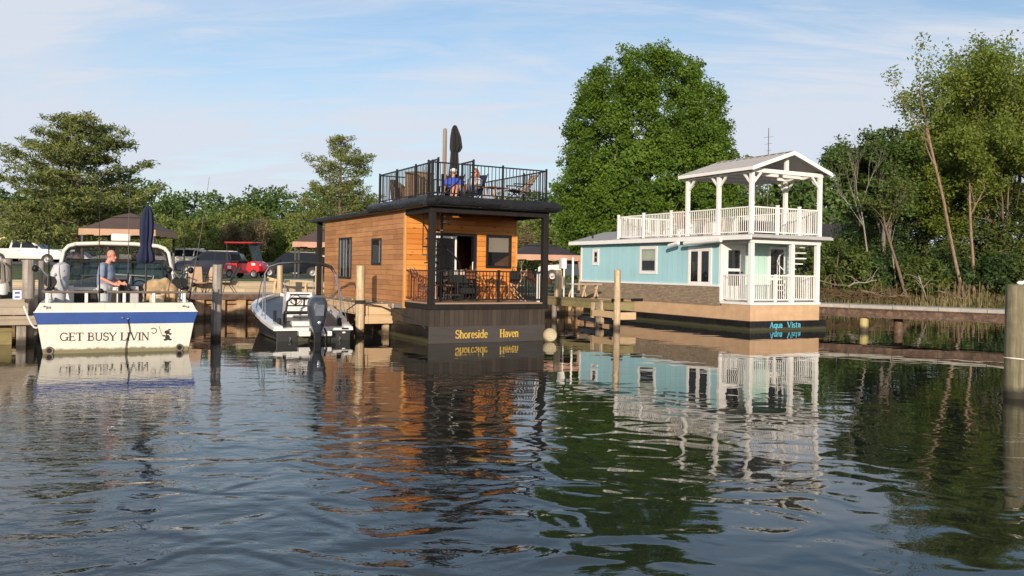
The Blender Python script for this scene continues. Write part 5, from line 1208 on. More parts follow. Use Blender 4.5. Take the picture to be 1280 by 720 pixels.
for sx in (-1, 1):
    mb = MB(); mb.beam((sx * .26, -.16, 0), (sx * .12, -.16, .4), .035, .03); mb.beam((sx * .26, .16, 0), (sx * .12, .16, .4), .035, .03); mb.build('leg', M['bistro_pale'], t)
t = thing('lounge_chair', 'tan sling lounge chair near the right front corner of the cedar roof', 'chair', hv(2.98, .85, RZ2), YAW + R(172))
mb = MB(); mb.prism([(-.2, -.27, .30), (-.2, .27, .30), (-.55, .27, .82), (-.55, -.27, .82)], (-.015, 0, -.012)); mb.build('backrest', M['sling'], t)
mb = MB(); mb.prism([(-.2, -.27, .29), (.22, -.27, .36), (.22, .27, .36), (-.2, .27, .29)], (0, 0, .02)); mb.build('seat', mat('sling_dark', (.10, .06, .045), .8), t)
mb = MB(); mb.prism([(.24, -.25, .36), (.62, -.25, .24), (.62, .25, .24), (.24, .25, .36)], (0, 0, .02)); mb.build('leg_rest', M['sling'], t)
for s in (-1, 1):
    mb = MB(); mb.tube([(-.58, s * .29, .86), (-.2, s * .29, .3), (.23, s * .29, .37), (.65, s * .28, .23)], .014, 6); mb.tube([(.3, s * .3, 0), (-.3, s * .3, .52)], .014, 6); mb.tube([(-.42, s * .3, 0), (.2, s * .3, .5)], .014, 6); mb.build('leg', M['rail_brown'], t)
    mb = MB(); mb.box(-.36, .2, s * .31 - .025, s * .31 + .025, .50, .525); mb.build('armrest', M['black_metal'], t)

# ------------------------------------------------------------------ porch furniture
t = thing('bistro_table', 'small folding wooden table on the cedar houseboat porch', 'table', hv(2.36, 1.05, 1.06), YAW + R(20))
mb = MB(); mb.lathe([(.30, .70), (.30, .725), (0, .726)], 24); mb.build('tabletop', M['bistro'], t)
for s in (-1, 1):
    mb = MB(); mb.beam((-.25, s * .2, 0), (.22, s * .2, .7), .03, .025); mb.beam((.25, s * .17, 0), (-.22, s * .17, .7), .03, .025); mb.build('leg', M['bistro'], t)
def folding_chair(label, loc, rz, wood, tilt=.12):
    t = thing('folding_chair', label, 'chair', loc, rz, 'folding chairs on the cedar porch')
    mb = MB()
    for i in range(5): mb.box(-.18 + i * .078, -.115 + i * .078, -.2, .2, .44, .46)
    mb.build('seat', wood, t)
    mb = MB()
    for i in range(3): z = .62 + i * .09; mb.box(-.24 - (z - .46) * tilt, -.225 - (z - .46) * tilt, -.2, .2, z, z + .06)
    mb.build('backrest', wood, t)
    for s in (-1, 1):
        mb = MB(); mb.beam((.26, s * .22, 0), (-.27, s * .22, .9), .03, .02); mb.beam((-.26, s * .19, 0), (.2, s * .19, .46), .03, .02); mb.build('leg', wood, t)
    return t
folding_chair('brown folding chair left of the small porch table', hv(1.98, 1.2, 1.06), YAW + R(10), M['bistro'])
folding_chair('pale wooden folding chair at the right end of the porch', hv(2.98, .85, 1.06), YAW + R(170), M['bistro_pale'])
folding_chair('reddish slatted chair at the left end of the porch behind the post', hv(.33, 1.35, 1.06), YAW + R(-35), M['bistro'], .2)
t = thing('bag', 'black bag hung over the right porch chair', 'bag', hv(3.05, 1.0, 1.56), YAW)
mb = MB(); mb.box(-.13, .13, -.06, .06, 0, .36); mb.build('pouch', M['black_cloth'], t, bevel=.03, seg=3)
mb = MB(); mb.tube([(-.08, 0, .34), (-.06, 0, .46), (.06, 0, .46), (.08, 0, .34)], .012, 6); mb.build('handle', M['black_cloth'], t)
t = thing('lounge_chair', 'low black cushioned seat in front of the sliding door', 'chair', hv(1.56, 1.25, 1.06), YAW)
mb = MB(); mb.box(-.24, .24, -.25, .2, .2, .36); mb.build('seat', M['black_cloth'], t, bevel=.03, seg=3)
mb = MB(); mb.box(-.24, .24, .16, .28, .36, .72); mb.build('backrest', M['black_cloth'], t, bevel=.03, seg=3)
for s in (-1, 1):
    mb = MB(); mb.box(s * .28 - .03, s * .28 + .03, -.24, .26, 0, .5); mb.build('armrest', M['black_metal'], t, bevel=.01)
t = thing('lantern_table', 'dark wooden stool with books behind the spiral stair', 'stool', hv(1.05, 1.45, 1.06), YAW)
mb = MB(); mb.box(-.2, .2, -.17, .17, .40, .44); mb.build('seat', M['bistro'], t)
for sx in (-1, 1):
    for sy in (-1, 1):
        mb = MB(); mb.box(sx * .16 - .02, sx * .16 + .02, sy * .13 - .02, sy * .13 + .02, 0, .4); mb.build('leg', M['bistro'], t)
t['label'] = 'dark wooden stool behind the black spiral stair'; t.name = 'stool'
# ------------------------------------------------------------------ white cabin cruiser
cb_ = thing('cabin_cruiser', 'cream cabin cruiser with blue band, its stern lettered in black', 'boat', BO, BY, 'motor boats at the berths')
cb_.scale = (BK, 1, 1)
def bring(k, zt, fl, zoff=0.0, rake=0.0, y=0):
    g, w_, w2, c_ = 1.66 * k, 1.78 * k, 1.70 * k, 1.58 * k
    gi = max(.01, g - .2)
    P_ = [(-g, zt), (-w_, .87 + zoff), (-w2, .62 + zoff), (-c_, 0), (-c_ * .9, -.4), (c_ * .9, -.4), (c_, 0), (w2, .62 + zoff), (w_, .87 + zoff), (g, zt), (gi, zt), (gi, fl), (-gi, fl), (-gi, zt)]
    return [(x, y, z) for x, z in P_]
mb = MB(); mb.loft([bring(1, 1.08, 1.075, 0, 0, 0), bring(1, 1.08, 1.075, 0, 0, .26), bring(1, 1.08, .45, 0, 0, .262), bring(1.0, 1.10, .45, .01, 0, 1.8), bring(.99, 1.15, .45, .05, 0, 3.2), bring(.99, 1.15, 1.145, .05, 0, 3.202), bring(.92, 1.25, 1.245, .12, 0, 5.0), bring(.72, 1.4, 1.395, .22, 0, 6.8), bring(.4, 1.52, 1.515, .3, 0, 8.2), bring(.04, 1.62, 1.615, .36, 0, 9.1)])
mb.build('hull', M['gelcoat'], cb_, bevel=.02)
mb = MB(); mb.prism([(-1.70, -.006, .622), (1.70, -.006, .622), (1.782, -.006, .872), (-1.782, -.006, .872)], (0, .02, 0))
for s in (-1, 1): mb.prism([(s * 1.703, -.004, .622), (s * 1.786, -.004, .872), (s * 1.783, 3.2, .922), (s * 1.70, 3.2, .672)], (s * .006, 0, 0))
mb.build('blue_band', M['blue_stripe'], cb_)
mb = MB(); mb.box(-1.79, 1.79, -.02, .01, .873, .895); mb.build('rub_rail', M['white_gel'], cb_, bevel=.008)
text_mb('GET BUSY LIVIN', .175, 1.93, -1.24, .27, -.002, slope=-.012).build('lettering', M['letter_black'], cb_)
text_mb("'", .17, .13, .735, .30, -.002).build('lettering', M['letter_black'], cb_)
mb = MB(); e = 0
for (x, z, rx, rz_) in ((1.10, .30, .055, .06), (1.09, .42, .06, .045), (1.05, .25, .04, .022), (1.16, .255, .04, .022), (1.02, .34, .035, .018), (1.16, .38, .035, .02), (1.14, .475, .035, .016), (1.08, .345, .02, .03)):
    e += 1; mb.prism([(x + rx * math.cos(a * PI / 8), -.001, z + rz_ * math.sin(a * PI / 8)) for a in range(16)], (0, -.004 - .0004 * e, 0))
mb.tube([(.99, -.004, .33), (.94, -.004, .44), (.90, -.004, .56)], .005, 5); mb.build('emblem', M['letter_black'], cb_)
for x in (-1.45, 1.38):
    mb = MB(); Mx = Matrix.Translation((x, -.01, .07)) @ Matrix.Rotation(PI / 2, 4, 'X'); mb.lathe([(.055, -.01), (.055, .02), (.085, .022), (.085, 0.0), (.09, -.012)], 18, 0, Mx, True, False); mb.build('exhaust', M['rail_brown'], cb_, smooth=True)
    mb = MB(); mb.lathe([(.054, .012), (.0, .012)], 18, 0, Mx, False, False); mb.build('exhaust', M['black'], cb_)
for (x, z) in ((.09, .75), (.21, .73)):
    mb = MB(); mb.ell((x, -.03, z), .025, .03, .02); mb.build('fitting', M['steel'], cb_, smooth=True)
mb = MB(); mb.tube([(.20, -.03, .72), (.23, -.035, .58), (.25, -.035, .45), (.20, -.035, .3), (.17, -.04, .12), (.17, -.05, -.15)], .011, 6); mb.build('hose', M['black'], cb_, smooth=True)
for x in (-1.52, 1.5):
    mb = MB(); mb.tube([(x - .07, -.02, 1.0), (x - .04, -.05, 1.02), (x + .04, -.05, .98), (x + .07, -.02, 1.0)], .014, 6); mb.build('cleat', M['steel'], cb_, smooth=True)
# stern rail
mb = MB(); mb.tube([(-1.55, 3.0, 1.36), (-1.62, .3, 1.32), (-1.55, .12, 1.31), (1.55, .12, 1.31), (1.62, .3, 1.32), (1.55, 3.0, 1.36)], .028, 8); mb.build('stern_rail', M['rail_brown'], cb_, smooth=True)
for x in (-1.52, -.70, .12, .78, 1.48):
    mb = MB(); mb.box(x - .035, x + .035, .09, .15, 1.08, 1.29); mb.build('stanchion', M['white_gel'], cb_, bevel=.01)
# bulkhead, companionway, helm
mb = MB(); mb.box(-1.46, -1.05, 3.02, 3.2, .45, 1.38); mb.box(.0, 1.46, 3.04, 3.2, .45, 1.30); mb.box(-1.05, .0, 3.02, 3.2, 1.26, 1.32); mb.build('bulkhead', M['white_gel'], cb_, bevel=.01)
mb = MB(); mb.box(-1.04, -.01, 3.12, 3.19, .46, 1.26); mb.build('companionway', M['dark_int'], cb_)
mb = MB(); mb.loft([[(-1.44, 3.2, 1.16), (1.44, 3.2, 1.16), (1.40, 3.2, 1.34), (-1.40, 3.2, 1.34)], [(-1.35, 5.0, 1.2), (1.35, 5, 1.2), (1.2, 5, 1.42), (-1.2, 5, 1.42)], [(-.7, 7.2, 1.4), (.7, 7.2, 1.4), (.6, 7.2, 1.48), (-.6, 7.2, 1.48)]]); mb.build('cabin_top', M['white_gel'], cb_, bevel=.02)
mb = MB(); mb.box(.15, 1.2, 2.62, 3.03, .46, 1.42); mb.build('helm_console', mat('console_grey', (.16, .16, .165), .5), cb_, bevel=.03)
mb = MB(); cc = V3(.55, 2.52, 1.36)
mb.tube([cc + V3(.18 * math.cos(a * PI / 8), -.05 * math.sin(a * PI / 8), .17 * math.sin(a * PI / 8)) for a in range(17)], .014, 6); mb.tube([cc, cc + V3(0, .14, -.02)], .03, 8); mb.build('steering_wheel', M['black_metal'], cb_)
mb = MB(); mb.box(.30, .50, 1.6, 1.95, .46, 1.40); mb.build('seat_pedestal', mat('pedestal_grey', (.42, .41, .39), .5), cb_, bevel=.02)
mb = MB(); mb.box(.02, .16, 2.2, 2.5, .46, 1.45); mb.box(-.02, .24, 2.1, 2.55, 1.45, 1.55); mb.build('chart_stand', M['black_metal'], cb_, bevel=.02)
# windscreen: frame, panes
mb = MB()
for x in (-1.34, -.5, .42, 1.34): mb.beam((x, 3.42, 1.32), (x * .96, 3.62, 2.02), .055, .05)
mb.beam((-1.36, 3.42, 1.34), (1.36, 3.42, 1.34), .06, .05); mb.beam((-1.32, 3.62, 2.02), (1.32, 3.62, 2.02), .06, .06)
ws = mb.build('windscreen', M['black_metal'], cb_)
for (a, b2) in ((-1.31, -.53), (-.47, .39), (.45, 1.31)):
    mb = MB(); mb.prism([(a, 3.43, 1.37), (b2, 3.43, 1.37), (b2 * .96, 3.61, 1.99), (a * .96, 3.61, 1.99)], (0, .008, 0)); mb.build('pane', M['tint_glass'], ws)
mb = MB(); mb.tube([(-.9, 3.35, 1.62), (.0, 3.35, 1.66), (.9, 3.35, 1.62)], .016, 6)
for x in (-.9, -.35, .3, .9): mb.tube([(x, 3.35, 1.36), (x + .05, 3.35, 1.64)], .014, 6)
mb.build('grab_rail', M['alu'], cb_)
mb = MB(); mb.prism([(-1.25, 3.60, 2.06), (-.06, 3.60, 2.06), (-.06, 3.5, 2.34), (-1.18, 3.5, 2.34)], (0, .006, 0)); mb.prism([(.06, 3.60, 2.06), (1.25, 3.60, 2.06), (1.18, 3.5, 2.34), (.06, 3.5, 2.34)], (0, .006, 0)); mb.build('clear_curtain', M['vinyl'], cb_)
# hardtop hoop and canvas
mb = MB(); hoop = [(-1.50, 2.75, 1.22), (-1.40, 2.8, 1.72), (-1.30, 2.84, 2.22), (-1.20, 2.86, 2.34), (-1.02, 2.87, 2.40), (-.4, 2.88, 2.435), (.4, 2.88, 2.435), (1.02, 2.87, 2.40), (1.20, 2.86, 2.34), (1.30, 2.84, 2.22), (1.40, 2.8, 1.72), (1.50, 2.75, 1.22)]
mb.tube(hoop, .05, 10); hp = mb.build('radar_arch', M['gelcoat'], cb_, smooth=True)
mb = MB(); rings = []
for (y, dz, k) in ((2.86, 0, 1), (3.3, .02, 1), (3.65, -.03, .98)): rings.append([(p[0] * k * .985, y, p[2] + dz + .0) for p in hoop[2:10]] + [(p[0] * k * .97, y, p[2] + dz - .035) for p in reversed(hoop[2:10])])
mb.loft(rings); mb.build('hardtop', M['gelcoat'], cb_, smooth=True)
mb = MB(); mb.tube([(p[0] * .965, p[1] + .04, p[2] - .06) for p in hoop[1:11]], .035, 8); mb.tube([(-1.18, 2.9, 1.98), (1.18, 2.9, 1.98)], .03, 8); mb.build('canvas_edge', M['black_cloth'], cb_, smooth=True)
for s in (-1, 1):
    mb = MB(); mb.prism([(s * 1.44, 2.85, 1.3), (s * 1.40, 3.5, 1.34), (s * 1.24, 3.6, 2.2), (s * 1.27, 2.9, 2.2)], (s * -.01, 0, 0)); mb.build('side_curtain', M['vinyl'], cb_)
    mb = MB(); mb.tube([(s * 1.30, 2.8, 1.25), (s * 1.16, 2.88, 1.7), (s * 1.12, 2.9, 2.05)], .025, 7); mb.tube([(s * 1.38, 2.6, 1.3), (s * 1.22, 2.85, 2.3)], .02, 7); mb.build('curtain_strut', M['black_cloth'], cb_)
mb = MB(); mb.box(-.04, .04, 2.9, 3.0, 1.98, 2.42); mb.build('radio_mount', M['black'], cb_)
mb = MB(); mb.lathe([(.10, 2.42), (.10, 2.5), (.06, 2.5)], 14, 0, Matrix.Translation((.06, 3.1, 0))); Mx = Matrix.Translation((.08, 3.1, 2.5))
mb.box(-.24, .24, -.18, .18, 0, .19, 0, Mx); mb.build('radar', M['white_gel'], cb_, bevel=.05, seg=3)
for s in (-1, 1):
    mb = MB(); mb.box(s * 1.28 - .17, s * 1.28 + .17, 1.3, 2.7, .46, .9); mb.build('side_locker', M['white_gel'], cb_, bevel=.02)
# things aboard
t = thing('patio_umbrella', 'closed navy umbrella standing at the stern of the cruiser', 'umbrella', bv(.60, .42, .46), BY)
mb = MB(); mb.tube([(0, 0, 0), (.02, 0, 2.75)], .02, 8); mb.build('pole', M['black_metal'], t)
folded([(.10, 1.50, 0), (.165, 1.56, 0), (.15, 1.70, 0), (.10, 1.88, 0), (.105, 1.95, 0), (.125, 2.2, .01), (.12, 2.45, .01), (.09, 2.66, .02), (.05, 2.76, .02), (.012, 2.80, .02)], 48, 2).build('canopy', M['navy'], t, smooth=True)
t = thing('canvas_covered_helm', 'helm seat hidden under a tan crumpled canvas cover', 'canvas cover', bv(1.02, 1.9, .46), BY + R(10))
q = random.Random(6); pr = [('e', V3(-.08, 0, .92), .30, .26, .20), ('e', V3(.22, .0, .82), .22, .24, .26), ('e', V3(-.25, 0, .74), .16, .2, .16), ('c', [(V3(-.36, -.1, .60), .05), (V3(-.2, -.12, .98), .07), (V3(.1, -.1, 1.06), .10), (V3(.36, -.05, .92), .06), (V3(.40, -.1, .55), .045)]), ('c', [(V3(.0, -.22, .55), .04), (V3(.05, -.2, .8), .06), (V3(-.12, -.12, 1.05), .06)]), ('c', [(V3(.25, -.2, .48), .05), (V3(.28, -.2, .75), .06), (V3(.14, -.1, 1.08), .05)])]
blob('canvas_cover', t, pr, mat('tan_canvas', (.43, .30, .16), .85, var=.3, vs=5, bump=.02, bs_=9), .02)
mb = MB(); mb.tube([(0, 0, 0), (0, 0, .55)], .06, 10); mb.lathe([(.2, 0), (.2, .03), (.06, .05)], 16); mb.build('pedestal', M['alu'], t)
for (nm, lab, x, y, z0, r0, r1, h_, cl) in (('bucket', 'cream bucket in front of the tan canvas cover', .92, 1.35, .85, .14, .17, .36, (.62, .48, .32)), ('bucket', 'pink bucket below the cream one at the cruiser stern', .93, .75, .46, .13, .16, .40, (.62, .38, .36))):
    t = thing(nm, lab, 'bucket', bv(x, y, z0), BY, 'buckets on the cruiser'); mb = MB(); mb.lathe([(r0, 0), (r1, h_), (r1 + .012, h_), (r1 + .012, h_ - .03), (r1 - .012, h_ - .02), (r0 - .01, .02)], 20); mb.build('shell', mat(lab[:5] + '_plastic', cl, .5), t, smooth=True)
    mb = MB(); mb.tube([(r1 * math.cos(a * PI / 8), -.02, h_ - .02 - .14 * math.sin(a * PI / 8)) for a in range(9)], .006, 5); mb.build('handle', M['steel'], t)
t = thing('fish_box', 'white fish box carrying the cream bucket', 'box', bv(.92, 1.35, .46), BY); mb = MB(); mb.box(-.25, .25, -.2, .2, 0, .34); mb.build('body', M['white_gel'], t, bevel=.02); mb = MB(); mb.box(-.26, .26, -.21, .21, .342, .388); mb.build('lid', M['white_gel'], t, bevel=.012)
t = thing('cooler', 'grey cooler beside the pale shorts of the standing man', 'cooler', bv(.05, .6, .46), BY); mb = MB(); mb.box(-.34, .34, -.2, .2, 0, .5); mb.build('body', mat('cooler_grey', (.35, .37, .39), .5), t, bevel=.03, seg=3); mb = MB(); mb.box(-.35, .35, -.21, .21, .502, .58); mb.build('lid', M['white_gel'], t, bevel=.02)
def outrigger(label, x, y, s):
    t = thing('downrigger', label, 'downrigger', bv(x, y, 1.10), BY, 'downriggers on the cruiser')
    mb = MB(); mb.tube([(0, 0, 0), (0, 0, .42)], .03, 8); mb.box(-.08, .08, -.06, .06, 0, .03); mb.build('mount', M['alu'], t)
    mb = MB(); Mx = Matrix.Translation((0, -.07, .40)) @ Matrix.Rotation(PI / 2, 4, 'X'); mb.lathe([(.13, -.03), (.13, -.02), (.06, -.02), (.06, .02), (.13, .02), (.13, .03)], 18, 0, Mx); mb.build('spool', M['black_metal'], t)
    mb = MB(); mb.box(-.09, .09, -.05, .12, .28, .52); mb.build('motor_box', M['black'], t, bevel=.03)
    mb = MB(); mb.tube([(0, 0, .45), (s * .25, -.1, .75), (s * .30, -.15, .78)], .016, 6); mb.tube([(0, .0, .3), (-s * .1, .05, .6)], .018, 6); mb.build('boom', M['steel'], t)
    mb = MB(); mb.ell((s * .30, -.15, .70), .07, .07, .08); mb.build('weight', M['black'], t, smooth=True)
outrigger('black downrigger on the left side of the cruiser', -1.52, 1.4, -1); outrigger('black and white downrigger by the right stern rail of the cruiser', 1.50, 1.0, -1); outrigger('second downrigger further forward on the right side of the cruiser', 1.46, 1.9, 1)
def rod(label, x, y, tip, z0=1.1, reel=.35, n=0):
    t = thing('fishing_rod', label, 'fishing rod', bv(x, y, z0), BY, 'fishing rods on the cruiser'); tx, ty, tz = tip
    d = V3(*tip); mb = MB(); mb.tube([(0, 0, 0), d * .25], [.018, .015], 7); mb.build('handle', M['black_metal'], t)
    mb = MB(); mb.tube([d * .25, d * .6 + V3(tx * .05, 0, 0), d], [.011, .008, .004], 5); mb.build('blank', M['black_metal'], t)
    c_ = d * reel; mb = MB(); mb.ell((c_.x + .03, c_.y - .06, c_.z), .055, .05, .055); mb.tube([(c_.x + .08, c_.y - .06, c_.z), (c_.x + .13, c_.y - .06, c_.z), (c_.x + .13, c_.y - .06, c_.z - .06)], .01, 5); mb.build('reel', M['black'], t, smooth=True)
rod('tallest rod at the left side of the cruiser', -1.58, 1.2, (.05, .1, 2.75), 1.0, .12)
rod('shorter rod leaning beside the tallest rod on the left', -1.52, 1.8, (-.14, .2, 2.1), 1.1, .12)
rod('thin upright rod in front of the standing man', -.42, .15, (-.03, 0, 2.35), 1.1, .1)
rod('thin upright rod between the standing man and the navy umbrella', .20, .20, (0, .05, 2.55), 1.1, .1)
rod('long rod leaning right at the right end of the stern', 1.60, .3, (.42, .1, 3.0), 1.0, .16)
rod('short rod behind the long leaning rod at the right end', 1.62, 1.3, (-.05, .2, 2.0), 1.1, .14)
rod('pale rod holder rod by the right downrigger', 1.42, .6, (.10, 0, 1.5), 1.1, .2)
t = thing('covered_motor', 'small outboard motor under a pale grey cover on the left side of the cruiser', 'motor', bv(-1.38, 2.4, .9), BY + R(-8))
mb = MB(); rings = []
for (rx, ry, z, ox) in ((.13, .12, 0, 0), (.16, .16, .3, 0), (.2, .22, .55, .0), (.21, .24, .8, .02), (.17, .2, .98, .05), (.05, .06, 1.05, .06)): rings.append([(ox + rx * math.cos(2 * PI * j / 16), ry * math.sin(2 * PI * j / 16), z) for j in range(16)])
mb.loft(rings); mb.build('cover', mat('cover_grey', (.46, .47, .49), .7, var=.1, bump=.01, bs_=10), t, smooth=True); mb = MB(); mb.tube([(-.2, -.1, .55), (-.05, -.24, .72), (.15, -.18, .85)], .012, 5); mb.build('strap', M['black'], t)

# ------------------------------------------------------------------ small centre console boat
B2 = Vector((-5.16, 22.0, 0)); B2Y = R(23); B2M = Matrix.Translation(B2) @ Matrix.Rotation(B2Y, 4, 'Z')
def sv(x, y, z): return tuple(B2M @ Vector((x, y, z)))
sb = thing('center_console_boat', 'small white open motor boat with black hull sides beside the cedar houseboat', 'boat', B2, B2Y, 'motor boats at the berths')
st_ = [(0, 1.00, .38, .33), (.02, 1.0, .39, .33), (.55, 1.05, .42, .33), (.552, 1.05, .42, .20), (1.5, 1.14, .52, .20), (2.6, 1.19, .63, .2), (4.0, 1.18, .78, .2), (5.2, .92, .90, .3), (6.1, .52, .98, .5), (6.7, .06, 1.04, .9)]
mb = MB(); rings = []
for (y, hw, zs, fl) in st_:
    c_ = hw * (.90 if y < 3 else .90 - .1 * (y - 3)); rings.append([(-hw, y, zs - .10), (-c_, y, .02 + max(0, y - 4) * .16), (-c_ * .5, y, -.22), (c_ * .5, y, -.22), (c_, y, .02 + max(0, y - 4) * .16), (hw, y, zs - .10)])
mb.loft(rings); mb.build('hull', M['black_hull'], sb, bevel=.01)
mb = MB(); rings = []
for (y, hw, zs, fl) in st_:
    gi = max(.02, hw - .2); rings.append([(-hw - .03, y, zs - .11), (-hw - .02, y, zs - .03), (-hw + .05, y, zs), (-gi, y, zs), (-gi + .01, y, fl), (gi - .01, y, fl), (gi, y, zs), (hw - .05, y, zs), (hw + .02, y, zs - .03), (hw + .03, y, zs - .11)])
mb.loft(rings); mb.build('deck', M['white_gel'], sb, smooth=True)
mb = MB(); mb.box(-.42, .42, -.30, .06, .14, .27); mb.build('motor_bracket', M['white_gel'], sb, bevel=.02)
mb = MB(); mb.box(-.95, -.42, -.02, .03, -.1, .24); mb.box(.42, .95, -.02, .03, -.1, .24); mb.build('transom', mat('transom_grey', (.022, .021, .02), .4), sb, bevel=.01)
for x in (-.62, .66):
    mb = MB(); mb.tube([(x, -.03, .10), (x + .02, -.08, .06), (x, -.04, -.02)], .018, 6); mb.build('tow_eye', M['steel'], sb, smooth=True)
mb = MB(); mb.box(.72, .90, -.036, -.03, .295, .335); mb.build('marking', M['black'], sb); mb = MB(); mb.ell((.78, -.04, .21), .05, .02, .025); mb.build('stern_lamp', M['white_trim'], sb)
mb = MB(); mb.loft([[(-.42, 2.2, .2), (.38, 2.2, .2), (.38, 3.0, .2), (-.42, 3.0, .2)], [(-.40, 2.25, 1.0), (.36, 2.25, 1.0), (.36, 2.95, 1.0), (-.40, 2.95, 1.0)], [(-.38, 2.35, 1.2), (.34, 2.35, 1.2), (.34, 2.8, 1.2), (-.38, 2.8, 1.2)]]); cs = mb.build('console', M['white_gel'], sb, bevel=.03)
mb = MB(); mb.prism([(-.30, 2.255, .92), (.26, 2.255, .92), (.26, 2.33, 1.15), (-.30, 2.33, 1.15)], (0, -.012, 0)); mb.build('dash', M['black'], cs)
mb = MB(); mb.prism([(.0, 2.25, .97), (.18, 2.25, .97), (.18, 2.31, 1.1), (.0, 2.31, 1.1)], (0, -.018, 0)); mb.build('chart_screen', mat('screen_grey', (.3, .32, .34), .2), cs)
mb = MB(); cc = V3(-.18, 2.14, 1.0); mb.tube([cc + V3(.15 * math.cos(a * PI / 8), .04 * math.sin(a * PI / 8), .14 * math.sin(a * PI / 8)) for a in range(17)], .012, 6); mb.tube([cc, cc + V3(0, .12, -.02)], .025, 8); mb.build('steering_wheel', M['black_metal'], cs)
mb = MB(); mb.tube([(-.42, 2.4, 1.1), (-.42, 2.5, 1.55), (.38, 2.5, 1.55), (.38, 2.4, 1.1)], .014, 6); mb.build('windscreen_rail', M['steel'], sb, smooth=True)
mb = MB(); mb.box(-.56, .22, 1.3, 1.62, .62, .70); lp = mb.build('seat', M['black'], sb, bevel=.02)
mb = MB()
for x in (-.54, .20): mb.tube([(x, 1.35, .2), (x, 1.32, .66), (x + (.03 if x < 0 else -.03), 1.26, .98), (x + (.12 if x < 0 else -.12), 1.24, 1.06)], .03, 7); mb.tube([(x, 1.6, .2), (x, 1.6, .66)], .03, 7)
mb.tube([(-.42, 1.24, 1.06), (.08, 1.24, 1.06)], .03, 7); mb.tube([(-.50, 1.28, .86), (.16, 1.28, .86)], .02, 7)
for x in (-.28, -.06): mb.tube([(x, 1.24, 1.05), (x, 1.28, .86)], .025, 6)
mb.tube([(-.54, 1.4, .40), (.2, 1.4, .40)], .03, 7); mb.build('seat_frame', M['black_metal'], lp, smooth=True)
mb = MB(); mb.box(-.45, .15, .75, 1.1, .2, .46); mb.build('live_well', M['white_gel'], sb, bevel=.03)
for s in (-1, 1):
    mb = MB(); mb.box(s * .88 - .04, s * .88 + .04, .9, 1.0, .42, .75); mb.build('rod_holder', M['white_gel'] if s > 0 else M['black'], sb, bevel=.01)
    mb = MB(); mb.box(s * .80 - .05, s * .80 + .05, .62, .78, .36, .56); mb.build('speaker', M['black'], sb, bevel=.02)
# bimini folded on its hoops
mb = MB(); hoop = [(-1.10, 1.9, .58), (-1.06, 2.1, 1.2), (-1.0, 2.3, 1.72), (-.88, 2.38, 1.92), (-.6, 2.42, 2.02), (0, 2.44, 2.07), (.6, 2.42, 2.02), (.88, 2.38, 1.92), (1.0, 2.3, 1.72), (1.06, 2.1, 1.2), (1.10, 1.9, .58)]
mb.tube(hoop, .017, 7); mb.tube([(-1.12, 3.2, .7), (-1.02, 2.6, 1.66)], .014, 6); mb.tube([(1.12, 3.2, .7), (1.02, 2.6, 1.66)], .014, 6); mb.tube([(-1.1, 1.2, .5), (-1.0, 2.2, 1.7)], .014, 6); mb.tube([(1.1, 1.2, .5), (1.0, 2.2, 1.7)], .014, 6); bi = mb.build('bimini_frame', M['steel'], sb, smooth=True)
mb = MB(); mb.tube([(p[0], p[1] + .03, p[2] + .01) for p in hoop[3:9]], [.02, .04, .05, .055, .05, .03], 9); mb.build('bimini_canvas', M['black_cloth'], bi, smooth=True)
# outboard motor
mb = MB()
def rr_ring(hx, y0, y1, z, n=20): 
    out = []
    for j in range(n):
        a = 2 * PI * j / n; c_, s_ = math.cos(a), math.sin(a); k = 1 / (abs(c_) ** 3 + abs(s_) ** 3) ** (1 / 3)
        out.append((hx * c_ * k, (y0 + y1) / 2 + (y1 - y0) / 2 * s_ * k, z))
    return out
mb.loft([rr_ring(.11, -.62, -.18, .26), rr_ring(.17, -.70, -.14, .42), rr_ring(.215, -.76, -.12, .62), rr_ring(.245, -.78, -.10, .85), rr_ring(.24, -.76, -.10, 1.02), rr_ring(.20, -.70, -.14, 1.13), rr_ring(.10, -.58, -.24, 1.185), rr_ring(.01, -.44, -.4, 1.19)])
om = mb.build('outboard_motor', mat('motor_grey', (.055, .068, .088), .28, metal=.3, var=.08, coat=.5), sb, smooth=True)
mb = MB(); mb.prism([(-.10, -.795, .70), (.10, -.795, .70), (.12, -.78, .98), (-.12, -.78, .98)], (0, .02, 0)); mb.build('cowl_badge', mat('motor_light', (.15, .17, .2), .3, metal=.4), om)
mb = MB(); mb.ell((0, -.80, .52), .045, .01, .05); mb.build('cowl_emblem', M['steel'], om)
mb = MB(); mb.box(-.09, .09, -.55, -.2, -.5, .28); mb.box(-.14, .14, -.34, -.06, .05, .34); mb.box(-.2, .2, -.62, -.25, -.14, -.11); mb.build('drive_leg', M['black'], om, bevel=.02)
mb = MB(); mb.tube([(.2, -.4, .35), (.27, -.32, .22), (.24, -.3, .0), (.12, -.35, -.1)], .022, 7); mb.tube([(-.14, -.5, .2), (-.2, -.42, .05), (-.15, -.38, -.2)], .025, 7); mb.build('steering_arm', M['black_metal'], om)
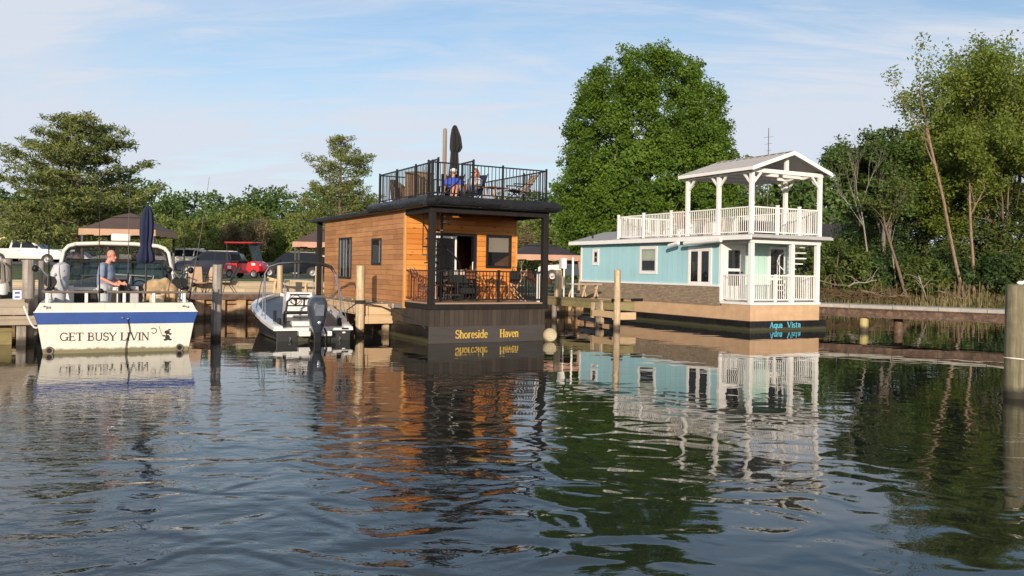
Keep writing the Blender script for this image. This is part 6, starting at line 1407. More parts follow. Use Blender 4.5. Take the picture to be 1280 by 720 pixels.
# ------------------------------------------------------------------ piles and finger docks
def pile(label, px, Y, ztop, r, m_, lean=(0, 0), cap=True, name='mooring_pile', group='mooring piles'):
    g = P(px, 337, Y); t = thing(name, label, 'mooring pile', (g.x, Y, 0), 0, group); q = random.Random(int(px))
    mb = MB(); n = 16; rings = []
    for k in range(9):
        z = -1.2 + (ztop + 1.2) * k / 8; rings.append([(lean[0] * z + r * (1.04 - .05 * k / 8) * (1 + q.uniform(-.025, .025)) * math.cos(2 * PI * j / n), lean[1] * z + r * (1.04 - .05 * k / 8) * (1 + q.uniform(-.025, .025)) * math.sin(2 * PI * j / n), z + (q.uniform(-.012, .012) if k == 8 else 0)) for j in range(n)])
    mb.loft(rings); mb.build('timber', m_, t, smooth=True); return t
def zt(py, px, Y): return P(px, py, Y).z
pile('grey pile standing in the water between the cruiser and the small open boat', 271, 21.8, zt(331, 271, 21.8), .125, M['pile_grey'], (.012, 0))
pile('pale pile at the end of the short dock left of the cedar houseboat', 451, 23.8, zt(332, 451, 23.8), .125, M['pile_tan'])
pile('pile behind the outboard of the small open boat', 399, 31.6, zt(333, 399, 31.6), .15, M['pile_tan'])
pile('slim pile behind the bow of the small open boat', 350, 32.0, zt(332, 350, 32), .11, M['pile_tan'])
pile('pale pile at the end of the dock between the two houseboats', 772, 28.5, zt(337.5, 772, 28.5), .115, M['pile_tan'])
pile('grey pile with a rope coil at the far left', 8.5, 20.2, zt(324, 8.5, 20.2), .12, M['pile_grey'])
pile('thick grey pile beside the cruiser at the left dock', 36, 20.0, zt(325, 36, 20), .135, M['pile_grey'])
pile('thin grey post just left of the cruiser', 52, 21.5, zt(326, 52, 21.5), .07, M['pile_grey'])
bp_ = pile('big weathered pile with a white rope ring at the right edge', 1272, 13.7, zt(356, 1272, 13.7), .172, M['pile_green'])
# details on piles
g = P(8.5, 337, 20.2); t = thing('rope_coil', 'coil of grey rope hung on the far left pile', 'rope', (g.x, 20.2 - .15, zt(340, 8.5, 20)), 0); mb = MB()
for k in range(4): mb.tube([((.13 + k * .008) * math.cos(a * PI / 10), -.02 - k * .015, (.26 + k * .01) * math.sin(a * PI / 10) - .05) for a in range(21)], .012, 5)
mb.build('loops', M['rope_grey'], t, smooth=True); mb = MB(); mb.tube([(0, -.03, .2), (.03, -.05, -.28), (0, -.03, -.34)], .02, 6); mb.build('tail', M['rope_grey'], t)
t = thing('rope_ring', 'white rope tied round the big right hand pile', 'rope', (P(1272, 337, 13.7).x, 13.7, zt(447, 1272, 13.7)), 0)
mb = MB(); mb.tube([(.18 * math.cos(a * PI / 12), .18 * math.sin(a * PI / 12), -.02 - .02 * math.cos(a * PI / 12 - .6)) for a in range(25)], .010, 6); mb.build('loop', M['rope_white'], t, smooth=True)
mb = MB(); mb.ell((.05, -.19, .0), .03, .03, .025); mb.build('knot', M['rope_white'], t)
t['label'] = 'white rope tied round the big pile at the right edge'
t = thing('pile_cap', 'small white cleat lying on top of the big right pile', 'cleat', (P(1275, 337, 13.7).x, 13.68, zt(356, 1275, 13.7)), 0); t['label'] = 'small white lump resting on top of the big pile at the right edge'; t.name = 'white_lump'; t['category'] = 'lump'
mb = MB(); mb.ell((0, 0, .03), .06, .04, .035); mb.ell((.06, 0, .05), .03, .03, .025); mb.build('body', M['white_paint'], t, smooth=True)

def dock(name, label, O, yaw, w_, L, ztop, wood, posts, th=.26, group='finger docks', planks=True):
    t = thing(name, label, 'dock', O, yaw, group); mb = MB(); n = int(L / .15)
    for i in range(n): mb.box(0 - .03, w_ + .03, i * L / n, (i + 1) * L / n - .012, ztop - .045, ztop)
    mb.build('planking', wood, t)
    for x in (0, w_ - .06):
        mb = MB(); mb.box(x, x + .06, .0, L, ztop - th, ztop - .047); mb.build('stringer', wood, t, bevel=.005)
    mb = MB(); mb.box(.062, w_ - .062, 0, .06, ztop - th, ztop - .047); mb.build('end_beam', wood, t, bevel=.005)
    for (x, y, s) in posts:
        mb = MB(); mb.box(x - s / 2, x + s / 2, y - s / 2, y + s / 2, -1.0, ztop - .048); mb.build('dock_post', M['pile_tan'] if wood is M['dock_tan'] else M['pile_grey'], t, bevel=.008)
        if y < 1.0:
            pass
    return t
# left dock, beside the cruiser
o1 = P(36, 337, 19.1)
d1 = dock('dock', 'grey plank dock at the far left beside the cruiser', Vector((o1.x - 1.35, 18.75, 0)), R(27), 1.35, 9.0, 1.08, M['dock_wood'], [(1.2, .35, .2), (.2, .35, .2), (1.2, 3.5, .2), (.2, 3.5, .2), (1.2, 6.5, .2)], .36)
mb = MB(); mb.box(-.6, 1.55, .12, .24, .48, .70); mb.build('cross_beam', M['dock_wood'], d1, bevel=.006)
mb = MB(); mb.box(-.4, 1.0, .45, .5, -.3, .48); mb.build('bracing', M['dock_green'], d1)
D1 = Matrix.Translation(d1.location) @ Matrix.Rotation(R(27), 4, 'Z')
def d1v(x, y, z): return tuple(D1 @ Vector((x, y, z)))
t = thing('tarp', 'black tarp folded on the left dock', 'tarp', d1v(.55, 1.0, 1.08), R(27)); mb = MB(); q = random.Random(4)
mb.loft([[(x * k, -.7 + i * .35, z + q.uniform(-.01, .02)) for x, z in ((-.5, 0), (-.45, .1 * k), (0, .2 * k), (.45, .12 * k), (.5, 0))] for i, k in enumerate((.5, .9, 1, .95, .8, .4))]); mb.build('sheet', M['black_cloth'], t, smooth=True)
t = thing('power_box', 'small grey box with a blue and white label on the left dock', 'box', P(22, 379, 18.95), R(20)); mb = MB(); mb.box(-.09, .09, -.06, .06, -.10, .11); mb.build('case', M['white_paint'], t, bevel=.012); mb = MB(); mb.box(-.05, .05, -.066, -.061, .03, .08); mb.box(-.05, .05, -.066, -.061, -.06, -.02); mb.build('blue_label', M['blue_stripe'], t)
t.location = (t.location.x, t.location.y, 1.19)
t = thing('bucket', 'white bucket at the left end of the left dock', 'bucket', P(1, 377, 19.6), 0); t.location.z = 1.08; mb = MB(); mb.lathe([(.13, 0), (.16, .34), (.165, .34), (.15, .33), (.12, .02)], 18); mb.build('shell', M['white_paint'], t, smooth=True); mb = MB(); mb.tube([(.15 * math.cos(a * PI / 8), -.05, .33 - .1 * math.sin(a * PI / 8)) for a in range(9)], .006, 5); mb.build('handle', M['steel'], t)
p0 = Vector(bv(-1.52, -.05, 1.0)); p1 = P(30, 383, 19.2); mb = MB(); pts_ = []
mid_ = P(47, 405, 18.6)
for k in range(13):
    u = k / 12; pts_.append(p0 * (1 - u) ** 2 + mid_ * 2 * u * (1 - u) * 1.0 + p1 * u * u + V3(0, 0, -.28 * math.sin(PI * u)))
mb.tube(pts_, .02, 6); tag(mb.build('mooring_line', M['rope_white'], None, smooth=True), 'white mooring line sagging from the cruiser stern to the left dock', 'rope')
# dock left of the cedar houseboat
o2 = P(450, 337, 24.0)
d2 = dock('dock', 'short pale timber dock left of the cedar houseboat', Vector((o2.x + .12, 23.95, 0)), R(27), .85, 8.2, .90, M['dock_tan'], [(.72, .15, .17), (.72, 3.0, .15), (.1, 3.0, .15), (.72, 6.0, .15)], .34)
mb = MB(); mb.box(-.22, .86, -.12, -.003, .34, .56); mb.build('cross_beam', M['dock_tan'], d2, bevel=.006)
mb = MB(); mb.box(.05, .12, -.06, -.003, .56, .85); mb.build('end_block', M['dock_tan'], d2)
D2 = Matrix.Translation(d2.location) @ Matrix.Rotation(R(27), 4, 'Z')
pb_ = P(451, 337, 23.8)
mb = MB(); mb.tube([(pb_.x - .14, 23.74, .95), (pb_.x + .14, 23.66, .93), tuple(D2 @ V3(.5, -.1, .83)), hv(-.03, 1.0, .60), hv(-.04, .15, .40)], .018, 6)
for k in range(3): mb.tube([(pb_.x + .14 * math.cos(a * PI / 8), 23.8 + .14 * math.sin(a * PI / 8), .93 + k * .035) for a in range(17)], .018, 5)
tag(mb.build('mooring_line', M['rope_dark'], None, smooth=True), 'dark mooring line from the pale pile to the cedar houseboat skirt', 'rope')
mb = MB(); mb.tube([(pb_.x - .1, 23.72, .92), sv(1.2, 1.6, .72), sv(1.05, .8, .42)], .016, 6); mb.tube([sv(1.05, .8, .42), sv(1.12, .5, .3), sv(1.08, .3, .42)], .016, 6)
tag(mb.build('mooring_line', M['rope_dark'], None, smooth=True), 'dark mooring line from the pale pile to the small open boat', 'rope')
# dock between the houseboats
o3 = P(772, 337, 28.5)
d3 = dock('dock', 'mossy green timber dock between the two houseboats', Vector((o3.x - .02, 28.55, 0)), R(28), .75, 8.2, .92, M['dock_green'], [(.08, 1.15, .17), (.66, 1.15, .17), (.08, 4.2, .15), (.08, 6.6, .15)], .30)
mb = MB(); mb.box(-.12, .80, -.05, .06, .30, .55); mb.box(-.10, .02, -.02, 1.4, .36, .58); mb.build('cross_beam', M['dock_tan'], d3, bevel=.006)
mb = MB(); mb.box(-.06, .06, .80, .94, .1, .93); mb.box(-.10, -.01, 1.3, 1.42, .30, .84); mb.build('front_post', M['pile_tan'], d3, bevel=.006)
D3 = Matrix.Translation(d3.location) @ Matrix.Rotation(R(28), 4, 'Z')
def d3v(x, y, z): return tuple(D3 @ Vector((x, y, z)))
for (x, y, lab) in ((.1, .1, 'black rubber bumper at the near end of the mossy dock'), (.95, .15, 'black rubber bumper at the tip of the mossy dock towards the turquoise houseboat')):
    t = thing('dock_bumper', lab, 'bumper', d3v(x - .05, y - .1, .925), R(28), 'dock bumpers'); mb = MB(); mb.box(-.22, .22, -.07, .07, 0, .10); mb.build('rubber', M['black'], t, bevel=.03, seg=3); mb = MB(); mb.box(-.2, .2, -.078, -.071, .02, .05); mb.build('strip', M['black_metal'], t)
t = thing('dinghy', 'small dark upturned dinghy under the mossy dock', 'dinghy', d3v(.45, 1.9, .14), R(28)); mb = MB(); rings = []
for (y, w_, h_) in ((-.9, .3, .16), (-.5, .42, .2), (.3, .42, .2), (.9, .22, .18), (1.2, .02, .12)): rings.append([(-w_, y, 0), (-w_ * .9, y, h_ * .7), (0, y, h_), (w_ * .9, y, h_ * .7), (w_, y, 0)])
mb.loft(rings); mb.build('shell', M['black_hull'], t, smooth=True); mb = MB(); mb.box(-.06, .06, -.9, .9, .19, .225); mb.build('keel', M['black_metal'], t)
g = P(698, 337, 33.2)
t = thing('power_pedestal', 'white power box on a pale post at the shore end of the mossy dock', 'power pedestal', (g.x, 33.2, .9), R(15))
mb = MB(); mb.box(-.12, .12, -.1, .1, 0, zt(337.5, 698, 33.2) - .9); mb.build('post', M['pile_tan'], t, bevel=.008)
mb = MB(); hh = zt(336, 703, 33.2) - .9; mb.box(-.02, .28, -.20, -.11, hh, hh + .42); mb.build('meter_box', M['white_trim'], t, bevel=.02); mb = MB(); mb.tube([(.19, -.14, 0), (.19, -.14, hh)], .035, 8); mb.build('conduit', M['white_paint'], t)
g = P(716, 337, 33.6)
t = thing('slim_post', 'slim white post right of the power box', 'post', (g.x, 33.6, .88), 0); mb = MB(); mb.box(-.035, .035, -.035, .035, 0, zt(322, 716, 33.6) - .88); mb.build('shaft', M['white_paint'], t); mb = MB(); mb.box(-.05, .05, -.05, .05, 0, .03); mb.build('foot', M['white_paint'], t)
t = thing('work_bench', 'weathered wooden bench on the walkway in front of the turquoise houseboat', 'bench', tuple(Vector((P(733, 337, 34.6).x, 34.6, .88))), YAW); mb = MB(); mb.box(-.9, .7, -.15, .15, .48, .56); mb.build('seat', M['dock_wood'], t, bevel=.01)
for x in (-.75, -.1, .5):
    mb = MB(); mb.beam((x - .15, -.1, 0), (x, -.1, .48), .06, .05); mb.beam((x + .15, .1, 0), (x, .1, .48), .06, .05); mb.build('leg', M['dock_tan'], t)
# right hand walkway
pA, pB = P(1012, 337, 30.4), P(1300, 337, 26.2); dv = (pB - pA); dv.z = 0; Lw = dv.length; yw = math.atan2(dv.y, dv.x)
t = thing('jetty', 'long steel beam jetty with concrete slab top at the right', 'jetty', (pA.x, pA.y, 0), yw); ZW = .92
mb = MB(); nsl = 5
for i in range(nsl + 1): mb.box(i * Lw / nsl, (i + 1) * Lw / nsl - .012, -.06, 1.25, ZW - .12, ZW)
mb.build('slab', mat('slab_grey', (.36, .33, .29), .85, var=.15, vs=3, dirt=.3, bump=.004), t, bevel=.01)
for y in (.0, 1.1):
    mb = MB(); mb.box(-.5, Lw * 1.25, y, y + .10, ZW - .16, ZW - .125); mb.box(-.5, Lw * 1.25, y + .04, y + .055, ZW - .40, ZW - .161); mb.box(-.5, Lw * 1.25, y - .02, y + .12, ZW - .43, ZW - .401); mb.build('beam', M['rust'], t)
M['pile_yellow'] = pile_m('pile_yellow', (.55, .46, .20), (.06, .045, .03))
for (px, m_) in ((1076, M['pile_yellow']), (1106, M['rust']), (1400, M['rust'])):
    d_ = (P(px, 337, 29.5).x - pA.x) / dv.x * Lw; mb = MB(); mb.lathe([(.15, -1.2), (.15, ZW - .435)], 16, 0, Matrix.Translation((d_, .25 if px == 1076 else .6, 0))); mb.build('pile', m_, t, smooth=True)
# ------------------------------------------------------------------ gazebos
def gazebo(label, px, Y, z0, ze, za, half, roofm, valm, postm, curtain=False, rz=.2, group='gazebos on the lawn'):
    g = P(px, 337, Y); t = thing('gazebo', label, 'gazebo', (g.x, Y, z0), rz, group); e, a = ze - z0, za - z0; mb = MB(); c = [(-half, -half), (half, -half), (half, half), (-half, half)]
    rise = (a - e); k1 = .38
    rings = [[(x, y, e) for x, y in c], [(x * .72, y * .72, e + rise * .28) for x, y in c], [(x * k1, y * k1, e + rise * .68) for x, y in c]]
    mb.loft(rings, caps=False); mb.loft([[(x * k1 * 1.08, y * k1 * 1.08, e + rise * .70) for x, y in c], [(x * .16, y * .16, e + rise * .9) for x, y in c], [(x * .01, y * .01, a) for x, y in c]], caps=False); mb.build('canopy', roofm, t)
    mb = MB()
    for i in range(4):
        p, q_ = c[i], c[(i + 1) % 4]; n_ = 10
        for j in range(n_):
            u0, u1 = j / n_, (j + 1) / n_; P0 = (p[0] + (q_[0] - p[0]) * u0, p[1] + (q_[1] - p[1]) * u0); P1 = (p[0] + (q_[0] - p[0]) * u1, p[1] + (q_[1] - p[1]) * u1); w1 = .02 * math.sin(j * 2.1)
            mb.add([(P0[0] * 1.005, P0[1] * 1.005, e - .005), (P1[0] * 1.005, P1[1] * 1.005, e - .005), (P1[0] * 1.01, P1[1] * 1.01, e - .26 + w1), (P0[0] * 1.01, P0[1] * 1.01, e - .26 + w1)], [(0, 1, 2, 3)])
    mb.build('valance', valm, t)
    mb = MB()
    for i in range(4): p, q_ = c[i], c[(i + 1) % 4]; mb.beam((p[0] * .95, p[1] * .95, e - .06), (q_[0] * .95, q_[1] * .95, e - .06), .06, .06)
    mb.build('frame', postm, t)
    for x, y in c:
        mb = MB(); mb.box(x * .93 - .045, x * .93 + .045, y * .93 - .045, y * .93 + .045, 0, e - .03); mb.build('post', postm, t)
        if curtain: mb = MB(); mb.tube([(x * .88, y * .9, .1), (x * .9, y * .9, .8), (x * .88, y * .9, e - .1)], [.13, .08, .15], 9); mb.build('curtain', valm, t, smooth=True)
    return t
GB = mat('gazebo_brown', (.085, .055, .045), .8, var=.12); GV = mat('gazebo_tan', (.42, .26, .17), .8, var=.1); GD = mat('gazebo_dark', (.035, .028, .030), .8, var=.15); GP = mat('valance_pink', (.46, .26, .18), .8)
gazebo('brown gazebo with tan valance behind the cruiser', 162, 34.6, 1.28, 3.30, 4.02, 1.45, GB, GV, M['black_metal'], False, .10)
gazebo('small brown gazebo half hidden by the left end of the cedar houseboat', 413, 42, 1.25, 3.12, 4.0, 1.75, GB, GP, M['black_metal'], False, .2)
gazebo('dark gazebo with curtains right of the cedar houseboat', 675, 41, .92, 2.68, 3.32, 1.78, GD, GP, M['black_metal'], True, .2)
for (px, Y, lab, rz) in ((672, 40.5, 'dark patio chair inside the dark gazebo', 1.0), (690, 39.6, 'brown patio chair at the right side of the dark gazebo', 2.2)):
    g = P(px, 337, Y); sling_chair('patio_chair', lab, (g.x, Y, .92), rz, M['bistro'], M['black_metal'], 'patio chairs in the dark gazebo')
for (px, Y, lab, rz, mm) in ((246, 31.6, 'beige patio chair with black arms on the walkway right of the cruiser', .5, M['sling']), (258, 32.2, 'second beige patio chair just left of the grey pile', -.4, M['sling']), (281, 32.6, 'dark patio chair right behind the grey pile', -1.0, M['black_cloth'])):
    g = P(px, 337, Y); sling_chair('patio_chair', lab, (g.x, Y, .88), rz, mm, M['black_metal'], 'patio chairs on the walkway')
t = thing('saw_horse', 'rough brown wooden trestle on the walkway behind the small open boat', 'trestle', (P(364, 337, 32.8).x, 32.8, .88), YAW); mb = MB(); mb.beam((-.85, 0, .52), (.85, 0, .46), .09, .07); mb.beam((-.9, .1, .62), (-.2, -.1, .42), .06, .05); mb.build('beam', M['dock_tan'], t)
for x in (-.6, .6):
    mb = MB(); mb.beam((x - .1, -.2, 0), (x, 0, .48), .06, .05); mb.beam((x + .1, .2, 0), (x, 0, .48), .06, .05); mb.build('leg', M['dock_tan'], t)
# ------------------------------------------------------------------ vehicles
HL = mat('headlamp', (.7, .72, .74), .1, metal=.2); TL = mat('tail_lamp', (.3, .01, .01), .3)
def wheel(t, x, y, r, s, wd=.2):
    mb = MB(); Mx = Matrix.Translation((x, y, r)) @ Matrix.Rotation(PI / 2, 4, 'X'); mb.lathe([(r * .62, -wd / 2), (r * .95, -wd / 2), (r, -wd * .3), (r, wd * .3), (r * .95, wd / 2), (r * .62, wd / 2)], 22, 0, Mx, True, True); w_ = mb.build('wheel', M['tyre'], t, smooth=True)
    mb = MB(); f = s * (wd / 2 + .008)
    mb.lathe([(0, 0.01), (r * .14, 0.012), (r * .2, .0), (r * .5, 0.0), (r * .6, .012), (r * .63, 0)], 22, 0, Matrix.Translation((x, y + f, r)) @ Matrix.Rotation(-s * PI / 2, 4, 'X'), False, False); mb.build('rim', M['rim'], w_, smooth=True)
def car(name, label, cat, loc, rz, paint, body, house, wins, w_, wheels, wr, zb, zt_, tum=.16, group='vehicles parked on the lawn', ws=None, rw=None):
    """body/house: side outlines (x, z); wins: side window outlines"""
    t = thing(name, label, cat, loc, rz, group); h = w_ / 2
    def ring(pts_, y, k=1.0, dz=0): 
        cx = sum(p[0] for p in pts_) / len(pts_); cz = sum(p[1] for p in pts_) / len(pts_)
        return [(cx + (p[0] - cx) * k, y, cz + (p[1] - cz) * k) for p in pts_]
    mb = MB(); mb.loft([ring(body, -h, .965), ring(body, -h + .06), ring(body, h - .06), ring(body, h, .965)]); bd = mb.build('body', paint, t, smooth=True)
    def sy(z): return h - .05 - tum * max(0, (z - zb)) / (zt_ - zb)
    mb = MB(); n = len(house)
    mb.loft([[(p[0], -sy(p[1]), p[1]) for p in house], [(p[0], -sy(p[1]) + .05, p[1] + .015) for p in house], [(p[0], sy(p[1]) - .05, p[1] + .015) for p in house], [(p[0], sy(p[1]), p[1]) for p in house]]); mb.build('cabin', paint, t, smooth=True)
    for wn in wins:
        for s in (-1, 1):
            mb = MB(); mb.prism([(p[0], s * (sy(p[1]) + .006), p[1]) for p in wn], (0, -s * .004, 0)); mb.build('window', M['car_glass'], t)
    for gq in (ws, rw):
        if gq:
            (x0, z0), (x1, z1) = gq; dx = .012 if x0 > x1 else -.012
            mb = MB(); mb.prism([(x0 + dx, -sy(z0) + .10, z0 + .01), (x0 + dx, sy(z0) - .10, z0 + .01), (x1 + dx, sy(z1) - .10, z1 + .01), (x1 + dx, -sy(z1) + .10, z1 + .01)], (dx * .5, 0, .004)); mb.build('windscreen', M['car_glass'], t)
    for x in wheels:
        for s in (-1, 1):
            mb = MB(); mb.prism([(x + (wr + .06) * math.cos(a * PI / 12), s * (h + .002), wr + (wr + .06) * math.sin(a * PI / 12)) for a in range(-2, 15)], (0, -s * .03, 0)); mb.build('wheel_arch', M['black'], t)
            wheel(t, x, s * (h - .10), wr, s)
    return t, bd, h
wp = mat('white_car', (.62, .62, .60), .3, var=.03, coat=.5); bp2 = mat('blue_car', (.006, .011, .030), .5, var=.05, spec=.15); dp = mat('dark_car', (.007, .011, .017), .5, var=.05, spec=.15); spn = mat('silver_car', (.45, .44, .42), .3, metal=.2, coat=.5)
def pickup(label, loc, rz, paint):
    body = [(-2.85, .55), (-2.9, .75), (-2.86, 1.22), (-.95, 1.22), (1.25, 1.24), (2.65, 1.14), (2.86, 1.02), (2.9, .62), (2.8, .42), (-2.7, .45)]
    house = [(-1.05, 1.2), (-.92, 1.88), (.25, 1.92), (.55, 1.86), (1.35, 1.22)]
    wins = [[(-.88, 1.28), (-.80, 1.78), (-.22, 1.80), (-.22, 1.28)], [(-.14, 1.28), (-.14, 1.80), (.30, 1.80), (.52, 1.74), (1.02, 1.28)]]
    t, b_, h = car('pickup_truck', label, 'pickup truck', loc, rz, paint, body, house, wins, 1.98, (-1.75, 1.85), .40, 1.22, 1.9, .16, 'white pickup trucks', ((1.33, 1.24), (.57, 1.85)), ((-1.05, 1.24), (-.93, 1.84)))
    mb = MB(); mb.box(-2.7, -1.12, -.82, .82, 1.215, 1.235); mb.build('truck_bed', M['black'], t)
    for s in (-1, 1):
        mb = MB(); mb.box(2.80, 2.885, s * .72 - .16, s * .72 + .16, .82, 1.0); mb.build('headlight', HL, t, bevel=.02)
        mb = MB(); mb.box(-2.90, -2.84, s * .86 - .07, s * .86 + .07, .8, 1.15); mb.build('tail_light', TL, t)
        mb = MB(); mb.box(.92, 1.08, s * 1.0 - .01, s * 1.0 + s * .18 + .01 * 0, 1.28, 1.48) if s > 0 else mb.box(.92, 1.08, -1.18, -.99, 1.28, 1.48); mb.build('mirror', M['black'], t, bevel=.03)
        for x in (-.1, .95):
            mb = MB(); mb.box(x - .25, x - .09, s * .992 - .004, s * .992 + .004, 1.06, 1.10); mb.build('door_handle', M['black'], t)
    mb = MB(); mb.box(2.84, 2.93, -.9, .9, .48, .66); mb.build('bumper', M['rim'], t, bevel=.03); mb = MB(); mb.box(2.85, 2.90, -.5, .5, .72, 1.0); mb.build('grille', M['black'], t, bevel=.02)
    return t
def suv(label, loc, rz, paint, k=1.0, cat='car', group='dark and silver cars on the lawn'):
    body = [(-2.3, .55), (-2.36, .85), (-2.3, 1.08), (1.0, 1.06), (2.0, .98), (2.28, .86), (2.36, .55), (2.2, .34), (-2.2, .36)]
    house = [(-2.28, 1.05), (-2.0, 1.58), (-1.4, 1.70), (.1, 1.72), (.45, 1.64), (1.2, 1.05)]
    wins = [[(-2.0, 1.12), (-1.82, 1.48), (-1.25, 1.60), (-1.2, 1.12)], [(-1.12, 1.12), (-1.15, 1.61), (-.45, 1.62), (-.42, 1.12)], [(-.34, 1.12), (-.36, 1.62), (.12, 1.61), (.36, 1.54), (.88, 1.12)]]
    t, b_, h = car('parked_car', label, cat, loc, rz, paint, body, house, wins, 1.86, (-1.42, 1.45), .35, 1.06, 1.7, .2, group, ((1.18, 1.08), (.47, 1.62)), ((-2.27, 1.1), (-2.02, 1.55)))
    for s in (-1, 1):
        mb = MB(); mb.box(2.16, 2.30, s * .66 - .16, s * .66 + .16, .74, .90); mb.build('headlight', HL, t, bevel=.03)
        mb = MB(); mb.box(-2.36, -2.28, s * .74 - .1, s * .74 + .1, .85, 1.04); mb.build('tail_light', TL, t, bevel=.02)
        mb = MB(); mb.box(.72, .86, min(s * .92, s * 1.08), max(s * .92, s * 1.08), 1.1, 1.24); mb.build('mirror', paint, t, bevel=.03)
        mb = MB(); mb.box(-1.6, .1, s * .62 - .02, s * .62 + .02, 1.735, 1.765); mb.build('roof_rail', M['rim'], t)
    mb = MB(); mb.box(2.31, 2.365, -.45, .45, .52, .8); mb.build('grille', M['black'], t, bevel=.02)
    return t
def gz(px, Y): g = P(px, 337, Y); return (g.x, Y, lawn_z(g.x, Y) + .01)
pickup('white pickup truck on the rise behind the cruiser at the far left', (gz(36, 66)[0], 66, P(36, 330.5, 66).z), R(4), wp)
pickup('white pickup truck behind the dark gazebo and the turquoise houseboat', (gz(722, 62)[0], 62, P(722, 352, 62).z), R(176), wp)
suv('dark blue car left of the red golf cart', gz(265, 60), R(185), bp2)
suv('black blue car right of the red golf cart beside the small brown gazebo', gz(364, 58), R(194), dp)
suv('silver white car left of the dark blue car', gz(226, 66), R(186), spn)
suv('pale silver car roof behind the small brown gazebo', gz(392, 70), R(190), spn)
suv('white car seen behind the left arch of the cruiser', (gz(96, 72)[0], 72, P(96, 338, 72).z), R(8), wp)
# red golf cart
g = gz(309, 44); t = thing('golf_cart', 'red golf cart with canopy roof and windscreen on the lawn', 'golf cart', (g[0], 44, P(309, 347.5, 44).z), R(-14)); t.scale = (.86, .9, .95); RC = mat('cart_red', (.50, .012, .018), .35, var=.06, coat=.5)
mb = MB(); body = [(-1.2, .35), (-1.25, .62), (-1.12, .80), (-.35, .82), (-.30, .42), (.28, .42), (.40, .86), (.72, .95), (1.08, .80), (1.2, .62), (1.2, .40), (.95, .26), (-1.0, .26)]
def rg(y, k): return [(p[0] * k, y, .5 + (p[1] - .5) * k) for p in body]
mb.loft([rg(-.58, .96), rg(-.52, 1), rg(.52, 1), rg(.58, .96)]); mb.build('body', RC, t, smooth=True)
mb = MB(); mb.box(-.86, -.30, -.5, .5, .82, .96); mb.build('seat', M['black'], t, bevel=.04, seg=3); mb = MB(); mb.prism([(-.88, -.5, .98), (-.76, -.5, .98), (-.86, -.5, 1.34), (-.98, -.5, 1.34)], (0, 1.0, 0)); mb.build('backrest', M['black'], t, bevel=.04, seg=3)
mb = MB(); mb.box(-1.2, .72, -.62, .62, 1.90, 1.97); mb.build('roof', RC, t, bevel=.03, seg=3)
for s in (-1, 1):
    mb = MB(); mb.tube([(.70, s * .54, .92), (.42, s * .56, 1.9)], .022, 7); mb.build('roof_post', M['black_metal'], t); mb = MB(); mb.tube([(-1.0, s * .54, .8), (-1.05, s * .56, 1.9)], .022, 7); mb.build('roof_post', M['black_metal'], t)
    mb = MB(); mb.ell((1.10, s * .40, .70), .07, .09, .06); mb.build('headlight', HL, t, smooth=True)
    for x in (-.82, .80): wheel(t, x, s * .50, .24, s, .18)
mb = MB(); mb.prism([(.71, -.5, .95), (.71, .5, .95), (.44, .52, 1.86), (.44, -.52, 1.86)], (.012, 0, 0)); mb.build('windscreen', glass_m('cart_glass', (.05, .07, .07), .5, .04, .02), t)
mb = MB(); mb.tube([(.5, .25, .8), (.25, .25, 1.08)], .02, 6); mb.tube([(.25 + .05 * math.sin(a * PI / 6), .25 + .16 * math.cos(a * PI / 6), 1.09 + .12 * math.sin(a * PI / 6)) for a in range(13)], .014, 6); mb.build('steering_wheel', M['black_metal'], t)
mb = MB(); mb.box(-.95, -.7, -.6, -.585, .5, .66); mb.box(.66, .9, -.598, -.583, .70, .82); mb.build('number_plate', M['white_trim'], t)
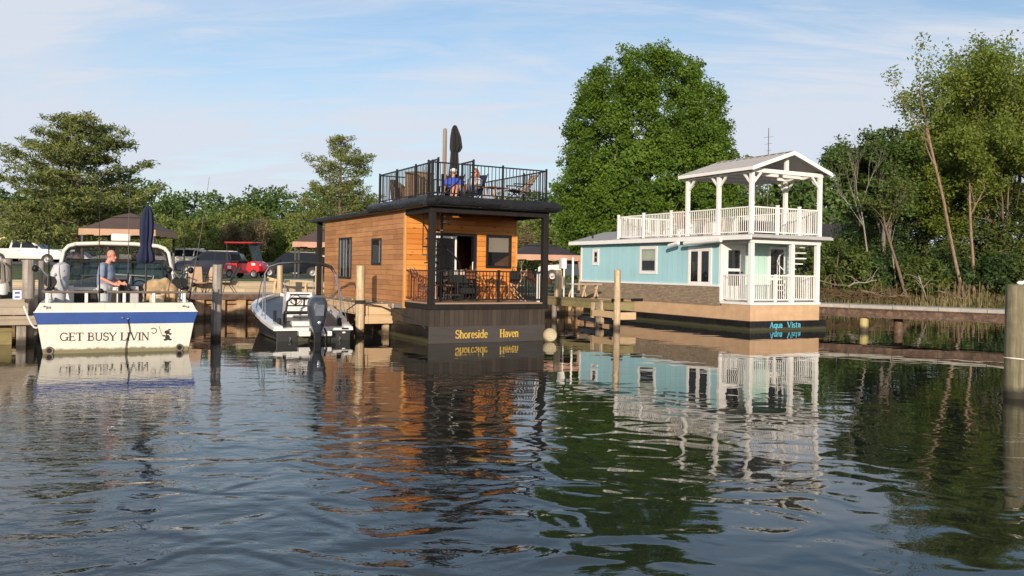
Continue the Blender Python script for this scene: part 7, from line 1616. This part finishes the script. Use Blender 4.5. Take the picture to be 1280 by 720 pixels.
# ------------------------------------------------------------------ houses far back
def house(label, px, Y, z0, w_, d_, hw, rise, wallm, roofm, rz, wins, group='houses behind the lawn'):
    g = P(px, 337, Y); t = thing('house', label, 'house', (g.x, Y, z0), rz, group)
    mb = MB(); mb.box(-w_ / 2, w_ / 2, 0, d_, 0, hw); mb.prism([(-w_ / 2, 0, hw), (-w_ / 2, d_, hw), (-w_ / 2, d_ / 2, hw + rise - .1)], (.2, 0, 0)); mb.prism([(w_ / 2 - .2, 0, hw), (w_ / 2 - .2, d_, hw), (w_ / 2 - .2, d_ / 2, hw + rise - .1)], (.2, 0, 0)); mb.build('wall', wallm, t)
    mb = MB(); o = .5
    for s in (0, 1):
        ye = -o if s == 0 else d_ + o; mb.prism([(-w_ / 2 - .4, ye, hw - .25), (w_ / 2 + .4, ye, hw - .25), (w_ / 2 + .4, d_ / 2, hw + rise), (-w_ / 2 - .4, d_ / 2, hw + rise)], (0, 0, .14))
    mb.build('roof', roofm, t)
    mb = MB(); mb.box(-w_ / 2 - .4, w_ / 2 + .4, -o - .03, -o + .02, hw - .30, hw - .12); mb.build('fascia', M['white_trim'], t)
    for (x, z, ww, hh) in wins:
        mb = MB(); mb.box(x - ww / 2 - .1, x + ww / 2 + .1, -.05, .0, z - .1, z + hh + .1); f_ = mb.build('window', M['white_trim'], t); mb = MB(); mb.box(x - ww / 2, x + ww / 2, -.06, -.052, z, z + hh); mb.build('pane', M['dark_glass'], f_)
    return t
YW = boards('yellow_siding', (.62, .50, .26), (.66, .54, .29), .18, 6, .006, grain=.1); RF = mat('brown_shingle', (.16, .12, .10), .9, var=.2, vs=3)
house('pale yellow house at the far left edge', -22, 92, 1.8, 9, 7, 3.4, 2.2, YW, RF, R(10), [(-2, 1.1, 1.1, 1.4), (0, 1.1, 1.1, 1.4), (2.4, 1.1, 1.3, 1.4)])
house('brown roofed house half hidden by trees right of the turquoise houseboat', 1040, 82, 1.8, 9.0, 7, 2.6, 2.6, boards('beige_siding', (.34, .27, .21), (.38, .30, .24), .18, 6, .006, grain=.1), RF, R(-14), [(-2, .9, 1.2, 1.2), (1.5, .9, 1.2, 1.2)])
mb = MB(); g = P(958, 337, 75); mb.tube([(0, 0, 0), (0, 0, P(958, 160, 75).z - 1)], [.07, .03], 6)
tm = thing('antenna_mast', 'thin antenna mast rising behind the white roof pavilion', 'mast', (g.x, 75, 1.0)); mb.build('mast', M['rust'], tm)
mb = MB(); zz_ = P(958, 172, 75).z - 1
for k in range(4): mb.tube([(-.4 + .08 * k, 0, zz_ - k * .6), (.4 - .08 * k, 0, zz_ - k * .6 + .1)], .015, 5)
mb.build('crossbars', M['rust'], tm)
